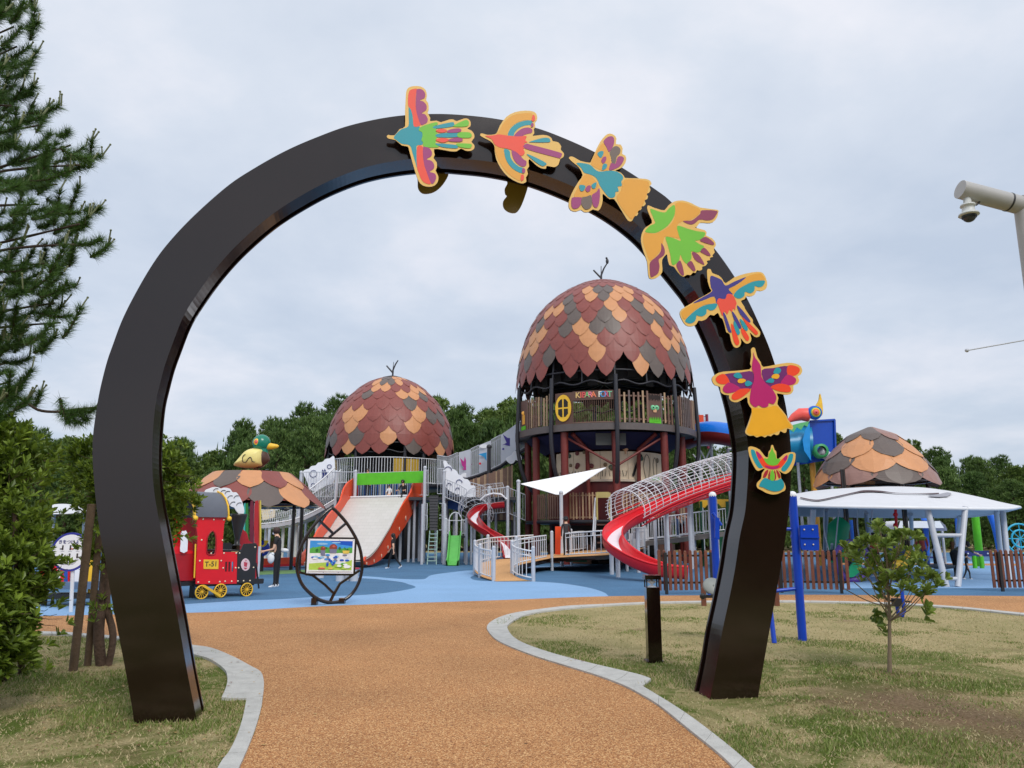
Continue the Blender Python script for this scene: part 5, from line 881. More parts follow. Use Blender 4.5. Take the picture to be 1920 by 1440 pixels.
mb = MB(); mb.arc(BC, 3.12, 1.9, zb0 - .13, R(-80), R(80), .1, 30); mb.arc(BC, 3.1, 1.9, 6.4, R(80), R(280), .1, 30); mb.build('core_wall', m_dredb, bt)
mb = MB(); q = ang_pt(BC, 3.2, R(12), 5.78); mb.sphere(q, .17, 12, 8); mb.cyl(q, q - V((0, 0, .3)), .05)
for s_ in (-1, 1): mb.sphere(q + V((.17 * s_, 0, .02)), .07, 8, 6); mb.cyl(q + V((.2 * s_, 0, -.02)), q + V((.30 * s_, 0, .2)), .02)
mb.build('monkey_head_knob', mat('peach_knob', srgb(226, 180, 140), .5), bt)
# lower deck with slat fence
LZ = 2.15
mb = MB(); mb.lathe(BC, [(.1, LZ - .16), (4.4, LZ - .16), (4.4, LZ), (.1, LZ)], 56); mb.build('lower_deck', m_blk, bt)
for a0, a1, sd_, cols in ((-68, -34.5, 71, (0, 0, 2, 0, 0)), (-31, -13.5, 72, (1, 1, 0, 1, 1)), (-4.5, -1.5, 73, (1, 1, 1, 1, 1)), (2, 31, 74, (1, 0, 1, 1, 0)), (35, 70, 75, (0, 1, 0, 0, 1))):
    mb = MB(); rn = random.Random(sd_); n = int(R(a1 - a0) * 4.35 / .15)
    for i in range(n + 1): a = R(a0 + (a1 - a0) * i / n); p = ang_pt(BC, 4.35, a, 0); mb.box((p.x, p.y, LZ + .68), (.075, .04, 1.22 + .14 * rn.random()), rz=a, mi=cols[rn.randrange(5)])
    mb.arc(BC, 4.31, LZ + .1, LZ + .16, R(a0), R(a1), .04, 10, mi=1); mb.arc(BC, 4.31, LZ + 1.16, LZ + 1.22, R(a0), R(a1), .04, 10, mi=1); mb.build('lower_slat_fence', m_slat, bt)
mb = MB()
for a in (-13, -5): p = ang_pt(BC, 4.36, R(a), 0); mb.box((p.x, p.y, LZ + .65), (.08, .08, 1.3), mi=0)
p0, p1 = ang_pt(BC, 4.36, R(-13), LZ + 1.2), ang_pt(BC, 4.36, R(-5), LZ + 1.2); mb.bar(p0, p1, .06, .28); mb.build('gate_frame', mat('gate_khaki', srgb(180, 166, 104), .5), bt)
for a in (-14, -4):
    mb = MB(); p = ang_pt(BC, 4.4, R(a), LZ); mb.tube([p + V((0, 0, 1.05)), p + V((-.35 if a < -9 else -.28, -1.9, -.75))], .035, 6); mb.tube([p + V((0, 0, .1)), p + V((-.35 if a < -9 else -.28, -1.9, -1.6))], .05, 6)
    for k in range(5): q = p.lerp(p + V((-.31, -1.9, -1.7)), k / 4); mb.tube([q + V((0, 0, .1)), q + V((0, 0, 1.02))], .014, 4)
    mb.build('stair_rail', m_grey, bt)
mb = MB()
for k in range(7): q = ang_pt(BC, 4.4, R(-9), LZ - .28 * (k + 1)); mb.box(q + V((-.02 * k, -.3 * (k + .5), .04)), (.75, .3, .07))
mb.build('stair', mat('stair_brown', srgb(84, 58, 50), .6), bt)
for a0, a1 in ((-66, -20), (34, 70)): mb = MB(); mb.arc(BC, 3.6, .02, .95, R(a0), R(a1), .08, 8); mb.build('lower_play_wall', mat('walnut_panel', srgb(96, 62, 40), .5, var=.35, scale=1.2), bt)

mb = MB(); mb.arc(BC, 3.0, 0, LZ - .17, 0, 2 * math.pi, .1, 30); mb.build('core_base', m_under, bt)
# ---- small tower
SY = 48.0; SC = V(((734 - 960) / 1430 * SY * 1.012, SY, 0)); st = thing('acorn_tower', SC, 'smaller acorn domed play tower with yellow fence panels behind the wide slide', 'play tower')
kk = SY / 1430; sp_ = []
for y_, hw in ((707, 8), (712, 28), (720, 47), (730, 62), (740, 73), (750, 84), (760, 92), (775, 101), (790, 108), (805, 112), (820, 115), (835, 116), (848, 116.5)):
    sp_.append((hw * kk * 1.012, P(734, y_, SY).z - .35 * (y_ - 707) / 141))
rows_ = [(t0 - .03, .20 if j < 7 else .22) for j, t0 in enumerate((0.0, .11, .22, .33, .44, .55, .655, .75, .84))]
mb = fringe(SC, sp_, rows_, 25, 8, marks=smm, mr=10.3, miss=lambda j, i: j == 8 and i % 5 == 1, lift=0.055, probs=(.56, .22, .22)); mb.build('dome', m_sc, st)
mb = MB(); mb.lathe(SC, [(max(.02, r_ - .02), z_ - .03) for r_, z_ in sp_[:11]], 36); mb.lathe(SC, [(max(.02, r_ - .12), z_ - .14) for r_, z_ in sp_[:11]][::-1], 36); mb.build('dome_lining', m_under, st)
zr = sp_[-1][1]; rr = sp_[-1][0] - .1; mb = MB()
mb.tube([ang_pt(SC, rr, 2 * math.pi * i / 120, zr + .05 + .08 * math.sin(i * math.pi / 4)) for i in range(120)], .04, 5, closed=True); mb.tube([ang_pt(SC, rr, 2 * math.pi * i / 60, zr + .55) for i in range(60)], .04, 5, closed=True)
for i in range(14): a = 2 * math.pi * i / 14; mb.bar(ang_pt(SC, rr - .1, a, zr + 1.1), ang_pt(SC, rr, a, zr + .05), .05)
for i in range(7): a = 2 * math.pi * i / 7; mb.bar(ang_pt(SC, rr, a, zr + .55), ang_pt(SC, rr, a + math.pi, zr + .55), .06)
mb.build('dome_frame', m_blk, st); twig(st, SC, sp_[0][1] - .02, .9, False)
sdz = P(734, 905, SY - rr).z
for a in (-68, -22, 22, 40, 68, 110, 150, 210, 250): mb = MB(); mb.cyl(ang_pt(SC, rr - .05, R(a), 0), ang_pt(SC, rr - .05, R(a), zr + .6), .10, n=10); mb.build('column', m_blk, st)
mb = MB(); mb.lathe(SC, [(.1, sdz - .2), (rr, sdz - .2), (rr, sdz), (.1, sdz)], 48); mb.build('deck', m_blk, st)
fz1 = P(734, 857, SY - rr).z
for a0, a1, k in ((-85, -62, 0), (-60, -45, 1), (-45, -28, 0), (-28, -5, 0), (-5, 12, 0), (12, 35, 1), (35, 62, 0), (62, 90, 0), (90, 270, 0)):
    mb = MB()
    if k: mb.arc(SC, rr, sdz + .05, fz1 - .06, R(a0), R(a1), .04, 6, mi=1)
    n = max(3, int(R(a1 - a0) * rr / .16))
    for i in range(n + 1): p = ang_pt(SC, rr + .03, R(a0 + (a1 - a0) * i / n), 0); mb.tube([p + V((0, 0, sdz)), p + V((0, 0, fz1))], .02 if not k or i % 3 == 0 else .008, 4, caps=False)
    for z_ in (sdz + .05, fz1): mb.tube([ang_pt(SC, rr + .03, R(a0 + (a1 - a0) * i / 8), z_) for i in range(9)], .028, 5)
    mb.build('yellow_fence_panel' if k else 'bar_fence', [m_white, m_olive], st)
mb = MB(); mb.arc(SC, rr * .55, 0, fz1 + .6, 0, 2 * math.pi, .1, 20); mb.build('core', m_under, st)
# ================================================================ bridge
br = thing('bridge', P(900, 900, 44) - V((0, 0, 3)), 'sloping footbridge with grey bird panels between the two acorn towers', 'bridge')
bs = [(820, 854, 908, 45.5), (840, 857, 906, 45.2), (858, 849, 901, 44.9), (883, 842, 893, 44.5), (898, 835, 888, 44.2), (920, 826, 880, 43.9), (940, 815, 870, 43.6), (968, 795, 848, 43.2), (985, 785, 838, 43.0)]
B3 = [(P(x, yt, Y), P(x, yb, Y)) for x, yt, yb, Y in bs]
def bpt(px, top=True):
    for (x0, a, b, Y0), (x1, c, d, Y1) in zip(bs, bs[1:]):
        if x0 <= px <= x1: f = (px - x0) / (x1 - x0); return P(px, (a if top else b) * (1 - f) + (c if top else d) * f, Y0 * (1 - f) + Y1 * f)
for x0, x1 in ((860, 883), (898, 921), (939, 968)):
    mb = MB(); q = [bpt(x0), bpt(x1), bpt(x1, False), bpt(x0, False)]; mb.poly(q, V((0, .05, 0))); C4 = sum(q, V((0, 0, 0))) / 4; C4.y -= .03
    if x0 == 860: sh = [[(-.25, .35), (-.05, .15), (.0, .42), (.1, .12), (.3, .0), (.42, .05), (.34, -.06), (.25, -.22), (.05, -.3), (-.2, -.25), (-.02, -.2), (-.15, -.05)]]; mi_ = 1
    elif x0 == 898: sh = [[(-.35, .15), (-.1, .2), (.35, .3), (.3, -.25), (.1, -.25), (-.05, .0)]]; mi_ = 2
    else: sh = [[(-.3, .5), (-.05, .3), (.2, .3), (.4, .1), (.5, .12), (.4, -.05), (.15, -.15), (-.2, -.05), (-.35, -.08), (-.1, .05)]]; mi_ = 3
    for s_ in sh: mb.poly([C4 + V((x * 1.1, -.01, z * 1.1)) for x, z in s_], mi=mi_)
    for cx_, cz_ in (((.05, -.62),) if x0 == 860 else ((-.05, .62),) if x0 == 898 else ((-.3, -.3),)): mb.poly([C4 + V((cx_ + math.cos(i * .52) * (.26 if x0 != 939 else .06), -.015, cz_ + math.sin(i * .52) * (.12 if x0 != 939 else .06))) for i in range(12)], mi=4 if x0 != 939 else 3)
    if x0 == 898: mb.poly([C4 + V((-.28 + math.cos(i * .78) * .07, -.015, -.38 + math.sin(i * .78) * .07)) for i in range(8)], mi=5)
    mb.build('bird_panel', [m_lgrey, mat('panel_magenta', srgb(176, 36, 130), .4), mat('panel_cyan', srgb(40, 150, 210), .4), mat('panel_indigo', srgb(58, 40, 140), .4), m_clw, m_red], br)
for x0, x1 in ((820, 858), (883, 898), (921, 939), (968, 984)):
    mb = MB(); n = max(3, int((x1 - x0) / 2.2))
    for i in range(n + 1): x = x0 + (x1 - x0) * i / n; mb.tube([bpt(x), bpt(x, False)], .022, 4, caps=False)
    mb.tube([bpt(x0 + (x1 - x0) * i / 4) for i in range(5)], .035, 5); mb.tube([bpt(x0 + (x1 - x0) * i / 4, False) for i in range(5)], .035, 5); mb.build('bar_rail', m_grey, br)
mb = MB(); a = [b for t, b in B3]; mb.grid([[p - V((0, .05, .05)) for p in a], [p + V((0, 1.5, -.05)) for p in a]], sm=False); mb.grid([[p + V((0, 1.5, -.12)) for p in a], [p - V((0, .05, .12)) for p in a]], sm=False)
mb.tube([p - V((0, .1, .12)) for p in a], .09, 6); mb.tube([p - V((0, -.5, .5)) for p in a], .06, 6)
for i in range(len(a) - 1): mb.bar(a[i] - V((0, .1, .12)), a[i + 1] - V((0, -.5, .5)), .05)
mb.build('walkway', m_blk, br)
mb = MB(); n = 40
for i in range(n + 1): x = 822 + 160 * i / n; mb.tube([bpt(x) + V((0, 1.5, 0)), bpt(x, False) + V((0, 1.5, 0))], .02, 4, caps=False)
mb.tube([t + V((0, 1.5, 0)) for t, b in B3], .03, 5); mb.build('far_rail', m_grey, br)
mb = MB(); q = P(917, 838, 43.2); mb.cyl(V((q.x, q.y, 0)), q, .11, n=10); mb.sphere(q, .15, 10, 6); mb.build('mast', m_blk, br)
# slatted wall below the bridge
sw = thing('slat_screen', G(930, 1050), 'brown slatted screen standing under the footbridge beside the big tower', 'screen'); mb = MB(); rn = random.Random(9); Y = 42.5
for i in range(34):
    x = 872 + 88 * i / 33; a, b = P(x, 905 - (x - 872) * .36 - 2 * rn.random(), Y), P(x, 975, Y); mb.box(((a.x), Y, (a.z + b.z) / 2), (.075, .05, a.z - b.z), mi=(0, 1, 2, 0)[rn.randrange(4)])
mb.build('slats', m_slat, sw); mb = MB(); a, b = P(872, 975, Y), P(960, 975, Y); mb.box(((a.x + b.x) / 2, Y + .1, a.z), (b.x - a.x, .1, .15)); mb.box(((a.x + b.x) / 2, Y + .1, a.z + 1.3), (b.x - a.x, .06, .08))
for q in (a, b): mb.box((q.x, Y + .12, a.z / 2), (.14, .14, a.z))
mb.build('frame', m_blk, sw)
c6 = crop(760, 820, 6)
cl = thing('cloud_panel', P(965, 860, 42.6), 'small white cloud shaped panel hung at the bridge end by the big tower', 'cloud panel'); mb = MB(); q = catmull([P(x, y, 42.6) for x, y in c6([(1130, 245), (1150, 220), (1195, 195), (1215, 160), (1245, 155), (1270, 185), (1300, 200), (1310, 250), (1270, 265), (1240, 255), (1220, 285), (1185, 298), (1155, 280)])], 3, True); mb.poly(q, V((0, .06, 0))); mb.build('panel', m_clw, cl)
mb = MB(); p = P(965, 850, 42.7); mb.bar(p, p + V((.3, .6, .6)), .05); mb.build('bracket', m_blk, cl)
# ================================================================ climbing structure with the wide slide
c5 = crop(540, 860, 6)
ws = thing('wide_slide', G(690, 1062), 'wide pale slide with wavy orange sides and a green head beam', 'slide'); YT, YB = 40.5, 34.2
Lp = [(657, 934, YT), (651, 941, 40.0), (637, 962, 39), (624, 982, 38), (610, 1001, 37), (596, 1020, 36), (583, 1038, 35), (574, 1050, 34.4), (569, 1056, YB)]
Rp = [(763, 931, YT), (757, 939, 40.0), (750, 952, 39.2), (740, 970, 38.2), (731, 988, 37.2), (720, 1006, 36.2), (709, 1024, 35.3), (695, 1040, 34.6), (680, 1049, YB)]
Lr, Rr = [P(*q) for q in Lp], [P(*q) for q in Rp]; Lr, Rr = resample(catmull(Lr, 4), 40), resample(catmull(Rr, 4), 40)
mb = MB(); mb.grid([[a.lerp(b, j / 12) for j in range(13)] for a, b in zip(Lr, Rr)]); mb.grid([[a.lerp(b, j / 6) - V((0, 0, .08)) for j in range(7)][::-1] for a, b in zip(Lr, Rr)])
m_bed = bpy.data.materials.new('slide_bed'); m_bed.use_nodes = True; t = m_bed.node_tree; b = t.nodes['Principled BSDF']; b.inputs['Roughness'].default_value = .4
c = t.nodes.new('ShaderNodeTexCoord'); mp = t.nodes.new('ShaderNodeMapping'); mp.inputs['Rotation'].default_value = (R(90), 0, 0); brk = t.nodes.new('ShaderNodeTexBrick'); t.links.new(c.outputs['Object'], mp.inputs[0]); t.links.new(mp.outputs[0], brk.inputs['Vector'])
brk.inputs['Color1'].default_value = srgb(198, 194, 188); brk.inputs['Color2'].default_value = srgb(204, 200, 195); brk.inputs['Mortar'].default_value = srgb(176, 172, 168); brk.inputs['Scale'].default_value = 1.6; brk.inputs['Mortar Size'].default_value = .006
t.links.new(brk.outputs['Color'], b.inputs['Base Color']); mb.build('bed', m_bed, ws)
Rout = c5([(1515, 190), (1440, 208), (1400, 270), (1370, 370), (1330, 440), (1260, 540), (1230, 620), (1190, 690), (1150, 740), (1110, 800), (1080, 870), (1040, 950), (980, 1030), (920, 1075), (850, 1108), (850, 1190), (930, 1190), (1020, 1140), (1100, 1060), (1180, 930), (1300, 760), (1400, 590), (1500, 430), (1520, 400)])
RW = Plane(V((Rr[-1].x, Rr[-1].y, 0)), V((Rr[0].x, Rr[0].y, 0))); mb = MB(); mb.poly(catmull([RW.pt(x, y) for x, y in Rout], 2, True), V((.08, 0, 0)))
for x, y, r_ in ((1378, 540, .15), (1305, 668, .12), (1233, 790, .10), (1103, 998, .09), (1030, 1092, .08), (945, 1150, .08), (862, 1178, .06)):
    q = RW.pt(*c5([(x, y)])[0]) + V((.088, 0, 0)); mb.cyl(q, q + V((.02, 0, 0)), r_, n=14, mi=1)
mb.build('side_wall', [m_orng, mat('cream_bolt_disc', srgb(236, 214, 186), .5)], ws)
Lout = c5([(775, 235), (715, 240), (660, 290), (625, 360), (600, 450), (575, 500), (540, 545), (480, 610), (430, 680), (400, 730), (350, 790), (315, 860), (270, 940), (200, 1040), (150, 1090), (140, 1180), (215, 1180), (240, 1060), (400, 870), (480, 770), (560, 640), (640, 530), (700, 455), (790, 440)])
LW = Plane(V((Lr[-1].x, Lr[-1].y, 0)), V((Lr[0].x, Lr[0].y, 0))); mb = MB(); mb.poly(catmull([LW.pt(x, y) for x, y in Lout], 2, True), V((-.08, 0, 0))); mb.build('side_wall', m_orng, ws)
mb = MB(); q0, q1 = P(483, 1054, 35.2), P(575, 1050, 35.2); mb.bar(q0, q1, .5, .30); mb.bar(q0 - V((0, .3, .18)), q1 - V((0, .3, .18)), .06, .10, mi=1); mb.build('run_out_lip', [m_orng, m_red], ws)
mb = MB(); a, b = P(669, 889, YT + .4), P(794, 882, YT + .4); mb.bar(a - V((0, 0, .28)), b - V((0, 0, .34)), .08, .62); mb.build('head_beam', m_green, ws)
mb = MB(); q = Lr[0]; q2 = Rr[0]; mb.tube([q + V((0, 0, .05)), q2 + V((0, 0, .05))], .05, 6); mb.build('head_rail', m_white, ws)
for x in (500, 535, 560): q = G(x, 1072 - (x - 500) * .05); mb = MB(); mb.cyl(V((q.x, 35.2, 0)), V((q.x, 35.2, P(x, 1056, 35.2).z)), .05); mb.build('leg', m_black, ws)
# platform behind the slide, posts, rails and stair nets
pf = thing('climbing_deck', G(780, 1056), 'grey steel climbing deck with many posts and bar rails beside the wide slide', 'play structure'); zd = Rr[0].z
mb = MB(); a, b = P(560, 934, 41), P(968, 928, 41); mb.box(((a.x + b.x) / 2, 42.2, zd - .1), (b.x - a.x, 3.3, .16)); mb.build('deck', m_charcoal, pf)
zt = P(780, 884, 40.6).z + .1
for x, yt, Yp in ((565, 886, 40.6), (631, 885, 40.6), (667, 884, 40.6), (797, 877, 40.3), (833, 884, 40.4), (838, 880, 41.5), (917, 915, 40.2), (952, 914, 40.2)):
    q = P(x, yt, Yp); mb = MB(); mb.cyl(V((q.x, Yp, 0)), q, .085, n=10); mb.sphere(q, .10, 10, 6); mb.build('post', m_grey, pf)
for x, yt, Yp in ((793, 945, 38.2), (834, 944, 38.2), (768, 950, 41.5), (752, 962, 41.8), (778, 930, 41.2), (788, 935, 42.5), (560, 950, 41), (545, 965, 42), (520, 975, 41), (532, 975, 43), (575, 960, 43), (506, 985, 42), (601, 940, 43), (616, 935, 41.5), (818, 950, 42.5), (852, 955, 42.2), (873, 980, 40), (890, 960, 42), (904, 955, 42.5), (930, 960, 42.4), (965, 960, 42.6)):
    q = P(x, yt, Yp); mb = MB(); mb.cyl(V((q.x, Yp, 0)), V((q.x, Yp, min(q.z, zd - .1) if Yp > 39 else q.z)), .075, n=8); mb.build('leg', m_grey, pf)
def railpx(l, h, parent, mtl=m_grey, sp=.13, nm='bar_rail', rb=.012, r_=.024):
    mb = MB(); mb.rail([P(x, y, Y) for x, y, Y in l], h, sp, r_, rb, bot=.06); mb.build(nm, mtl, parent)
H1 = zt - zd - .05
for l in ([(567, 934, 40.6), (631, 934, 40.6)], [(632, 934, 40.6), (667, 934, 40.6)], [(798, 931, 40.4), (803, 931, 40.4)], [(820, 928, 40.4), (833, 928, 40.4)], [(668, 934, 42.6), (800, 930, 42.6)]): railpx(l, H1, pf)
mb = MB()
for i in range(26): x = 672 + 100 * i / 25; q = P(x, 934, 42.8); mb.box((q.x, 42.8, zd + .45), (.06, .03, .9), mi=i % 3)
mb.build('blue_bar_screen', [m_blueb, m_lgrey, mat('blue_bar_pale', srgb(120, 160, 196), .4)], pf)
# black climbing net stair and pale ladder under it
mb = MB(); n0, n1 = P(805, 929, 40.2), P(822, 929, 40.2); g0, g1 = P(806, 994, 38.4), P(820, 994, 38.4); mb.poly([n0, n1, g1, g0], V((0, .05, 0)))
for i in range(13): t_ = i / 12; mb.bar(n0.lerp(g0, t_) - V((0, .04, 0)), n1.lerp(g1, t_) - V((0, .04, 0)), .03, .02, mi=1)
mb.build('net_stair', [m_ladder, m_charcoal], pf)
mb = MB(); h0, h1 = G(801, 1056), G(818, 1056); h0.y = h1.y = 38.2; h0.x, h1.x = P(801, 1055, 38.2).x, P(818, 1055, 38.2).x; h0.z = h1.z = 0
for a, b in ((h0, g0), (h1, g1)): mb.tube([a, b], .03, 6)
for i in range(1, 9): mb.bar(h0.lerp(g0, i / 9), h1.lerp(g1, i / 9), .10, .04)
mb.build('ladder', mat('ladder_mint', srgb(170, 200, 190), .4, .2), pf)
for x0, x1 in ((793, 801), (824, 834)):
    for yy, Y in ((944, 38.4), (966, 38.3)):
        mb = MB(); a, b = P(x0, yy, Y), P(x1, yy, Y); mb.tube([a, b, b - V((0, 0, .72)), a - V((0, 0, .72))], .022, 6); mb.tube([a.lerp(b, .5), a.lerp(b, .5) - V((0, 0, .72))], .014, 5); mb.build('hand_loop', m_grey, pf)
# white cloud panels
for l, nm in ((c5([(170, 160), (190, 125), (235, 115), (260, 85), (310, 75), (340, 45), (390, 35), (420, 5), (470, -5), (520, -20), (525, 200), (500, 280), (430, 300), (330, 360), (250, 350), (215, 260)]), 0), (crop(800, 820, 12)([(375, 560), (400, 525), (440, 535), (480, 600), (540, 640), (570, 700), (640, 730), (690, 780), (720, 840), (790, 860), (840, 930), (930, 950), (985, 1030), (990, 1080), (1090, 1100), (1085, 1370), (960, 1400), (700, 1300), (430, 1120), (420, 800)]), 1)):
    mb = MB(); mb.poly(catmull([P(x, y, 41.0) for x, y in l], 3, True), V((0, .05, 0)), 0)
    if nm == 0:
        mb.poly([P(x, y, 40.97) for x, y in c5([(380, 150), (385, 120), (405, 140), (412, 110), (430, 145), (445, 165), (450, 215), (435, 215), (430, 190), (405, 190), (400, 220), (380, 222), (390, 185)])], mi=1)
        for x, y, r_ in ((465, 88, .11), (285, 170, .19), (282, 300, .11)): q = P(*c5([(x, y)])[0], 40.96); mb.tube([q + V((math.cos(i * .52) * r_, 0, math.sin(i * .52) * r_ * .95)) for i in range(12)], .018, 4, 1, closed=True)
    else:
        for x, y, r_ in ((840, 882, .20), (861, 905, .16), (842, 910, .12), (858, 918, .1)): q = P(x, y, 40.96); mb.tube([q + V((math.cos(i * .5) * r_, 0, math.sin(i * .5) * r_)) for i in range(8)], .02, 4, 1)
        for x in range(838, 888, 7): q = P(x, 922 + (x - 838) * .35, 40.95); mb.box(q, (.10, .02, .16), mi=2)
    mb.build('cloud_panel', [m_clw, m_navy, mat('slot_grey', srgb(120, 126, 140), .5)], pf)
# side rails descending right of the net
railpx([(834, 934, 40.2), (860, 945, 40.2), (874, 954, 40.2)], 1.0, pf, rb=.015); railpx([(834, 928, 41.4), (870, 938, 41.3), (905, 948, 41.2)], 1.05, pf)
mb = MB()
for i in range(18): x = 834 + 34 * i / 17; a = P(x, 930 + (x - 834) * .2, 41.6); mb.box(a + V((0, 0, -.25)), (.07, .03, .75))
mb.build('blue_bar_screen', m_blueb, pf)
railpx([(905, 968, 40.4), (917, 966, 40.4), (952, 962, 40.4)], 1.35, pf); railpx([(953, 964, 41), (985, 978, 41)], 1.4, pf)
# suspended mesh bridge on the left
ms = thing('mesh_bridge', P(560, 960, 40) - V((0, 0, 2.8)), 'curved white mesh climbing bridge behind the duck shelter', 'play structure')
mt = [(488, 980, 37), (515, 974, 37.6), (545, 962, 38.4), (575, 945, 39.2), (605, 922, 40), (628, 900, 40.6)]; bt_ = [(488, 982, 37), (515, 980, 37.6), (545, 975, 38.4), (575, 965, 39.2), (605, 950, 40), (628, 936, 40.6)]
tp = resample(catmull([P(x, y - 24, Y) for x, y, Y in mt], 4), 40); bb = resample(catmull([P(*q) for q in bt_], 4), 40); mb = MB()
mb.tube(tp, .035, 6); mb.tube(bb, .035, 6)
for i in range(0, 38, 1): mb.tube([tp[i], bb[min(39, i + 2)]], .008, 3, caps=False); mb.tube([tp[min(39, i + 2)], bb[i]], .008, 3, caps=False)
for f in (.25, .5, .75): mb.tube([a.lerp(b, f) for a, b in zip(tp, bb)], .008, 3)
mb.build('mesh_side', m_white, ms)
mb = MB(); rowz = [[p - V((0, 0, .05)), p + V((0, 1.5, -.05))] for p in bb]; mb.grid(rowz, sm=False); mb.grid([[a - V((0, 0, .2)), b - V((0, 0, .2))][::-1] for a, b in rowz], sm=False); mb.grid([[p - V((0, .01, .22)), p - V((0, .01, .05))] for p in bb], sm=False); mb.build('walkway', m_grey, ms)
mb = MB(); mb.tube([p + V((0, 1.5, 0)) for p in tp], .03, 6)
for i in range(40): mb.tube([tp[i] + V((0, 1.5, 0)), bb[i] + V((0, 1.5, 0))], .012, 4, caps=False)
mb.build('far_rail', m_white, ms)
for x, Y in ((495, 37.5), (527, 38.2), (552, 39), (590, 39.8), (600, 41)):
    q = P(x, 985, Y); mb = MB(); mb.cyl(V((q.x, Y + .4, 0)), V((q.x, Y + .4, P(x, 978 - max(0, (x - 515)) * .32, Y).z - .1)), .08, n=8); mb.build('leg', m_grey, ms)
mb = MB(); mb.poly([P(x, y, 38.6) for x, y in c2([(1135, 1020), (1215, 980), (1300, 1040), (1290, 1140), (1150, 1175)])], V((0, .04, 0))); mb.build('cream_shade_panel', mat('cream_fabric', srgb(224, 206, 170), .7), ms)
# ================================================================ small green slide
gs = thing('small_slide', G(855, 1058), 'small lime green slide under a grey bar platform with a rounded rail', 'slide'); Y0 = 38.2
mb = MB(); a = [P(844, 1004, Y0), P(863, 1004, Y0)]; prf = [(0, 0), (-.35, -.35), (-.75, -.85), (-1.1, -1.2), (-1.45, -1.33), (-1.7, -1.36)]; rows = []
for dy_, dz_ in prf:
    l, r_ = a[0] + V((0, dy_, dz_)), a[1] + V((0, dy_, dz_)); rows.append([l + V((-.05, 0, .22)), l + V((0, 0, .22)), l + V((.04, 0, 0)), r_ + V((-.04, 0, 0)), r_ + V((0, 0, .22)), r_ + V((.05, 0, .22)), r_ + V((.05, 0, -.10)), l + V((-.05, 0, -.10))])
mb.grid(rows, sm=False, closed=True); mb.build('chute', mat('green_plastic', srgb(90, 180, 80), .35), gs)
mb = MB(); zq = P(850, 1004, Y0).z; q0, q1 = P(836, 1004, Y0), P(875, 1004, Y0); mb.box(((q0.x + q1.x) / 2, Y0 + .7, zq - .06), (q1.x - q0.x, 1.4, .1)); mb.build('platform', m_charcoal, gs)
for x in (836, 875): mb = MB(); q = P(x, 974, Y0); mb.cyl(V((q.x, Y0, 0)), q, .07, n=10); mb.sphere(q, .08, 8, 6); mb.build('post', m_grey, gs)
mb = MB(); q = P(856, 962, Y0 + 1.4); mb.cyl(V((q.x, q.y, 0)), q, .07, n=10); mb.build('post', m_grey, gs)
mb = MB(); mb.rail([P(836, 1003, Y0), P(843, 1003, Y0)], .72, .1, .022, .012); mb.rail([P(864, 1003, Y0), P(874, 1003, Y0)], .72, .1, .022, .012)
l, r_ = P(842, 976, Y0), P(866, 976, Y0); mb.tube([V((l.x, l.y, zq))] + [l.lerp(r_, .5) + V((-(r_.x - l.x) / 2 * math.cos(t), 0, .42 * math.sin(t) - .02)) for t in [i * math.pi / 10 for i in range(11)]] + [V((r_.x, r_.y, zq))], .025, 6); mb.tube([l, r_], .018, 5); mb.build('rail', m_white, gs)
# ================================================================ small spiral slide
def cage_slide(t, path, r_in, hw, wall_h, rings, open_from, ringr, nb=26, cage_mat=m_white, arc0=-35, arc1=215, wall_m=None, rt=.019):
    """trough along the path; rings and long bars over its caged part. path: 3-D points top to bottom"""
    pts = resample(catmull(path, 8), 90); rows = []; up = V((0, 0, 1)); fr = []
    for i, p in enumerate(pts):
        d = (pts[min(89, i + 1)] - pts[max(0, i - 1)]).normalized(); s_ = d.cross(up).normalized(); u = s_.cross(d).normalized(); fr.append((p, s_, u, d))
    inner, outer_ = [], []
    for p, s_, u, d in fr: inner.append([p - s_ * hw + u * wall_h, p - s_ * (hw * .97) + u * wall_h * .25, p - s_ * (hw * .6), p, p + s_ * (hw * .6), p + s_ * (hw * .97) + u * wall_h * .25, p + s_ * hw + u * wall_h])
    mb = MB()
    for r1, r2 in zip(inner, inner[1:]):
        for j in range(6): mb.add([r1[j], r1[j + 1], r2[j + 1], r2[j]], [(0, 1, 2, 3)], 1 if j in (2, 3) else 0, True)
    mb.grid([[q + (q - (r_[3] + fr[i][2] * .6)).normalized() * .05 for q in r_][::-1] for i, r_ in enumerate(inner)], 0); mb.build('chute', [wall_m or m_red, m_clw], t)
    mb = MB(); mb.tube([r_[0] for r_ in inner], .035, 5); mb.tube([r_[-1] for r_ in inner], .035, 5); mb.build('chute_rim', wall_m or m_red, t)
    last = int(89 * open_from); st_ = max(1, last // rings)
    mb = MB(); angs_ = [R(arc0 + (arc1 - arc0) * i / 20) for i in range(21)]
    for i in range(0, last + 1, st_):
        p, s_, u, d = fr[i]; c = p + u * ringr * .75; mb.tube([c + s_ * math.cos(a) * ringr + u * math.sin(a) * ringr for a in angs_], rt, 5)
    for a in [R(arc0 + (arc1 - arc0) * i / nb) for i in range(nb + 1)]: mb.tube([fr[i][0] + fr[i][2] * ringr * .75 + fr[i][1] * math.cos(a) * ringr + fr[i][2] * math.sin(a) * ringr for i in range(0, last + 1, 2)], rt * .45, 4, caps=False)
    mb.build('cage', cage_mat, t); return fr
m_cred = mat('crimson_slide', srgb(176, 24, 34), .3, var=.06)
ss = thing('spiral_slide', G(940, 1062), 'smaller caged spiral slide, crimson, beside the slim grey masts', 'slide')
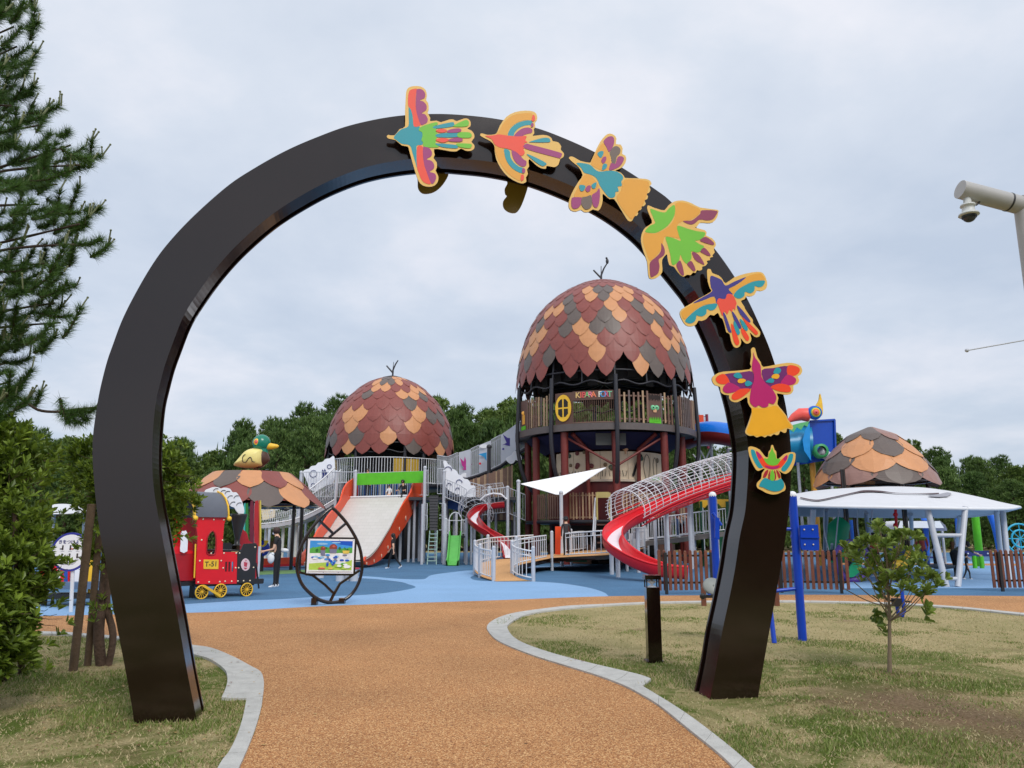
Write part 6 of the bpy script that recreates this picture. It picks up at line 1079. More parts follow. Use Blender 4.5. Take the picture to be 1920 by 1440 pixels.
fr = cage_slide(ss, [P(945, 951, 39.6), P(925, 953, 39.5), P(905, 957, 39.2), P(893, 966, 38.6), P(887, 976, 37.6), P(893, 987, 36.8), P(905, 998, 36.4), P(925, 1010, 36.0), P(940, 1020, 35.4), P(952, 1034, 34.4), P(954, 1046, 33.4)], .35, .26, .24, 9, .50, .72, nb=12, rt=.011, cage_mat=m_grey, arc0=-20, arc1=200, wall_m=m_cred)
for x, yt, Yp in ((884, 980, 38.2), (912, 1012, 36.6), (918, 1000, 38.5)): q = P(x, yt, Yp); mb = MB(); mb.cyl(V((q.x, q.y, 0)), q, .06, n=8); mb.build('leg', m_grey, ss)
mb = MB(); q = P(936, 936, 39.8); mb.tube([P(900, 938, 39.8), P(910, 929, 39.8), P(925, 925, 39.8), P(940, 927, 39.8), P(950, 936, 39.8)], .05, 6); mb.grid([[P(x, y, 39.8), P(x, y, 40.6)] for x, y in ((908, 931), (925, 926), (940, 928), (950, 936))]); mb.build('entry_hood', m_clw, ss)
# ================================================================ shade sail
sl = thing('shade_sail', G(1010, 1060), 'white triangular shade sail on two slim grey masts before the big tower', 'shade sail')
s0, s1, s2 = P(976, 907, 37.5), P(1053, 930, 36.0), P(1137, 876, 37.4); mb = MB(); rows = []
for i in range(13):
    t_ = i / 12; row = []
    for j in range(13):
        w_ = j / 12; a = s0.lerp(s2, t_); b = s0.lerp(s1, t_) if True else s0
        p = a.lerp(s0.lerp(s1, min(1, t_ / .48)) if t_ < .48 else s1.lerp(s2, (t_ - .48) / .52), w_); row.append(p - V((0, 0, .10 * math.sin(math.pi * w_) * math.sin(math.pi * t_))))
    rows.append(row)
mb.grid(rows); mb.grid([[p - V((0, 0, .02)) for p in r_][::-1] for r_ in rows]); mb.build('canvas', mat('sail_white', srgb(250, 250, 252), .7, var=.02), sl)
for x, yt, yb, r_ in ((972, 903, 1037, .085), (1052, 924, 1050, .085)):
    q = P(x, yt, 37.5 if x < 1000 else 36.0); mb = MB(); mb.cyl(V((q.x, q.y, 0)), q, r_, n=10); mb.sphere(q, r_ * 1.25, 10, 6); mb.build('mast', m_grey, sl)
# ================================================================ winding ramp
rm = thing('ramp', G(1010, 1085), 'winding wheelchair ramp with orange floor and white bar rails', 'ramp')
m_rfl = granule_mat('ramp_orange', [srgb(180, 130, 84), srgb(206, 156, 104), srgb(222, 176, 124)], 60)
near = [(1000, 1089.5, .02), (985, 1087, .06), (968, 1081, .12), (960, 1074, .20), (962, 1066, .28), (975, 1059, .36), (1000, 1053.5, .44), (1035, 1046, .52)]
far = [(930, 1090, .02), (905, 1082, .06), (893, 1074, .12), (890, 1066, .20), (893, 1059, .28), (910, 1053, .36), (940, 1048, .42), (1000, 1043, .5)]
def gz_(x, y, z): return G(x, y + 0.0, 0) + V((0, 0, 0))
def onz(x, y, z): return G(x, y, z)
nr, fr_ = catmull([onz(*q) for q in near], 5), catmull([onz(*q) for q in far], 5); nr, fr_ = resample(nr, 40), resample(fr_, 40)
pl_ = [onz(1035, 1046, .52), onz(1090, 1043, .62), onz(1145, 1040, .70), onz(1200, 1030, .82), onz(1215, 1025, .86)]; pf_ = [onz(1000, 1043, .5), onz(1065, 1036, .62), onz(1105, 1030, .70), onz(1150, 1018, .82), onz(1160, 1016, .86)]
pl_, pf_ = resample(catmull(pl_, 5), 30), resample(catmull(pf_, 5), 30); NE, FE = nr + pl_[1:], fr_ + pf_[1:]
mb = MB(); mb.grid([[a, b] for a, b in zip(NE, FE)], sm=False); mb.build('floor', m_rfl, rm)
mb = MB(); mb.grid([[a - V((0, 0, .02)), a - V((0, 0, .16 if a.z > .2 else a.z * .8))] for a in NE], sm=False); mb.grid([[b - V((0, 0, .16 if b.z > .2 else b.z * .8)), b - V((0, 0, .02))] for b in FE], sm=False); mb.grid([[b - V((0, 0, .10)), a - V((0, 0, .10))] for a, b in zip(NE, FE)], sm=False); mb.build('edge_beam', m_dark, rm)
def ramprail(pts, nm='bar_rail', h=.92):
    mb = MB(); mb.rail(pts, h, .23, .028, .013, bot=.10); mb.tube([p + V((0, 0, h - .16)) for p in pts], .018, 5); mb.build(nm, m_white, rm)
ramprail(nr[:36]); ramprail(fr_[2:40]); ramprail(pl_[2:14]); ramprail(pl_[15:]); ramprail(pf_[2:])
for p in [nr[0], nr[9], nr[20], nr[39], pl_[12], pl_[22], pl_[-1], fr_[1], fr_[8], fr_[16], fr_[28], pf_[3], pf_[14], pf_[26]]:
    mb = MB(); mb.cyl(V((p.x, p.y, 0)), V((p.x, p.y, p.z + 1.02)), .065, n=8); mb.sphere((p.x, p.y, p.z + 1.02), .07, 8, 5); mb.build('post', m_grey, rm)
mb = MB(); mb.box(onz(1080, 1047, .48) - V((0, .06, .02)), (.9, .05, .24)); mb.build('green_skirt', mat('skirt_green', srgb(20, 110, 60), .45), rm)
mb = MB(); mb.poly([P(x, y, 33.5) for x, y in ((1041, 987), (1052, 987), (1051, 1040), (1041, 1040))], V((0, .05, 0))); mb.build('orange_door_panel', m_orng, rm)
# the walkway to the right, behind the caged slide
wk = thing('raised_walkway', G(1280, 1062), 'raised walkway with white bar rails and grey posts behind the caged red slide', 'play structure')
wz = [(1160, 1018, 36.5), (1215, 1014, 35.8), (1270, 1008, 35.2), (1330, 1000, 35), (1362, 996, 35)]; W_ = [P(*q) for q in wz]
mb = MB(); mb.rail(W_, 1.0, .13, .028, .013); mb.build('bar_rail', m_white, wk); mb = MB(); mb.rail([p + V((0, 1.6, 0)) for p in W_], 1.0, .16, .028, .012); mb.build('bar_rail', m_white, wk)
mb = MB(); mb.grid([[p - V((0, 0, .02)), p + V((0, 1.6, -.02))] for p in W_], sm=False); mb.grid([[p + V((0, 1.6, -.2)), p - V((0, 0, .2))] for p in W_], sm=False); mb.grid([[p - V((0, 0, .22)), p - V((0, 0, .02))] for p in W_], sm=False); mb.build('floor', mat('walkway_grey', srgb(110, 104, 100), .6), wk)
for x, yt, Y in ((1190, 1010, 35.5), (1228, 975, 34.8), (1247, 965, 34.5), (1184, 1000, 34), (1301, 998, 35.5), (1330, 960, 36.5), (1345, 960, 37)): q = P(x, yt, Y); mb = MB(); mb.cyl(V((q.x, Y, 0)), q, .08, n=8); mb.build('leg', m_grey, wk)
pr_ = thing('portal_frame', G(1290, 1062), 'pair of grey portal frames carrying the caged red slide', 'frame')
for x0, x1, yt, Y in ((1262, 1292, 948, 33.5), (1295, 1341, 934, 34.5)):
    a, b = P(x0, yt, Y), P(x1, yt, Y); mb = MB(); mb.cyl(V((b.x, Y, 0)), b, .085, n=10); mb.build('leg', m_grey, pr_); mb = MB(); mb.cyl(V((a.x, Y, 0)), a, .085, n=10) if x0 > 1290 else mb.cyl(a - V((0, 0, .3)), a, .06); mb.build('leg', m_grey, pr_); mb = MB(); mb.cyl(a, b, .085, n=10); mb.build('beam', m_grey, pr_)
# ================================================================ long caged red slide
ls = thing('caged_slide', G(1200, 1085), 'long caged slide, bright red with a white wire tunnel, curving down to the front', 'slide')
fr = cage_slide(ls, [P(1420, 896, 35.5), P(1375, 908, 34.6), P(1330, 922, 33.6), P(1285, 938, 32.6), P(1240, 956, 31.6), P(1200, 975, 30.6), P(1170, 990, 29.6), P(1152, 1006, 28.4), P(1150, 1023, 27.2), P(1162, 1040, 26.3), P(1185, 1056, 25.6), P(1215, 1070, 25.0), P(1245, 1079, 24.6), P(1290, 1083, 24.4)], .4, .34, .32, 15, .60, .80, nb=21, arc0=-20, arc1=200, wall_m=m_red)
for x, yt, Y in ((1146, 1020, 29.0), (1158, 1042, 27.2), (1250, 962, 31.6), (1195, 990, 30.4), (1330, 935, 34)): q = P(x, yt, Y); mb = MB(); mb.cyl(V((q.x, Y, 0)), q, .08, n=8); mb.build('leg', m_grey, ls)
# red half-shell bars below the cage
mb = MB(); N_ = 50
for a in [R(x) for x in list(range(-70, -14, 11)) + list(range(194, 252, 11))]: mb.tube([fr[i][0] + fr[i][2] * .60 + fr[i][1] * math.cos(a) * .80 + fr[i][2] * math.sin(a) * .80 for i in range(0, N_, 2)], .022, 4, caps=False)
mb.build('side_bars', m_red, ls)
# ================================================================ blue tube slide at the big tower and its lattice mast
tb = thing('tube_slide', G(1350, 1055), 'blue topped tube slide leaving the big tower to the right', 'tube slide')
ct = resample(catmull([P(1288, 822, 43), P(1305, 815, 42.2), (P(1330, 811, 41.5)), P(1360, 814, 41), P(1395, 822, 40.6), P(1440, 834, 40.2), P(1500, 842, 40)], 5), 40)
def half(pts, r_, a0, a1, n=12):
    rows = []; U = V((0, 0, 1))
    for i, p in enumerate(pts):
        d = (pts[min(len(pts) - 1, i + 1)] - pts[max(0, i - 1)]).normalized(); s_ = d.cross(U).normalized(); u = s_.cross(d); rows.append([p + s_ * math.cos(R(a0 + (a1 - a0) * j / n)) * r_ + u * math.sin(R(a0 + (a1 - a0) * j / n)) * r_ for j in range(n + 1)])
    return rows
m_tblue = mat('tube_blue', srgb(16, 116, 222), .25, var=.04); mb = MB(); mb.grid(half(ct[7:], .62, 0, 180)); mb.grid([r_[::-1] for r_ in half(ct[7:], .60, 0, 180)]); mb.build('upper_shell', m_tblue, tb)
mb = MB(); mb.grid(half(ct, .62, 180, 360)); mb.grid([r_[::-1] for r_ in half(ct, .60, 180, 360)]); mb.build('lower_shell', mat('tube_maroon', srgb(120, 30, 30), .35), tb)
mb = MB(); mb.grid(half(ct[:8], .61, 0, 180)); mb.grid([r_[::-1] for r_ in half(ct[:8], .59, 0, 180)]); mb.build('entry_shell', mat('tube_clear_tan', srgb(196, 160, 146), .3), tb)
for x0, x1 in ((1310, 1333), (1364, 1385)):
    Y = 42; mb = MB(); a, b = P(x0, 834, Y), P(x1, 834 + (8 if x0 > 1350 else 0), Y); a.z = min(a.z, b.z); b.z = a.z
    mb = MB(); mb.cyl(V((a.x, Y, 0)), a, .09, n=8); mb.build('leg', m_grey, tb); mb = MB(); mb.cyl(V((b.x, Y, 0)), b + V((0, 0, .3)), .09, n=8); mb.build('leg', m_grey, tb); mb = MB(); mb.cyl(a, b, .07, n=8)
    for z_ in (a.z - .15, a.z - 1.6): mb.cyl(V((a.x, Y, z_)), V((b.x, Y, z_ - 1.4)), .045); mb.cyl(V((b.x, Y, z_)), V((a.x, Y, z_ - 1.4)), .045)
    if x0 < 1350: mb.cyl(P(1299, 852, Y), P(1312, 866, Y), .045); mb.cyl(P(1299, 872, Y), P(1312, 860, Y), .045)
    mb.build('lattice', m_white, tb)
mb = MB(); mb.box(P(1309, 786, 44), (.62, .1, .5)); mb.build('orange_panel', m_orng, tb); mb = MB(); q = P(1325, 777, 44); mb.cyl(q - V((0, 0, 2)), q, .09, n=8); mb.rail([P(1314, 792, 44), P(1324, 792, 44)], .35, .1); mb.build('top_post', mat('maroon_post', srgb(140, 50, 70), .4), tb)
# playhouse pieces under the slide: yellow arch roof, dark green posts
ph = thing('yellow_arch_panel', G(1340, 1060), 'yellow arched panel on green posts beneath the caged slide', 'play panel'); mb = MB(); Y = 36.2
mb.poly([P(x, y, Y) for x, y in ((1311, 936), (1366, 936), (1366, 951), (1353, 951), (1348, 945), (1338, 941), (1328, 945), (1322, 952), (1312, 951))], V((0, .08, 0))); mb.build('arch_panel', m_yel, ph)
for x in (1314, 1363): q = P(x, 940, Y); mb = MB(); mb.cyl(V((q.x, Y + .04, 0)), q, .07, n=8); mb.build('post', mat('bottle_green', srgb(16, 84, 50), .4), ph)
mb = MB(); q = P(1355, 1000, Y); mb.box((q.x, Y + .3, 1.2), (.7, .06, 2.0)); mb.build('green_screen', mat('bottle_green', srgb(16, 84, 50), .4), ph)
# ================================================================ white canopy with swings
cnp = thing('canopy', G(1730, 1090), 'broad white shell canopy on grey legs over the swing area', 'canopy')
nearE = [(1440, 944, 24.6), (1520, 947, 23.6), (1600, 949, 22.9), (1680, 950, 22.5), (1760, 951, 22.6), (1840, 952.5, 23.2), (1892, 952, 24), (1909, 949, 25)]
ridge = [(1440, 936, 28), (1520, 921, 27.6), (1600, 914.5, 27.4), (1680, 912, 27.3), (1750, 916, 27.2), (1820, 929, 27.0), (1875, 941, 26.2), (1910, 948, 25.3)]
farE = [(1440, 962, 33.5), (1520, 965.5, 33.8), (1600, 967, 34), (1680, 968, 34), (1750, 968, 33.5), (1815, 967, 32.4), (1870, 960, 29.5), (1912, 949.5, 25.8)]
def rs(l, n): return resample(catmull([P(*q) for q in l], 5), n)
A_, B_, C_ = rs(nearE, 50), rs(ridge, 50), rs(farE, 50)
def csec(a, b, c, n=14):
    out = []
    for j in range(n + 1):
        t = j / n
        if t < .5: s_ = t * 2; p = a.lerp(b, s_); p.z += .14 * math.sin(math.pi * s_) * max(0, b.z - a.z)
        else: s_ = t * 2 - 1; p = b.lerp(c, s_); p.z += .30 * math.sin(math.pi * s_) * max(0, b.z - c.z)
        out.append(p)
    return out
rows = [csec(a, b, c) for a, b, c in zip(A_, B_, C_)]
mb = MB(); mb.grid([r_[::-1] for r_ in rows]); mb.grid([[p - V((0, 0, .06)) for p in r_] for r_ in rows]); mb.build('shell', m_canvas, cnp)
mb = MB(); mb.tube([p - V((0, 0, .03)) for p in A_] + [p - V((0, 0, .03)) for p in C_[::-1]], .05, 8, closed=True); mb.build('rim', m_white, cnp)
from mathutils.bvhtree import BVHTree
_v = [p for r_ in rows for p in r_]; _n = len(rows[0]); _bvh = BVHTree.FromPolygons(_v, [(i * _n + j, i * _n + j + 1, (i + 1) * _n + j + 1, (i + 1) * _n + j) for i in range(len(rows) - 1) for j in range(_n - 1)])
def onshell(px, py):
    h_ = _bvh.ray_cast(V((0, 0, CAM_H)), ray(px, py).normalized())
    if h_[0] is not None: return h_[0] + V((0, -.03, .035))
    return P(px, py, 26)
def onshell_old(px, py):
    best = None
    for r_ in rows[:]:
        for p in r_[:8]:
            d = p - V((0, 0, CAM_H)); 
            v_ = d.y * _cp + d.z * _sp; qx, qy = 960 + FPX * d.x / v_, 720 - FPX * (d.z * _cp - d.y * _sp) / v_
            e = (qx - px) ** 2 + (qy - py) ** 2
            if best is None or e < best[0]: best = (e, p.y)
    return P(px, py, best[1] - .55) 
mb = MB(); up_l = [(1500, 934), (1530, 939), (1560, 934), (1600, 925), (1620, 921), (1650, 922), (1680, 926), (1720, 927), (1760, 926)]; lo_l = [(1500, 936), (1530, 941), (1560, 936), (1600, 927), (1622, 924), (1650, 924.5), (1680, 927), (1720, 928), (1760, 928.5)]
a, b = [onshell(*q) for q in up_l], [onshell(*q) for q in lo_l]; a = [onshell(*q) for q in [(catmull([V((u, w, 0)) for u, w in up_l], 6)[i].x, catmull([V((u, w, 0)) for u, w in up_l], 6)[i].y) for i in range(49)]]; b = [onshell(*q) for q in [(catmull([V((u, w, 0)) for u, w in lo_l], 6)[i].x, catmull([V((u, w, 0)) for u, w in lo_l], 6)[i].y) for i in range(49)]]; mb.grid([[x, y] for x, y in zip(a, b)], sm=False); mb.build('layer_gap_shade', mat('gap_shade_maroon', srgb(70, 44, 48), .6), cnp)  # dark strip painted on the shell for the shaded gap between two layers
mb = MB(); a, b = [onshell(*q) for q in [(1740, 931), (1757, 929), (1775, 925), (1782, 926)]], [onshell(*q) for q in [(1742, 933), (1760, 934), (1776, 933), (1783, 928)]]; mb.grid([[x, y] for x, y in zip(a, b)], sm=False); mb.build('grey_patch', mat('patch_grey', srgb(150, 150, 158), .6), cnp)
def leg(t, a, b, r_, m_=m_grey, nm='leg'):
    mb = MB(); mb.cyl(a, b, r_, n=10); mb.build(nm, m_, t)
for (x0, y0, Y0_), (x1, y1) in (((1738, 950, 22.8), (1775, 1101)), ((1810, 951, 23.0), (1796, 1101)), ((1525, 955, 25), (1518, 1088)), ((1624, 962, 30), (1636, 1066)), ((1868, 957, 27.5), (1880, 1078)), ((1880, 956, 25.5), (1893, 1090)), ((1550, 955, 32), (1545, 1062)), ((1708, 964, 33), (1712, 1060)), ((1800, 966, 32.5), (1790, 1062))):
    leg(cnp, P(x0, y0, Y0_), G(x1, y1), .085)
for ya, yb in ((1005, 1004), (1086, 1086)):
    a0, a1, b0, b1 = P(1738, 950, 22.8), G(1775, 1101), P(1810, 951, 23.0), G(1796, 1101); f = (ya - 950) / 151; leg(cnp, a0.lerp(a1, f), b0.lerp(b1, f), .06, m_grey, 'cross_bar')
# ---- shelter with scale roof behind the canopy
g2c = V(((1637 - 960) / 1430 * 33 * 1.0, 33.0, 0)); g2 = thing('round_shelter', g2c, 'leaf scale roofed shelter rising behind the white canopy, its black posts seen beneath', 'shelter')
m_sc2 = [mat('scale_pinkish_brown', srgb(146, 110, 100), .4), m_sc[1], m_sc[2]]
z1_ = P(1640, 901, 33 - 2.6).z; z0_ = P(1640, 801, 33).z; H_ = z0_ - z1_
pr2 = [(.10, z0_), (.9, z0_ - .14 * H_), (1.5, z0_ - .36 * H_), (2.02, z0_ - .62 * H_), (2.34, z0_ - .86 * H_), (2.44, z1_)]
mb = fringe(g2c, pr2, [(0, .34), (.22, .36), (.42, .38), (.62, .46)], 8, 15, lift=.075, ao=R(-25.5), colf=lambda j, a: {(3, -3): 1, (3, -1): 0, (3, 1): 2, (3, 3): 0, (2, -4): 0, (2, -2): 2, (2, 0): 1, (2, 2): 1, (2, 4): 2, (1, -3): 0, (1, -1): 1, (1, 1): 2, (1, 3): 1, (0, -2): 2, (0, 0): 2, (0, 2): 0}.get((j, round(((a + math.pi) % (2 * math.pi) - math.pi) / .3927)), (j + int(a * 3)) % 3)); mb.lathe(g2c, [(max(.02, r_ - .06), z_ - .05) for r_, z_ in pr2[:5]], 30); mb.build('roof', m_sc2, g2)
mb = MB(); mb.lathe(g2c, [(2.2, z1_ + .45), (1.5, z0_ - .5 * H_), (.1, z0_ - .2)][::1], 30); mb.tube([ang_pt(g2c, 2.2, i * .2094, z1_ + .1) for i in range(30)], .05, 5, closed=True); mb.build('roof_frame', m_dark, g2)
for x, Y in ((1581, 31.2), (1597, 34.4), (1690, 31.0), (1739, 33.5), (1648, 35.4)): q = P(x, 900, Y); leg(g2, V((q.x, Y, 0)), V((q.x, Y, z1_ + .5)), .10, m_dark, 'post')
# ================================================================ blue play house with the bird head
bh = thing('bird_head_playhouse', G(1525, 1055), 'blue barrel play house topped by a rainbow bird head with red beak', 'play house'); Y = 36.0
m_pb = mat('house_blue', srgb(12, 70, 176), .3, var=.05); m_tl = mat('barrel_teal', srgb(18, 130, 176), .35); f0, f1, f2, f3 = P(1518, 790, Y), P(1564, 787, Y + .3), P(1566, 860, Y + .3), P(1521, 868, Y)
mb = MB(); bk = V((-.4, 2.0, 0)); mb.poly([f0, f1, f2, f3], bk); mb.bar(f0 - V((0, .05, 0)), f1 - V((0, .05, 0)), .08); mb.bar(f1 - V((0, .05, 0)), f2 - V((0, .05, 0)), .08); mb.build('box', m_pb, bh)
mb = MB(); rows = []
for i in range(9):
    t = i / 8; x0 = 1462 + 57 * t; bul = 14 * math.sin(math.pi * (t * .5 + .5)) ; row = []
    for j in range(9): u = j / 8; row.append(P(x0 + (6 * math.sin(math.pi * u) if t > .6 else 0), (802 - 12 * t) * (1 - u) + (866 + 2 * t) * u, Y + .3 - .7 * math.sin(math.pi * u)))
    rows.append(row)
mb.grid(rows); mb.build('barrel', m_tl, bh)
mb = MB(); l = [(1462, 806), (1475, 800), (1500, 793), (1517, 790), (1514, 800), (1508, 797), (1502, 806), (1494, 801), (1488, 810), (1480, 805), (1470, 814)]; mb.poly([P(x, y, Y - .62) for x, y in l], V((0, .03, 0))); mb.build('leaf_trim', mat('trim_leaf_green', srgb(90, 176, 110), .4), bh)
mb = MB(); mb.poly([P(x, y, Y - .60) for x, y in [(1518, 792), (1510, 806), (1505, 825), (1508, 845), (1521, 864), (1519, 840), (1519, 810)]], V((0, .03, 0))); mb.build('side_wing', mat('wing_sky', srgb(20, 140, 214), .35), bh)
hc = P(1527, 774, Y - .2); Rx = Matrix.Rotation(R(90), 3, 'X')
for r_, c_, n_, d_ in ((.34, srgb(20, 90, 200), 'head_blue', 0), (.27, srgb(60, 170, 120), 'head_green', .02), (.23, srgb(240, 200, 60), 'head_yellow', .04), (.18, srgb(244, 120, 50), 'head_orange', .06), (.11, srgb(240, 110, 120), 'head_pink', .08), (.05, srgb(190, 30, 30), 'head_red', .1)):
    mb = MB(); mb.lathe(hc - V((0, d_, 0)), [(.005, .16), (r_ * .9, .16), (r_, 0), (r_ * .9, -.12), (.005, -.14)][::-1], 24, axis=Rx); mb.build('eye_ring' if d_ else 'head', mat(n_, c_, .35), bh)
mb = MB(); mb.poly(catmull([P(x, y, Y - .1) for x, y in [(1530, 762), (1536, 750), (1538, 738), (1542, 755), (1543, 775), (1538, 780), (1534, 770)]], 3, True), V((0, .12, 0))); mb.build('crest', m_yel, bh)
mb = MB(); mb.tube([P(1515, 778, Y), P(1500, 777, Y), P(1488, 783, Y), P(1474, 792, Y)], [.34, .30, .2, .04], 12); mb.build('beak', mat('beak_coral', srgb(240, 90, 80), .35), bh)
mb = MB(); rg = P(1537, 846, Y - .25); mb.lathe(rg, [(.22, .25), (.33, .25), (.35, -.1), (.28, -.14), (.22, -.1)], 20, axis=Rx); mb.build('porthole_ring', mat('ring_green', srgb(50, 150, 90), .4), bh)
mb = MB(); mb.tube([rg, rg + V((.5, .2, -.25)), rg + V((1.0, .4, -.6))], .22, 12); mb.build('tunnel', m_grey, bh)
for x, m_ in ((1523, m_gold), (1496, m_grey), (1556, m_grey)): q = P(x, 868, Y + .8); leg(bh, V((q.x, q.y, 0)), V((q.x, q.y, q.z + .1)), .14 if x == 1523 else .07, m_, 'post')
# white fabric hood left of the canopy's shelter
hd = thing('fabric_hood', G(1500, 1052), 'small white curved hood above the canopy, left of the scale roof', 'hood'); mb = MB(); rows = [[P(1492 + 38 * i / 8, 922 - 14 * math.sin(math.pi * i / 8) - 3, 34.5 + j * .8) for i in range(9)] for j in range(3)]; mb.grid(rows); mb.grid([[p - V((0, 0, .04)) for p in r_][::-1] for r_ in rows]); mb.build('hood', m_clw, hd)
q = P(1512, 918, 35); leg(hd, V((q.x, q.y, 0)), q, .06); 
# ================================================================ brown slat fences
def slat_fence(x0, x1, y_top, yb0, yb1, label, sp=9.3):
    a, b = G(x0, yb0), G(x1, yb1); t = thing('slat_fence', (a + b) / 2, label, 'fence', 'brown round topped slat fences along the path'); h_ = P(x0, y_top, a.y).z; d = (b - a).normalized(); L_ = (b - a).length; n = max(2, int(L_ / .13)); rn = random.Random(int(x0))
    mb = MB()
    for i in range(n + 1):
        p = a + d * (L_ * i / n); o = V((0, 0, 0)); hh = h_ - .03 * rn.random(); mb.box((p.x, p.y, .10 + (hh - .10) / 2), (.075, .03, hh - .10), rz=math.atan2(d.y, d.x)); mb.sphere((p.x, p.y, hh), .037, 8, 5, sc=(1, .45, 1))
    mb.build('slats', m_wood, t)
    mb = MB(); n_ = V((-d.y, d.x, 0)) * .035
    for z in (.28, h_ - .12): mb.bar(a + n_ + V((0, 0, z)), b + n_ + V((0, 0, z)), .03, .05)
    mb.build('rails', m_black, t)
    for f in (.1, .9) if L_ < 2.2 else (.06, .5, .94): p = a + d * (L_ * f) - n_ * 1.3; mb = MB(); mb.box((p.x, p.y, h_ / 2 - .02), (.07, .05, h_ - .04), rz=math.atan2(d.y, d.x)); mb.build('fence_post', m_black, t)
    return t
slat_fence(1238, 1346, 1033, 1115, 1113.5, 'brown slat fence between the bollard light and the blue fitness post'); slat_fence(1452, 1592, 1033, 1111.5, 1113.5, 'brown slat fence just right of the arch leg, behind the blue fitness posts'); slat_fence(1866, 1990, 1032, 1109.5, 1109, 'brown slat fence at the right edge of the photo beyond the orange path')
# ================================================================ bollard light
bl = thing('bollard_light', G(1226, 1242), 'square dark brown bollard light on the lawn by the kerb', 'bollard light'); q = G(1227, 1241); w = .162; zt_ = P(1220, 1101, q.y).z; zc = P(1220, 1086, q.y).z; z9 = P(1220, 1078, q.y).z
mb = MB(); mb.box((q.x, q.y, zt_ / 2), (w, w, zt_)); mb.box((q.x, q.y, .01), (w + .05, w + .05, .02)); mb.build('body', m_dark, bl)
mb = MB(); mb.box((q.x, q.y, (zc + z9) / 2), (w + .03, w + .03, z9 - zc)); mb.build('cap', m_dark, bl)
mb = MB(); mb.lathe(V((q.x, q.y, 0)), [(.01, zc - .005), (.055, zc - .03), (.008, zt_ + .03), (.06, zt_ + .002)], 16); mb.build('reflector', m_clw, bl)
mb = MB()
for sx in (-1, 1):
    for sy in (-1, 1): mb.box((q.x + sx * (w / 2 - .008), q.y + sy * (w / 2 - .008), (zt_ + zc) / 2), (.014, .014, zc - zt_))
mb.build('corner_bars', m_black, bl)
# ================================================================ blue fitness station
ft = thing('fitness_station', G(1420, 1203), 'tall bright blue outdoor fitness frame partly hidden behind the right arch leg', 'fitness equipment'); m_fb = mat('fitness_blue', srgb(10, 64, 184), .32, var=.05)
b1 = G(1505, 1201); t1 = P(1487, 929, b1.y); leg(ft, V((b1.x, b1.y, 0)), V((b1.x, b1.y, t1.z)), .062, m_fb, 'post'); mb = MB(); mb.sphere((b1.x, b1.y, t1.z), .064, 12, 8); mb.build('post_cap', m_clw, ft)
b2 = V((P(1336, 929, 11.5).x, 11.5, 0)); leg(ft, b2, V((b2.x, b2.y, P(1336, 929, 11.5).z)), .055, m_fb, 'post'); mb = MB(); mb.sphere((b2.x, b2.y, P(1336, 929, 11.5).z), .057, 12, 8); mb.build('post_cap', m_clw, ft)
b3 = G(1452, 1206); leg(ft, b3, V((b3.x + .03, b3.y + .35, P(1458, 1018, 11.4).z)), .034, m_fb, 'post')
for (xa, ya), (xb, yb) in (((1455, 1108), (1500, 1103)), ((1474, 992), (1487, 992)), ((1483, 1006), (1530, 1007)), ((1336, 962), (1352, 985))): leg(ft, P(xa, ya, 11.38), P(xb, yb, 11.38), .026, m_fb, 'arm')
mb = MB(); mb.poly(catmull([P(x, y, 11.25) for x, y in [(1503, 985), (1530, 984), (1534, 988), (1536, 1027), (1532, 1032), (1508, 1031), (1502, 1026), (1501, 990)]], 2, True), V((0, .04, 0))); mb.bar(P(1501, 1007, 11.24), P(1536, 1008, 11.24), .02)
for x, y in ((1508, 993), (1524, 993), (1509, 1021), (1525, 1021)): mb.sphere(P(x, y, 11.24), .012, 8, 5, mi=1)
mb.build('back_board', [m_fb, m_bolt], ft)
mb = MB(); mb.poly([P(x, y, 11.3) for x, y in ((1341, 968), (1349, 972), (1349, 1012), (1341, 1008))], V((0, .04, 0))); mb.build('back_board', m_fb, ft)
mb = MB(); c = P(1337, 1100, 11.4); mb.lathe(c, [(.01, .03), (.13, .03), (.15, 0), (.13, -.02), (.01, -.02)][::-1], 20, axis=Matrix.Rotation(R(55), 3, 'X')); mb.build('seat', mat('seat_grey', srgb(140, 144, 140), .5), ft)
mb = MB(); c = P(1328, 1118, 11.3); mb.box(c, (.17, .09, .04)); mb.sphere(c - V((.08, 0, 0)), .045, 8, 6); leg(ft, c, P(1345, 1110, 11.5), .025, m_fb, 'arm'); mb.build('pedal', m_black, ft)
for x in (1320, 1457): q = G(x, 1136); tag(MB().box((q.x, q.y, .19), (.09, .09, .38)).build('wooden_post', m_wood, None, q), 'short brown wooden post on the lawn, %s of the right arch leg' % ('left' if x < 1400 else 'right'), 'post', 'short wooden posts behind the arch leg')
# low blue pedal stand on the lawn behind the young tree
ps = thing('pedal_stand', G(1689, 1159), 'low bright blue pedal stand on the lawn behind the young tree', 'fitness equipment'); q = G(1689, 1158)
mb = MB(); mb.tube([q + V((-.05, 0, .22)), q + V((-.04, 0, .05)), q + V((.03, 0, .03)), q + V((.07, 0, .12)), q + V((.06, 0, .6))], .035, 8); mb.build('frame', m_fb, ps); mb = MB(); mb.box(q + V((-.06, -.02, .27)), (.14, .12, .14)); mb.bar(q + V((-.2, 0, .3)), q + V((.22, 0, .28)), .03); mb.build('pedal', m_black, ps)
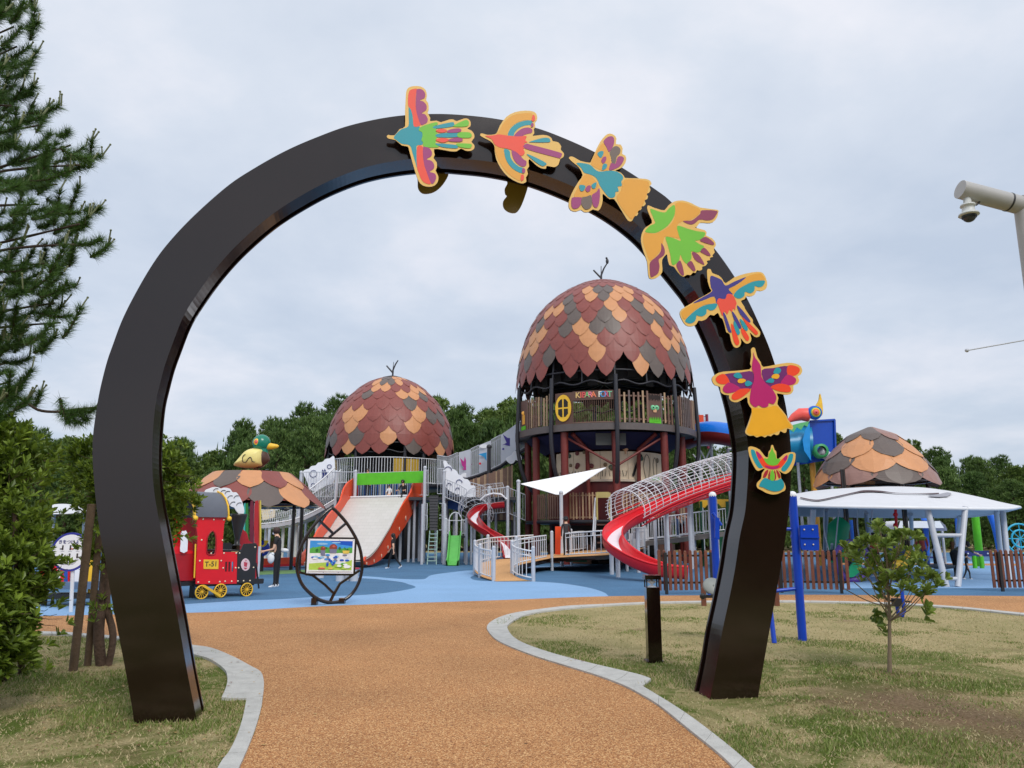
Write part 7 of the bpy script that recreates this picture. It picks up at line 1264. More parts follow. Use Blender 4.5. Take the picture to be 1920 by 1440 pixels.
# ================================================================ play pieces under the canopy
def disc(mb, c, r_, d=.05, n=20, mi=0): mb.lathe(c, [(.005, -d), (r_, -d), (r_, d), (.005, d)], n, mi=mi, axis=Rx); return mb
sp = thing('spinner_wheel', G(1606, 1090), 'purple ringed spinning wheel with green half disc behind the fence end', 'play wheel'); Y = 24.5; c = P(1598, 1052, Y)
mb = MB(); mb.tube([c + V((math.cos(a) * .50, 0, math.sin(a) * .58)) for a in [i * .2618 for i in range(24)]], .10, 8, closed=True); mb.build('ring', mat('ring_purple', srgb(96, 66, 150), .4), sp)
mb = MB(); mb.poly([P(x, y, Y - .15) for x, y in [(1587, 1083), (1600, 1082), (1612, 1072), (1616, 1058), (1614, 1052), (1602, 1054), (1594, 1062), (1589, 1072)]], V((0, .1, 0))); mb.build('half_disc', mat('jade_green', srgb(20, 160, 104), .4), sp); leg(sp, V((c.x, Y + .2, 0)), c + V((0, .2, 0)), .06, m_black, 'stand')
gt = thing('jade_tube', G(1571, 1070), 'jade green upright tube slide section beneath the canopy', 'tube slide'); mb = MB(); mb.tube([P(1572, 1055, 30), P(1570, 1020, 30), P(1572, 990, 30), P(1582, 978, 30)], [.34, .38, .40, .30], 14); mb.build('tube', mat('jade_green', srgb(20, 160, 104), .4), gt); leg(gt, G(1560, 1072), P(1560, 1020, 29.5), .05)
for i, (x0, yb, lbl) in enumerate(((1545, 1035, 'grey seat swing with looped chains left of the jade tube'), (1608, 1030, 'chain swing hanging right of the jade tube'))):
    sw_ = thing('swing', P(x0, 960, 26) - V((0, 0, 1.2)), lbl, 'swing', 'swings under the white canopy'); a = P(x0, 955, 26); b = P(x0 + 10, yb, 25.6)
    mb = MB(); mb.tube(catmull([a, a.lerp(b, .5) + V((-.08, 0, 0)), b], 5), .022, 5); mb.build('chain', m_grey, sw_); mb = MB(); mb.tube([a + V((.5, 0, 0)), b + V((.18, 0, 0))], .022, 5); mb.build('chain', m_grey, sw_); mb = MB(); mb.sphere(b + V((.09, 0, -.1)), .26, 12, 8, sc=(1.1, .8, .7)); mb.build('seat', mat('swing_grey', srgb(60, 62, 66), .6), sw_)
rc = thing('red_climbing_rope', P(1679, 955, 25.5) - V((0, 0, .8)), 'red chain hanging from the middle of the canopy rim', 'chain'); mb = MB(); mb.tube([P(1679, 955, 25.5), P(1680, 975, 25.5), P(1682, 1000, 25.5)], .045, 6)
for y in (965, 985): mb.sphere(P(1679, y, 25.5), .08, 8, 6)
mb.build('chain', m_red, rc)
cb_ = thing('covered_bench', G(1727, 1058), 'white round roofed bench shelter seen under the canopy', 'bench shelter'); Y = 37; mb = MB(); rows = [[P(1678, 1000, Y) + V((0, 1.2 * j, 0)), P(1676, 988, Y) + V((0, 1.2 * j, 0)), P(1684, 977, Y) + V((0, 1.2 * j, 0)), P(1700, 976, Y) + V((0, 1.2 * j, 0)), P(1762, 976, Y) + V((0, 1.2 * j, 0)), P(1772, 984, Y) + V((0, 1.2 * j, 0)), P(1776, 993, Y) + V((0, 1.2 * j, 0))] for j in (0, 1)]
rows[0] = [p for p in rows[0]]; mb.grid(rows, sm=True); mb.grid([[p - V((0, 0, .06)) for p in r_][::-1] for r_ in rows]); mb.add([P(1688, 977, Y), P(1762, 977, Y), P(1770, 990, Y), P(1684, 990, Y)], [(0, 3, 2, 1)]); mb.build('roof', m_clw, cb_)
for x in (1684, 1766): q = P(x, 992, Y + .6); leg(cb_, V((q.x, q.y, 0)), q, .06)
mb = MB(); mb.box(P(1725, 1045, Y + .5), (2.0, .45, .08)); mb.build('bench', m_navy, cb_)
for l, m_, lb_, r_ in (([(1828, 962, 36), (1833, 1010, 36), (1838, 1056, 36)], mat('post_lime', srgb(88, 186, 30), .4), 'thick lime green post behind the A-frame leg', .17), ([(1855, 962, 35), (1866, 990, 35), (1874, 1030, 35), (1876, 1064, 35)], mat('post_blue', srgb(44, 110, 214), .35), 'curved blue post right of the lime green one', .14), ([(1727, 962, 38), (1735, 985, 38), (1738, 1052, 38)], mat('post_blue', srgb(44, 110, 214), .35), 'curved blue post behind the round roofed bench', .13), ([(1596, 975, 37), (1598, 1000, 37), (1599, 1054, 37)], mat('post_blue', srgb(44, 110, 214), .35), 'short blue post right of the jade tube', .12), ([(1795, 972, 38), (1798, 1010, 38), (1798, 1053, 38)], mat('post_blue', srgb(44, 110, 214), .35), 'blue post behind the stooping person', .12)):
    pts = [P(*q) for q in l]; pts[-1].z = 0; mb = MB(); mb.tube(catmull(pts, 5), r_, 10); tag(mb.build('play_post', m_, None, V((pts[-1].x, pts[-1].y, 0))), lb_, 'post', 'coloured posts beneath the canopy')
bb_ = thing('blue_seesaw', G(1832, 1062), 'blue studded board on lime green stands behind the slat fence', 'play board'); Y = 34; mb = MB(); a, b = P(1809, 1038, Y), P(1858, 1038, Y); mb.bar(a, b, .06, .24)
for x in (1815, 1833, 1852): mb.sphere(P(x, 1038, Y - .05), .035, 8, 5, mi=1)
mb.build('board', [m_navy, m_clw], bb_)
for x in (1826, 1839): q = P(x, 1042, Y); leg(bb_, V((q.x, q.y, 0)), q, .09, mat('post_lime', srgb(88, 186, 30), .4), 'stand')
bw = thing('net_wheel', G(1910, 1058), 'turquoise spoked climbing wheel at the far right edge', 'play wheel'); c = P(1913, 1010, 33); mb = MB()
for r_ in (.62, .36): mb.tube([c + V((math.cos(i * .26) * r_, 0, math.sin(i * .26) * r_)) for i in range(24)], .04, 6, closed=True)
for i in range(8): mb.tube([c, c + V((math.cos(i * .785) * .62, 0, math.sin(i * .785) * .62))], .02, 5)
mb.build('wheel', mat('turquoise_rim', srgb(40, 170, 200), .4), bw); leg(bw, V((c.x, c.y + .2, 0)), c + V((0, .2, 0)), .06, m_grey, 'stand')
bk = thing('basket_swing', P(1785, 1062, 27), 'grey woven basket swing with hanging ropes beside the A-frame leg', 'swing'); c = P(1768, 1062, 27); mb = MB(); mb.lathe(c, [(.02, -.10), (.45, -.04), (.62, .04), (.60, .06), (.4, 0), (.02, -.06)], 20); mb.build('basket', mat('basket_grey', srgb(120, 122, 126), .7), bk)
mb = MB(); tpn = P(1775, 1006, 27)
for sx in (-1, 1): mb.tube([c + V((.6 * sx, 0, .05)), tpn + V((.25 * sx, 0, 0))], .02, 4); mb.tube([c + V((.3 * sx, -.5, .05)), tpn + V((.25 * sx, 0, 0))], .02, 4)
mb.tube([tpn - V((.5, 0, 0)), tpn + V((.6, 0, 0))], .04, 6); mb.build('ropes', m_grey, bk)
yf = thing('yellow_spring_rider', G(1686, 1092), 'yellow and blue spring rider half hidden behind the young tree crown', 'spring rider'); q = G(1686, 1092); mb = MB(); mb.lathe(V((q.x, q.y, 0)), [(.15, 0), (.15, .04), (.09, .08), (.10, .14), (.08, .2), (.10, .26), (.08, .32), (.1, .38)], 14); mb.build('spring', m_fb, yf); mb = MB(); mb.tube([q + V((-.35, 0, .55)), q + V((-.15, 0, .52)), q + V((.15, 0, .55)), q + V((.32, 0, .8)), q + V((.4, 0, .95))], [.08, .17, .18, .12, .1], 12); mb.build('body', m_yel, yf); mb = MB(); mb.box(q + V((0, 0, .95)), (.55, .06, .32)); mb.build('side_board', m_navy, yf)
struct(sheet('far_path', Gp([(1560, 1059.5), (2300, 1063), (2300, 1059), (1560, 1056)]), m_orange, 0.016))
# ================================================================ camera pole at the right edge
cp = thing('camera_pole', V((4.2, 6.0, 0)), 'pale grey pole with curved arm carrying a dome security camera, right edge', 'camera pole'); Yc = 6.0
tp_ = P(1912, 378, Yc); mb = MB(); mb.tube([V((tp_.x + .03, Yc, 0)), V((tp_.x + .03, Yc, 2.5)), tp_ + V((.03, 0, .03))], [.085, .08, .075], 20); mb.build('pole', m_cp := mat('warm_grey_metal', srgb(176, 174, 172), .45), cp)
mb = MB(); a0, a1 = P(1800, 355, Yc - .05), P(1925, 388, Yc); dr = (a1 - a0).normalized(); mb.cyl(a0, a1, .077, n=20); mb.cyl(a0 + dr * .42, a0 + dr * .435, .080, n=20, mi=1); mb.build('arm', [m_cp, m_charcoal], cp)
mb = MB(); c = P(1813, 372, Yc - .05); mb.lathe(V((c.x, c.y, c.z)), [(.03, .05), (.03, -.05), (.055, -.055), (.06, -.07), (.045, -.075), (.048, -.10), (.05, -.12), (.075, -.135), (.08, -.15), (.055, -.155), (.01, -.155)], 22); mb.build('camera_housing', mat('camera_white', srgb(206, 208, 206), .4), cp)
mb = MB(); mb.sphere(c + V((0, 0, -.155)), .055, 18, 12); mb.build('dome', mat('smoked_dome', srgb(70, 72, 78), .08, .3), cp); mb = MB(); mb.lathe(c + V((0, 0, -.157)), [(.057, .01), (.058, -.012), (.056, -.016)], 22)
for s_ in (-1, 1): mb.sphere(c + V((.018 * s_, -.042, -.168)), .012, 8, 6)
mb.build('lens_band', m_black, cp); mb = MB(); mb.tube(catmull([c + V((.06, 0, .05)), c + V((.10, 0, .03)), c + V((.10, 0, -.03)), c + V((.07, 0, -.06))], 4), .008, 6); mb.build('cable', m_black, cp)
mb = MB(); r0, r1 = P(1813, 657, Yc), P(1990, 632, Yc); mb.cyl(r0, V((tp_.x + .03, Yc, r1.z)), .0055, n=8); mb.sphere(r0, .016, 10, 7); mb.build('rod', m_grey, cp)
# ================================================================ people
def person(loc, H, yaw, label, shirt, pants, shoes, hair, thigh=(4, -4), shin=(0, 0), arm=(5, -5), fore=(10, 10), torso=3, head=0, pelvis=None, long_hair=False, sleeve=True, splay=8, hat=None, mask=False, cat='person'):
    """one skinned body; angles in degrees, positive = forward; yaw = direction faced, 0 = away from the viewer (+Y), 90 = to the left"""
    s = H / 1.70; f = V((-math.sin(R(yaw)), math.cos(R(yaw)), 0)); r_ = V((f.y, -f.x, 0)); up = V((0, 0, 1)); Vt, Ed, Rad, Reg = [], [], [], []
    def add(p, rad, par, reg):
        Vt.append(p); Rad.append(rad * s)
        if par is not None: Ed.append((par, len(Vt) - 1)); Reg.append(reg)
        return len(Vt) - 1
    dirp = lambda a, side=0: (f * math.sin(R(a)) - up * math.cos(R(a)) + r_ * side).normalized()
    legz = max((.43 * math.cos(R(thigh[i])) + .42 * math.cos(R(shin[i]))) for i in (0, 1)) + .05
    base = V(loc); pz = legz * s if pelvis is None else pelvis
    tu = lambda a: (f * math.sin(R(a)) + up * math.cos(R(a)))
    pel = base + up * (pz + .02 * s); t1 = tu(torso); P0 = add(pel, .125, None, 'pants'); b1 = add(pel + t1 * .13 * s, .112, P0, 'shirt'); b2 = add(pel + t1 * .30 * s, .125, b1, 'shirt'); nb = add(pel + t1 * .47 * s, .085, b2, 'shirt')
    h1 = tu(torso + head * .5); nk = add(pel + t1 * .47 * s + h1 * .09 * s, .048, nb, 'skin'); h2 = tu(torso + head); hc = pel + t1 * .47 * s + h1 * .09 * s + h2 * .115 * s; hd = add(hc, .088, nk, 'skin'); tp = add(hc + h2 * .075 * s, .07, hd, 'skin'); add(hc + f * .07 * s - h2 * .03 * s, .03, hd, 'skin'); add(hc + f * .098 * s - h2 * .005 * s, .012, hd, 'skin')
    for i, sd in ((0, -1), (1, 1)):
        hp = add(pel + r_ * .085 * s * sd - up * .04 * s, .088, P0, 'pants'); k = Vt[hp] + dirp(thigh[i]) * .42 * s; kn = add(k, .058, hp, 'pants'); md = add(k + dirp(shin[i]) * .16 * s, .050, kn, 'pants'); a = k + dirp(shin[i]) * .41 * s; an_ = add(a, .036, md, 'pants')
        fp = -max(0, -shin[i]) * .6; tf = tu(90 + fp * .0 + (30 if shin[i] < -25 else 0)); ft_ = add(a + tf * .10 * s - up * .035 * s, .036, an_, 'shoes'); add(a + tf * .17 * s - up * .04 * s, .030, ft_, 'shoes'); add(a - tf * .05 * s - up * .035 * s, .032, an_, 'shoes')
        sh = add(pel + t1 * .44 * s + r_ * .165 * s * sd, .056, nb, 'shirt'); e = Vt[sh] + dirp(arm[i], math.sin(R(splay)) * sd) * .28 * s; ms = add(Vt[sh].lerp(e, .5), .047, sh, 'shirt'); el = add(e, .038, ms, 'shirt' if sleeve else 'skin'); w = e + dirp(fore[i]) * .24 * s; wr = add(w, .026, el, 'shirt' if sleeve == 2 else 'skin'); hd_ = dirp(fore[i]); pa = add(w + hd_ * .07 * s, .030, wr, 'skin'); lat = hd_.cross(r_).normalized()
        for j in range(4): q = w + hd_ * .085 * s + lat * (.021 * (j - 1.5)) * s; k1 = add(q + hd_ * .035 * s, .0085, pa, 'skin'); add(q + (hd_ * .62 + f * .3).normalized() * (.075 - .006 * abs(j - 1.3)) * s, .007, k1, 'skin')
        th = add(w + hd_ * .045 * s + lat * .04 * s, .009, pa, 'skin'); add(w + hd_ * .08 * s + lat * .052 * s, .008, th, 'skin')
    me = bpy.data.meshes.new('body'); me.from_pydata([tuple(v - base) for v in Vt], Ed, []); ob = bpy.data.objects.new('body', me); COL.objects.link(ob); m1 = ob.modifiers.new('k', 'SKIN'); m1.use_smooth_shade = True
    for i, sv in enumerate(me.skin_vertices[0].data): sv.radius = (Rad[i], Rad[i]); sv.use_root = (i == 0)
    m2 = ob.modifiers.new('s', 'SUBSURF'); m2.levels = m2.render_levels = 1
    dg = bpy.context.evaluated_depsgraph_get(); nm = bpy.data.meshes.new_from_object(ob.evaluated_get(dg)); bpy.data.objects.remove(ob); bpy.data.meshes.remove(me)
    ms_ = {'skin': m_skin, 'shirt': shirt, 'pants': pants, 'shoes': shoes}; keys = list(ms_); nm.materials.clear()
    for k in keys: nm.materials.append(ms_[k])
    seg = [(Vt[a] - base, Vt[b] - base, keys.index(g)) for (a, b), g in zip(Ed, Reg)]
    for p in nm.polygons:
        c = p.center; best = (9e9, 0)
        for a, b, g in seg:
            d = b - a; t = max(0, min(1, (c - a).dot(d) / max(1e-9, d.dot(d)))); e = (c - a - d * t).length_squared
            if e < best[0]: best = (e, g)
        p.material_index = best[1]; p.use_smooth = True
    t = thing('person', base, label, cat, None); bo = bpy.data.objects.new('body', nm); COL.objects.link(bo); bo.parent = t
    mb = MB(); mb.sphere(hc + h2 * .030 * s - f * .022 * s, .108 * s, 14, 10, sc=(1, 1, 1.02))
    if long_hair: mb.tube([hc - f * .04 * s, hc - f * .085 * s - up * .12 * s, hc - f * .10 * s - up * .30 * s], [.09 * s, .085 * s, .05 * s], 10)
    elif hair is not m_black: mb.sphere(hc - f * .10 * s + h2 * .08 * s, .05 * s, 8, 6)
    mb.build('hair', hair, t)
    if hat: mb = MB(); mb.lathe(hc + h2 * .05 * s, [(.17 * s, -.02 * s), (.12 * s, .01 * s), (.11 * s, .08 * s), (.06 * s, .11 * s), (.01, .115 * s)], 18); mb.build('hat', hat, t)
    mb = MB()
    for sd in (-1, 1): mb.sphere(hc + f * .083 * s + r_ * .03 * s * sd, .011 * s, 8, 5)
    mb.build('eyes', m_black, t)
    if mask: mb = MB(); mb.sphere(hc + f * .068 * s - h2 * .045 * s, .05 * s, 10, 7); mb.build('mask', m_clw, t)
    return t, Vt
k_blk = mat('cloth_black', (.014, .014, .017), .8); k_gry = mat('cloth_dark_grey', (.035, .035, .04), .85); k_wht = mat('cloth_white', srgb(226, 228, 230), .8); k_org = mat('cloth_brick_orange', srgb(196, 84, 66), .8); k_red = mat('cloth_maroon', srgb(110, 30, 38), .8); k_olv = mat('cloth_olive', srgb(84, 90, 64), .8); k_jean = mat('cloth_denim', srgb(60, 80, 120), .8); k_shoe = mat('shoe_white', srgb(230, 232, 236), .6); k_hair = mat('hair_brown', srgb(58, 36, 28), .6)
w1 = G(517, 1101); t, vt = person(w1, 1.66, 92, 'person in black tee and black trousers with white shoes, standing near the toy train', k_blk, k_blk, k_shoe, k_hair, thigh=(3, -2), arm=(10, 2), fore=(78, 12), head=18, sleeve=False, mask=True, splay=6)
mb = MB(); q = P(508, 1047, w1.y - .28); mb.sphere(q, .12, 12, 8, sc=(.8, .6, 1.2)); mb.sphere(q + V((.04, 0, .12)), .05, 8, 6); tag(mb.build('plastic_bag', k_wht, None, q), 'white plastic bag held low by the person near the toy train', 'bag')
mb = MB(); q = P(533, 1032, w1.y + .12); mb.sphere(q, .10, 12, 8, sc=(1.3, .5, .6)); mb.tube([q + V((-.05, 0, .03)), q + V((-.28, -.05, .15))], .012, 5); tag(mb.build('shoulder_bag', k_wht, None, q), 'small white shoulder bag at the back of the person near the toy train', 'bag')
person(G(737, 1066), 1.52, 80, 'person in black with long dark hair striding past the foot of the wide slide', k_blk, k_blk, k_shoe, m_hair, thigh=(24, -18), shin=(6, -38), arm=(-18, 16), fore=(-5, 40), torso=5, long_hair=True, sleeve=False)
zs = Rr[0].z; 
person(V((P(728, 930, 40.6).x, 40.9, zs)), 1.05, 180, 'small child in a white top sitting at the head of the wide slide', k_wht, m_skin, k_shoe, m_hair, thigh=(82, 82), shin=(30, 30), arm=(25, 25), fore=(70, 70), pelvis=.12, torso=6)
person(V((P(755, 930, 40.6).x, 40.9, zs)), 1.62, 165, 'person in black sitting at the top right of the wide slide', k_blk, k_blk, k_shoe, m_hair, thigh=(84, 74), shin=(30, 46), arm=(30, 30), fore=(85, 85), pelvis=.14, torso=10, head=14)
person(V((P(679, 930, 40.6).x, 42.0, zs)), 1.58, 175, 'person in dark trousers standing behind the slide head beam, only the legs seen', k_blk, k_gry, k_shoe, m_hair)
person(onz(1062, 1041, .6), 1.56, 5, 'person in a dark hat and charcoal coat, back turned, on the winding ramp', k_gry, k_blk, k_blk, m_black, arm=(3, 3), fore=(8, 8), sleeve=2, hat=k_blk)
person(W_[2] + V((.2, .8, 0)), 1.5, -100, 'person in a maroon top and jeans on the raised walkway behind the red slide', k_red, k_jean, k_shoe, m_hair, arm=(30, 10), fore=(80, 20))
person(V((P(1645, 1072, 27.5).x, 27.5, 0)), 1.6, 30, 'person in a brick red shirt behind the crown of the young tree', k_org, k_blk, k_shoe, m_hair, fore=(60, 50), hat=k_wht)
person(V((P(1733, 1062, 30).x, 30, 0)), 1.62, -20, 'person in an orange shirt with back turned between the black post and A-frame leg', k_org, k_jean, k_shoe, m_hair, fore=(40, 60))
person(V((P(1793, 1084, 26.5).x, 26.5, 0)), 1.62, -75, 'person in an olive top bending forward beside the A-frame leg', k_olv, k_blk, k_shoe, m_hair, torso=72, arm=(40, 60), fore=(60, 70), thigh=(10, 0), head=-20)
person(V((P(1815, 1084, 26).x, 26, 0)), .85, -110, 'toddler in dark clothes walking right of the bending person', k_gry, k_gry, k_shoe, m_hair, thigh=(20, -16), shin=(0, -25), splay=14)
# ================================================================ plants
OB = [False]
def leafquad(vs, fs, base, d, n, l, w, fold=.25):
    d = d.normalized(); s_ = d.cross(n)
    if s_.length < 1e-4: s_ = d.cross(V((.3, .8, .1)))
    s_.normalize(); n2 = s_.cross(d); o = len(vs); m_ = base + d * l * .58
    if OB[0]:
        e1, e2 = base + d * l * .45, base + d * l * .82; vs += [base, e1 + s_ * w * .42 + n2 * w * .15, e2 + s_ * w * .46 + n2 * w * .1, base + d * l - n2 * w * .15, e2 - s_ * w * .46 + n2 * w * .1, e1 - s_ * w * .42 + n2 * w * .15]; fs += [(o, o + 1, o + 2, o + 3), (o, o + 3, o + 4, o + 5)]; return
    vs += [base, m_ + s_ * w / 2 + n2 * w * fold, base + d * l, m_ - s_ * w / 2 + n2 * w * fold]; fs += [(o, o + 1, o + 2), (o, o + 2, o + 3)]
def rvec(r): 
    while True:
        v = V((r.uniform(-1, 1), r.uniform(-1, 1), r.uniform(-1, 1)))
        if .05 < v.length < 1: return v.normalized()
def rosette(vs, fs, p, axis, r, n, l, w):
    for i in range(n):
        a = 2.4 * i; t = r.uniform(.35, 1.15); s_ = axis.cross(V((.2, .3, .9)));
        if s_.length < .01: s_ = V((1, 0, 0))
        s_.normalize(); u = axis.cross(s_); d = axis * math.cos(t) + (s_ * math.cos(a) + u * math.sin(a)) * math.sin(t); leafquad(vs, fs, p + d * .01 - axis * r.uniform(0, .04), d, axis, l * r.uniform(.7, 1.15), w * r.uniform(.8, 1.15))
def put(mb, vs, fs, mi=0): mb.add(vs, fs, mi, False)
m_hl = leafmat('hedge_leaves', srgb(64, 86, 30), srgb(144, 168, 62), srgb(186, 200, 98), sc=1.6, trans=.3, rough=.38); m_bark = mat('bark', srgb(84, 66, 54), .9, var=.3, scale=14, bump=.8, bscale=30)
m_stk = mat('stake_wood', srgb(92, 74, 56), .8, var=.25, scale=9, bump=.5)
def bush(name, base, blobs, n, l, w, label, cat, seed, trunks, lm=m_hl):
    t = thing(name, base, label, cat); r = random.Random(seed); vs, fs = [], []; tw = []; tot = sum(b[1] * b[2] * b[3] for b in blobs)
    for c, rx, ry, rz in blobs:
        for i in range(int(n * rx * ry * rz / tot)):
            d = rvec(r); k = r.uniform(.45, 1.0) ** .5; sprig = r.random() < .05
            if sprig: k = r.uniform(1.1, 1.38); tw.append((V((c.x + d.x * rx * .9, c.y + d.y * ry * .9, c.z + d.z * rz * .9)), V((c.x + d.x * rx * k, c.y + d.y * ry * k, c.z + d.z * rz * k))))
            q = V((c.x + d.x * rx * k, c.y + d.y * ry * k, c.z + d.z * rz * k)); q += V((0, 0, 1)) * .12 * noise.noise(q * 2.2) + rvec(r) * .05
            if not sprig and noise.noise(q * 3.4 + V((9, 2, seed))) < -.02: continue
            ax_ = (d * .7 + V((0, 0, .7)) + rvec(r) * .45).normalized(); rosette(vs, fs, q, ax_, r, 7, l, w)
    mb = MB(); put(mb, vs, fs)
    for a, b in tw: mb.tube([a, a.lerp(b, .5) - V((0, 0, .01)), b], [.004, .003, .002], 4, 1, caps=False)
    mb.build('crown', [lm, m_bark], t)
    for pts, rr in trunks: mb = MB(); mb.tube(catmull([V(p) for p in pts], 4), rr, 8); mb.build('trunk', m_bark, t)
    return t
e_ = lambda x, y, Y, rpx, rpy, ry: (P(x, y, Y), rpx * Y / 1430, ry, rpy * Y / 1430)
gh = G(30, 1262); bush('hedge_shrub', gh, [e_(25, 862, 7.4, 62, 62, .4), e_(-40, 960, 7.2, 105, 95, .6), e_(15, 975, 7.2, 62, 70, .5), e_(0, 1075, 7.0, 72, 80, .6), e_(-50, 1150, 6.8, 100, 80, .6), e_(20, 1160, 7.2, 45, 45, .4), e_(66, 1170, 7.3, 16, 12, .12), e_(-10, 1215, 7.0, 70, 40, .5), e_(55, 1200, 7.3, 22, 20, .3), e_(-20, 830, 7.8, 50, 45, .4)], 5200, .095, .038, 'dense broadleaf shrub filling the left edge above the lawn', 'shrub', 5, [([G(5, 1275), P(0, 1150, 7.2), P(-10, 1000, 7.3)], .05), ([G(40, 1262), P(38, 1150, 7.4), P(30, 950, 7.4)], .035)])
b2 = G(190, 1248); bush('broadleaf_tree', b2, [e_(235, 880, 9.6, 105, 62, .6), e_(305, 905, 9.8, 50, 55, .4), e_(335, 935, 9.8, 32, 55, .35), e_(320, 985, 9.8, 30, 40, .3), e_(175, 870, 9.5, 48, 45, .4), e_(190, 990, 9.4, 30, 60, .3), e_(215, 940, 9.4, 60, 50, .4), e_(180, 1070, 9.3, 16, 40, .15), e_(195, 1150, 9.2, 16, 26, .12)], 2900, .088, .034, 'leafy young tree with dark trunk behind the left arch leg, tied to stakes', 'tree', 12, [([b2, P(185, 1180, 9.25), P(196, 1100, 9.4), P(205, 1000, 9.5), P(230, 900, 9.6)], [.06] * 13 + [.04] * 4), ([b2 + V((.08, 0, 0)), P(212, 1190, 9.3), P(200, 1120, 9.35), P(225, 1010, 9.4)], .04)])
for i, (a, b, rr) in enumerate(((G(137, 1258), P(172, 945, 8.95), .046), (G(164, 1248), P(186, 1000, 9.2), .040))):
    mb = MB(); mb.tube([a, b], rr, 10); tag(mb.build('tree_stake', m_stk, None, a), ('thick leaning wooden stake nearest the round notice sign', 'thinner leaning wooden stake between the thick stake and the dark trunk')[i], 'stake', 'stakes holding the young tree')
# young tree on the right lawn
yb = G(1668, 1262); yt = thing('young_tree', yb, 'slender young tree with rosettes of rounded leaves on the right lawn', 'tree'); YY = yb.y
tips = [(1647, 985), (1622, 1012), (1668, 1000), (1700, 1000), (1720, 1012), (1600, 1040), (1640, 1040), (1685, 1035), (1712, 1045), (1660, 1065), (1630, 1075), (1690, 1075), (1720, 1080), (1745, 1078), (1764, 1095), (1740, 1105), (1650, 1108), (1690, 1102), (1612, 1055), (1590, 1033), (1735, 1135), (1738, 1150), (1640, 1158), (1656, 1150), (1648, 1172), (1672, 1050), (1705, 1062), (1676, 1085), (1632, 1058), (1755, 1082), (1727, 1060), (1660, 1025), (1610, 1025), (1668, 1112), (1712, 1108), (1655, 1088), (1642, 1015), (1688, 1015)]
OB[0] = True; r = random.Random(2); fork = P(1668, 1148, YY); mb = MB(); mb.tube([yb, P(1668, 1200, YY), fork, P(1664, 1090, YY), P(1662, 1040, YY), P(1650, 995, YY)], [.026, .02, .018, .012, .008, .004], 8); vs, fs = [], []; T3 = []
for x, y in tips:
    for kk in range(2 if y < 1120 else 1): q = P(x + r.uniform(-8, 8) * kk, y + r.uniform(-8, 8) * kk, YY + r.uniform(-.35, .35)); T3.append((q, y))
bz = []
for i, (q, y) in enumerate(T3):
    st = P(1667, min(1165, y + 60 + abs((q - P(1668, y, YY)).x) * 60), YY) if y < 1130 else P(1668, y + 12, YY); mid = st.lerp(q, .5) + V((0, 0, -.05))
    if i % 3 == 0 or y < 1040 and i % 2: mb.tube(catmull([st, mid, q], 3), [.009, .008, .007, .006, .005, .004, .003][:7], 5)
    ax_ = ((q - st).normalized() * .5 + V((0, 0, .8)) + rvec(r) * .3).normalized() if y < 1130 else (V((0, 0, -.3)) + rvec(r)).normalized()
    rosette(vs, fs, q, ax_, r, 11, .095, .052)
    for k in range(1): qq = q + rvec(r) * .09; rosette(vs, fs, qq, (ax_ + rvec(r) * .5).normalized(), r, 7, .085, .043)
for q in [P(1585, 1105, YY), P(1600, 1090, YY)]: mb.tube(catmull([fork + V((0, 0, .05)), fork.lerp(q, .5), q], 3), .006, 5)
mb.build('trunk', mat('young_bark', srgb(128, 112, 92), .85, var=.2, bump=.3), yt); mb = MB(); put(mb, vs, fs); mb.build('crown', leafmat('young_leaves', srgb(74, 98, 40), srgb(146, 166, 74), srgb(176, 112, 62), sc=5, trans=.3, rough=.4), yt)
OB[0] = False
# pine at the left edge
m_ndl = leafmat('pine_needles', srgb(44, 72, 34), srgb(98, 132, 60), srgb(136, 160, 76), sc=1.4, trans=.2, rough=.5); m_cdl = mat('pine_candle', srgb(112, 118, 84), .7); m_pb = mat('pine_bark', srgb(74, 60, 52), .9, bump=.6)
pn = YP = 7.5; XT = -6.3
pn = thing('pine_tree', V((XT, YP, 0)), 'long needled pine with upright candles reaching in from the upper left', 'tree'); r = random.Random(31)
xr = [(-60, 50), (0, 62), (60, 72), (130, 66), (180, 60), (230, 150), (262, 196), (300, 185), (335, 120), (365, 110), (400, 205), (430, 208), (455, 140), (490, 115), (520, 120), (560, 160), (590, 150), (615, 105), (645, 55), (690, 60), (720, 70)]
def xrt(y):
    for (a, b), (c, d) in zip(xr, xr[1:]):
        if a <= y <= c: return b + (d - b) * (y - a) / (c - a)
    return 50
nv, nf = [], []; bm1 = MB(); cm = MB()
def shoot(tip, dirv, ln, nn, candle=True):
    base = tip - dirv * ln; cur = catmull([base, base.lerp(tip, .5) - V((0, 0, .03)), tip], 4); bm1.tube(cur, [.012] * (len(cur) - 3) + [.009, .008, .007], 5)
    for i in range(nn):
        t = r.random() ** .8; p = cur[min(len(cur) - 1, int(t * (len(cur) - 1)))] + rvec(r) * .008; d = (rvec(r) * 1.0 + dirv * r.uniform(.5, 1.2) + V((0, 0, .15))).normalized(); l_ = r.uniform(.08, .135); s_ = d.cross(rvec(r)).normalized() * .0026; o = len(nv); nv.extend([p - s_, p + s_, p + d * l_ + V((0, 0, -.012 * r.random()))]); nf.append((o, o + 1, o + 2))
    if candle:
        for k in range(r.choice((1, 2, 3))):
            a = tip + rvec(r) * .012; dd_ = (V((0, 0, 1)) + rvec(r) * .35 + V((.2, 0, 0))).normalized(); L_ = r.uniform(.06, .16); cm.tube([a, a + dd_ * L_ * .6, a + dd_ * L_], [.0085, .008, .007], 6); cm.sphere(a + dd_ * L_, .012, 7, 5)
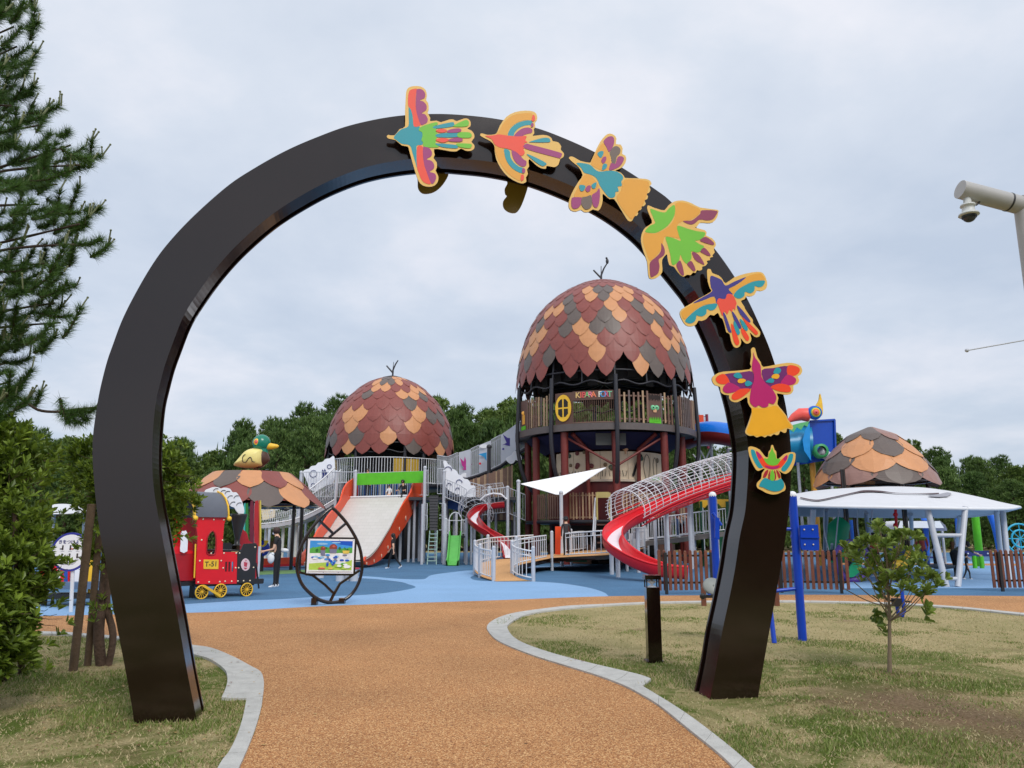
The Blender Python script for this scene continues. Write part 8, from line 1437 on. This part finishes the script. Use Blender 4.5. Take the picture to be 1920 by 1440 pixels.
tr0 = V((XT, YP, 0)); bm1.tube([tr0, V((XT + .1, YP, 2)), V((XT + .15, YP - .1, 4)), V((XT + .2, YP, 7.3))], [.13, .12, .09, .05], 10)
y = -50
while y < 735:
    xm = xrt(y); n_ = 0
    bx, by = -190, y + 95 + 20 * r.random(); Yb = YP; main = [P(bx, by, Yb), P((bx + xm) / 2 - 20, y + 62 + r.uniform(-30, 20), Yb + r.uniform(-.2, .2)), P(xm - 40, y + 26, Yb + r.uniform(-.3, .3))]; bm1.tube(catmull(main, 5), [.018] * 5 + [.014] * 3 + [.010] * 3, 6)
    for j in range(13):
        x = xm - (j ** 1.1) * 18 * r.uniform(.7, 1.2); tp = P(x, y + r.uniform(-20, 30) + (j * 2.5 if j < 4 else 0), YP + r.uniform(-.75, .75) * (0.25 + min(1, j / 5))); dv = V((r.uniform(.1, .95), r.uniform(-.5, .5), r.uniform(-.15, 1.0))).normalized(); shoot(tp, dv, r.uniform(.24, .40), 620, candle=r.random() < .55 or j == 0)
    y += 37
low = [P(x, y_, YP) for x, y_ in ((-60, 735), (0, 738), (40, 748), (70, 768), (105, 772), (140, 768), (184, 764))]; bm1.tube(catmull(low, 4), .014, 7)
for x, y_, dx_, dz_ in ((150, 770, .9, .1), (182, 764, .9, .2), (165, 785, .6, -.4), (130, 790, .4, -.6), (120, 775, .3, -.9), (148, 792, .5, -.7), (55, 745, .4, .6), (75, 735, .3, .8), (30, 745, .5, -.2), (10, 752, .3, -.6)): shoot(P(x, y_, YP + r.uniform(-.1, .1)), V((dx_, r.uniform(-.3, .3), dz_)).normalized(), .16, 330, candle=y_ < 766)
mb = MB(); put(mb, nv, nf); mb.build('needles', m_ndl, pn); bm1.build('branches', m_pb, pn); cm.build('candles', m_cdl, pn)
# ================================================================ wood behind the playground
m_wood_l = [leafmat('wood_needles_a', srgb(58, 82, 42), srgb(124, 150, 78), srgb(150, 168, 92), sc=.5, trans=.3), leafmat('wood_needles_b', srgb(50, 74, 38), srgb(108, 136, 68), srgb(138, 156, 82), sc=.5, trans=.3), leafmat('wood_leaves_c', srgb(60, 84, 36), srgb(128, 150, 72), srgb(150, 166, 86), sc=.5, trans=.25)]
def wood_tree(seed, H, Rr_, kind):
    r = random.Random(seed); t = thing('pine_tree' if kind < 2 else 'broadleaf_tree', V((0, 0, 0)), 'x', 'tree', 'trees of the wood behind the playground'); vs, fs = [], []; nb = 46; mb2 = MB(); mb2.tube([V((0, 0, 0)), V((.1, 0, H * .5)), V((0, .1, H * .95))], [.2, .14, .04], 7)
    for b in range(nb):
        z = H * (.06 + .92 * (b / nb)); k = (z / H); rr = Rr_ * (math.sin(min(1, (1.03 - k) * 1.75) * math.pi / 2) ** .8) * r.uniform(.65, 1.1); a = b * 2.4 + r.random(); c = V((math.cos(a) * rr * .62, math.sin(a) * rr * .62, z)); br_ = (.26 + .22 * (1 - k)) * Rr_
        if b % 3 == 0: mb2.tube([V((.05, 0, z - .5)), c], [.06, .02], 5)
        for i in range(70):
            d = rvec(r); d.z = d.z * .75 + .1; q = c + V((d.x * br_, d.y * br_, d.z * br_ * .8)) * r.uniform(.55, 1.05); ax_ = (V((d.x * (.25 if kind < 2 else .5), d.y * (.25 if kind < 2 else .5), .95)) + rvec(r) * (.25 if kind < 2 else .45)).normalized()
            for j in range(5):
                dd_ = (ax_ + rvec(r) * (.7 if kind < 2 else 1.1)).normalized(); l_ = r.uniform(.16, .34) * (1.35 if kind < 2 else 1); s_ = dd_.cross(rvec(r)).normalized() * (.045 if kind < 2 else .09); o = len(vs); vs += [q - s_, q + s_, q + dd_ * l_]; fs.append((o, o + 1, o + 2))
    for i in range(60): q = V((r.uniform(-1.6, 1.6), r.uniform(-1.6, 1.6), 0)); q.z = H * (1.0 - .09 * q.length) * r.uniform(.93, 1.0); o = len(vs); vs += [q - V((.06, 0, 0)), q + V((.06, 0, 0)), q + V((r.uniform(-.08, .08), 0, r.uniform(.4, .75)))]; fs.append((o, o + 1, o + 2))
    mb = MB(); put(mb, vs, fs); mb.build('crown', m_wood_l[kind], t); mb2.build('trunk', m_bark, t); return t
protos = [wood_tree(101, 10, 2.6, 0), wood_tree(102, 10, 2.9, 1), wood_tree(103, 10, 2.7, 0), wood_tree(104, 10, 3.1, 2), wood_tree(105, 10, 2.4, 1)]
cont = [(-200, 760), (60, 800), (130, 830), (300, 800), (335, 820), (355, 868), (400, 838), (430, 800), (470, 776), (540, 768), (600, 756), (640, 745), (720, 748), (800, 740), (850, 752), (900, 766), (950, 758), (985, 750), (1010, 742), (1260, 746), (1290, 790), (1300, 800), (1380, 830), (1480, 800), (1560, 792), (1590, 822), (1640, 840), (1700, 832), (1740, 838), (1800, 850), (1870, 858), (1920, 868), (2100, 860)]
def cty(x):
    for (a, b), (c, d) in zip(cont, cont[1:]):
        if a <= x <= c: return b + (d - b) * (x - a) / (c - a)
    return 850
used = [0] * 5; r = random.Random(77); pos = []
for Y, st, lowr in ((67, 62, 34), (74, 58, 10), (81, 54, 0)):
    x = -120 + r.uniform(0, 40)
    while x < 2080:
        pos.append((x, Y + r.uniform(-2, 2), lowr)); x += st * r.uniform(.75, 1.25)
kindname = ['dark green pine', 'deep green pine', 'slim green pine', 'yellowish broadleaf tree', 'narrow pine']
def wherex(x, Y):
    L_ = [(0, 'beyond the shrub at the left edge'), (175, 'behind the left arch leg'), (300, 'right of the left arch leg'), (380, 'above the toy train'), (470, 'behind the duck on the shelter roof'), (540, 'between the duck and the smaller dome'), (615, 'behind the smaller dome'), (850, 'above the footbridge'), (965, 'behind the bigger tower'), (1300, 'behind the blue tube slide'), (1380, 'behind the right arch leg'), (1490, 'beside the blue bird head play house'), (1590, 'behind the scale roofed shelter'), (1760, 'above the right end of the canopy'), (1860, 'at the right edge above the canopy')]
    s_ = L_[0][1]
    for a, b in L_:
        if x >= a: s_ = b
    return s_
lab = {}
for x, Y, lowr in pos:
    k = r.randrange(5); py = cty(x) + lowr + r.uniform(-7, 16); h_ = P(x, py, Y).z
    if 1390 < x < 1470:
        if lowr == 0 and x > 1380: continue
    o = protos[k] if used[k] == 0 else copy_tree(protos[k]); used[k] += 1; q = P(x, 900, Y); s_ = h_ / 10; o.location = (q.x, Y, 0); o.scale = (max(.8, s_ * .95) * r.uniform(.9, 1.15), max(.8, s_ * .95), s_); o.rotation_euler = (0, 0, r.uniform(0, 6.28))
    lab.setdefault('%s in the %s row %s' % (kindname[k], {67: 'front', 74: 'middle', 81: 'back'}[min((67, 74, 81), key=lambda z: abs(z - Y))], wherex(x, Y)), []).append((x, o)); o['category'] = 'tree'
for l_, os_ in lab.items():
    os_.sort(key=lambda q: q[0])
    for i, (x, o) in enumerate(os_): o['label'] = l_ if len(os_) == 1 else l_.replace(' in the', ', %s, in the' % (('left', 'right') if len(os_) == 2 else ('leftmost', 'middle one', 'rightmost', 'last right'))[min(i, 3)])
# trees that stand behind the viewer: the gloss paint of the arch mirrors them
for i, (x, y, h_) in enumerate(((9, -9, 8.5), (13, -11, 9.5), (17, -9, 9), (6, -13, 7.5), (22, -12, 10), (-1.5, -17, 4.4), (2, -18, 4.0), (-8, -16, 3.0), (-12, -20, 3.8), (12, -3, 8), (17, -3, 9))):
    o = copy_tree(protos[i % 5]); o.location = (x, y, 0); s_ = h_ / 10; o.scale = (s_ * 1.2, s_ * 1.2, s_); o.rotation_euler = (0, 0, i * 1.3); o['label'] = 'tree on the lawn side mirrored in the gloss paint of the arch'; o['group'] = 'trees behind the viewer mirrored in the arch'
# ================================================================ fallen leaves and grit
r = random.Random(99); vs, fs, mi = [], [], []
def flat_leaf(x, y, z, l, m):
    a = r.uniform(0, 6.28); c_, s_ = math.cos(a), math.sin(a); o = len(vs); t = r.uniform(0, .008)
    for u, w in ((-.5, 0), (0, -.28), (.5, 0), (0, .28)): vs.append(V((x + (u * c_ - w * s_) * l, y + (u * s_ + w * c_) * l, z + (t if u == 0 else r.uniform(.001, .006)))))
    fs.append((o, o + 1, o + 2)); fs.append((o, o + 2, o + 3)); mi.extend([m, m])
n = 0
while n < 900:
    if n < 620: b = (G(60, 1262), G(190, 1252), G(300, 1330))[r.randrange(3)]; x, y = b.x + r.gauss(0, .8), b.y + r.gauss(0, .7)
    elif n < 760: b = G(1668, 1262); x, y = b.x + r.gauss(0, .45), b.y + r.gauss(0, .4)
    else: y = 3.8 + 9 * r.random(); x = r.uniform(-.7, .7) * y
    p = V((x, y, 0)); on = inside(p, path_pts)
    if inside(p, gut_l) or inside(p, kn_l) or inside(p, kn_r) or inside(p, gut_r): z = .034
    elif on:
        if r.random() < .8: n += 1; continue
        z = .014
    else: z = .006
    flat_leaf(x, y, z, r.uniform(.02, .05), r.randrange(3)); n += 1
mb = MB(); mb.v = vs; mb.f = fs; mb.mi = mi; mb.sm = [False] * len(fs)
tag(mb.build('fallen_leaves', [mat('leaf_dry_brown', srgb(120, 84, 50), .7), mat('leaf_dry_tan', srgb(176, 144, 92), .7), mat('leaf_dry_red', srgb(112, 58, 42), .7)]), 'dry fallen leaves strewn under the shrubs and over the lawns', 'fallen leaves', kind='stuff')
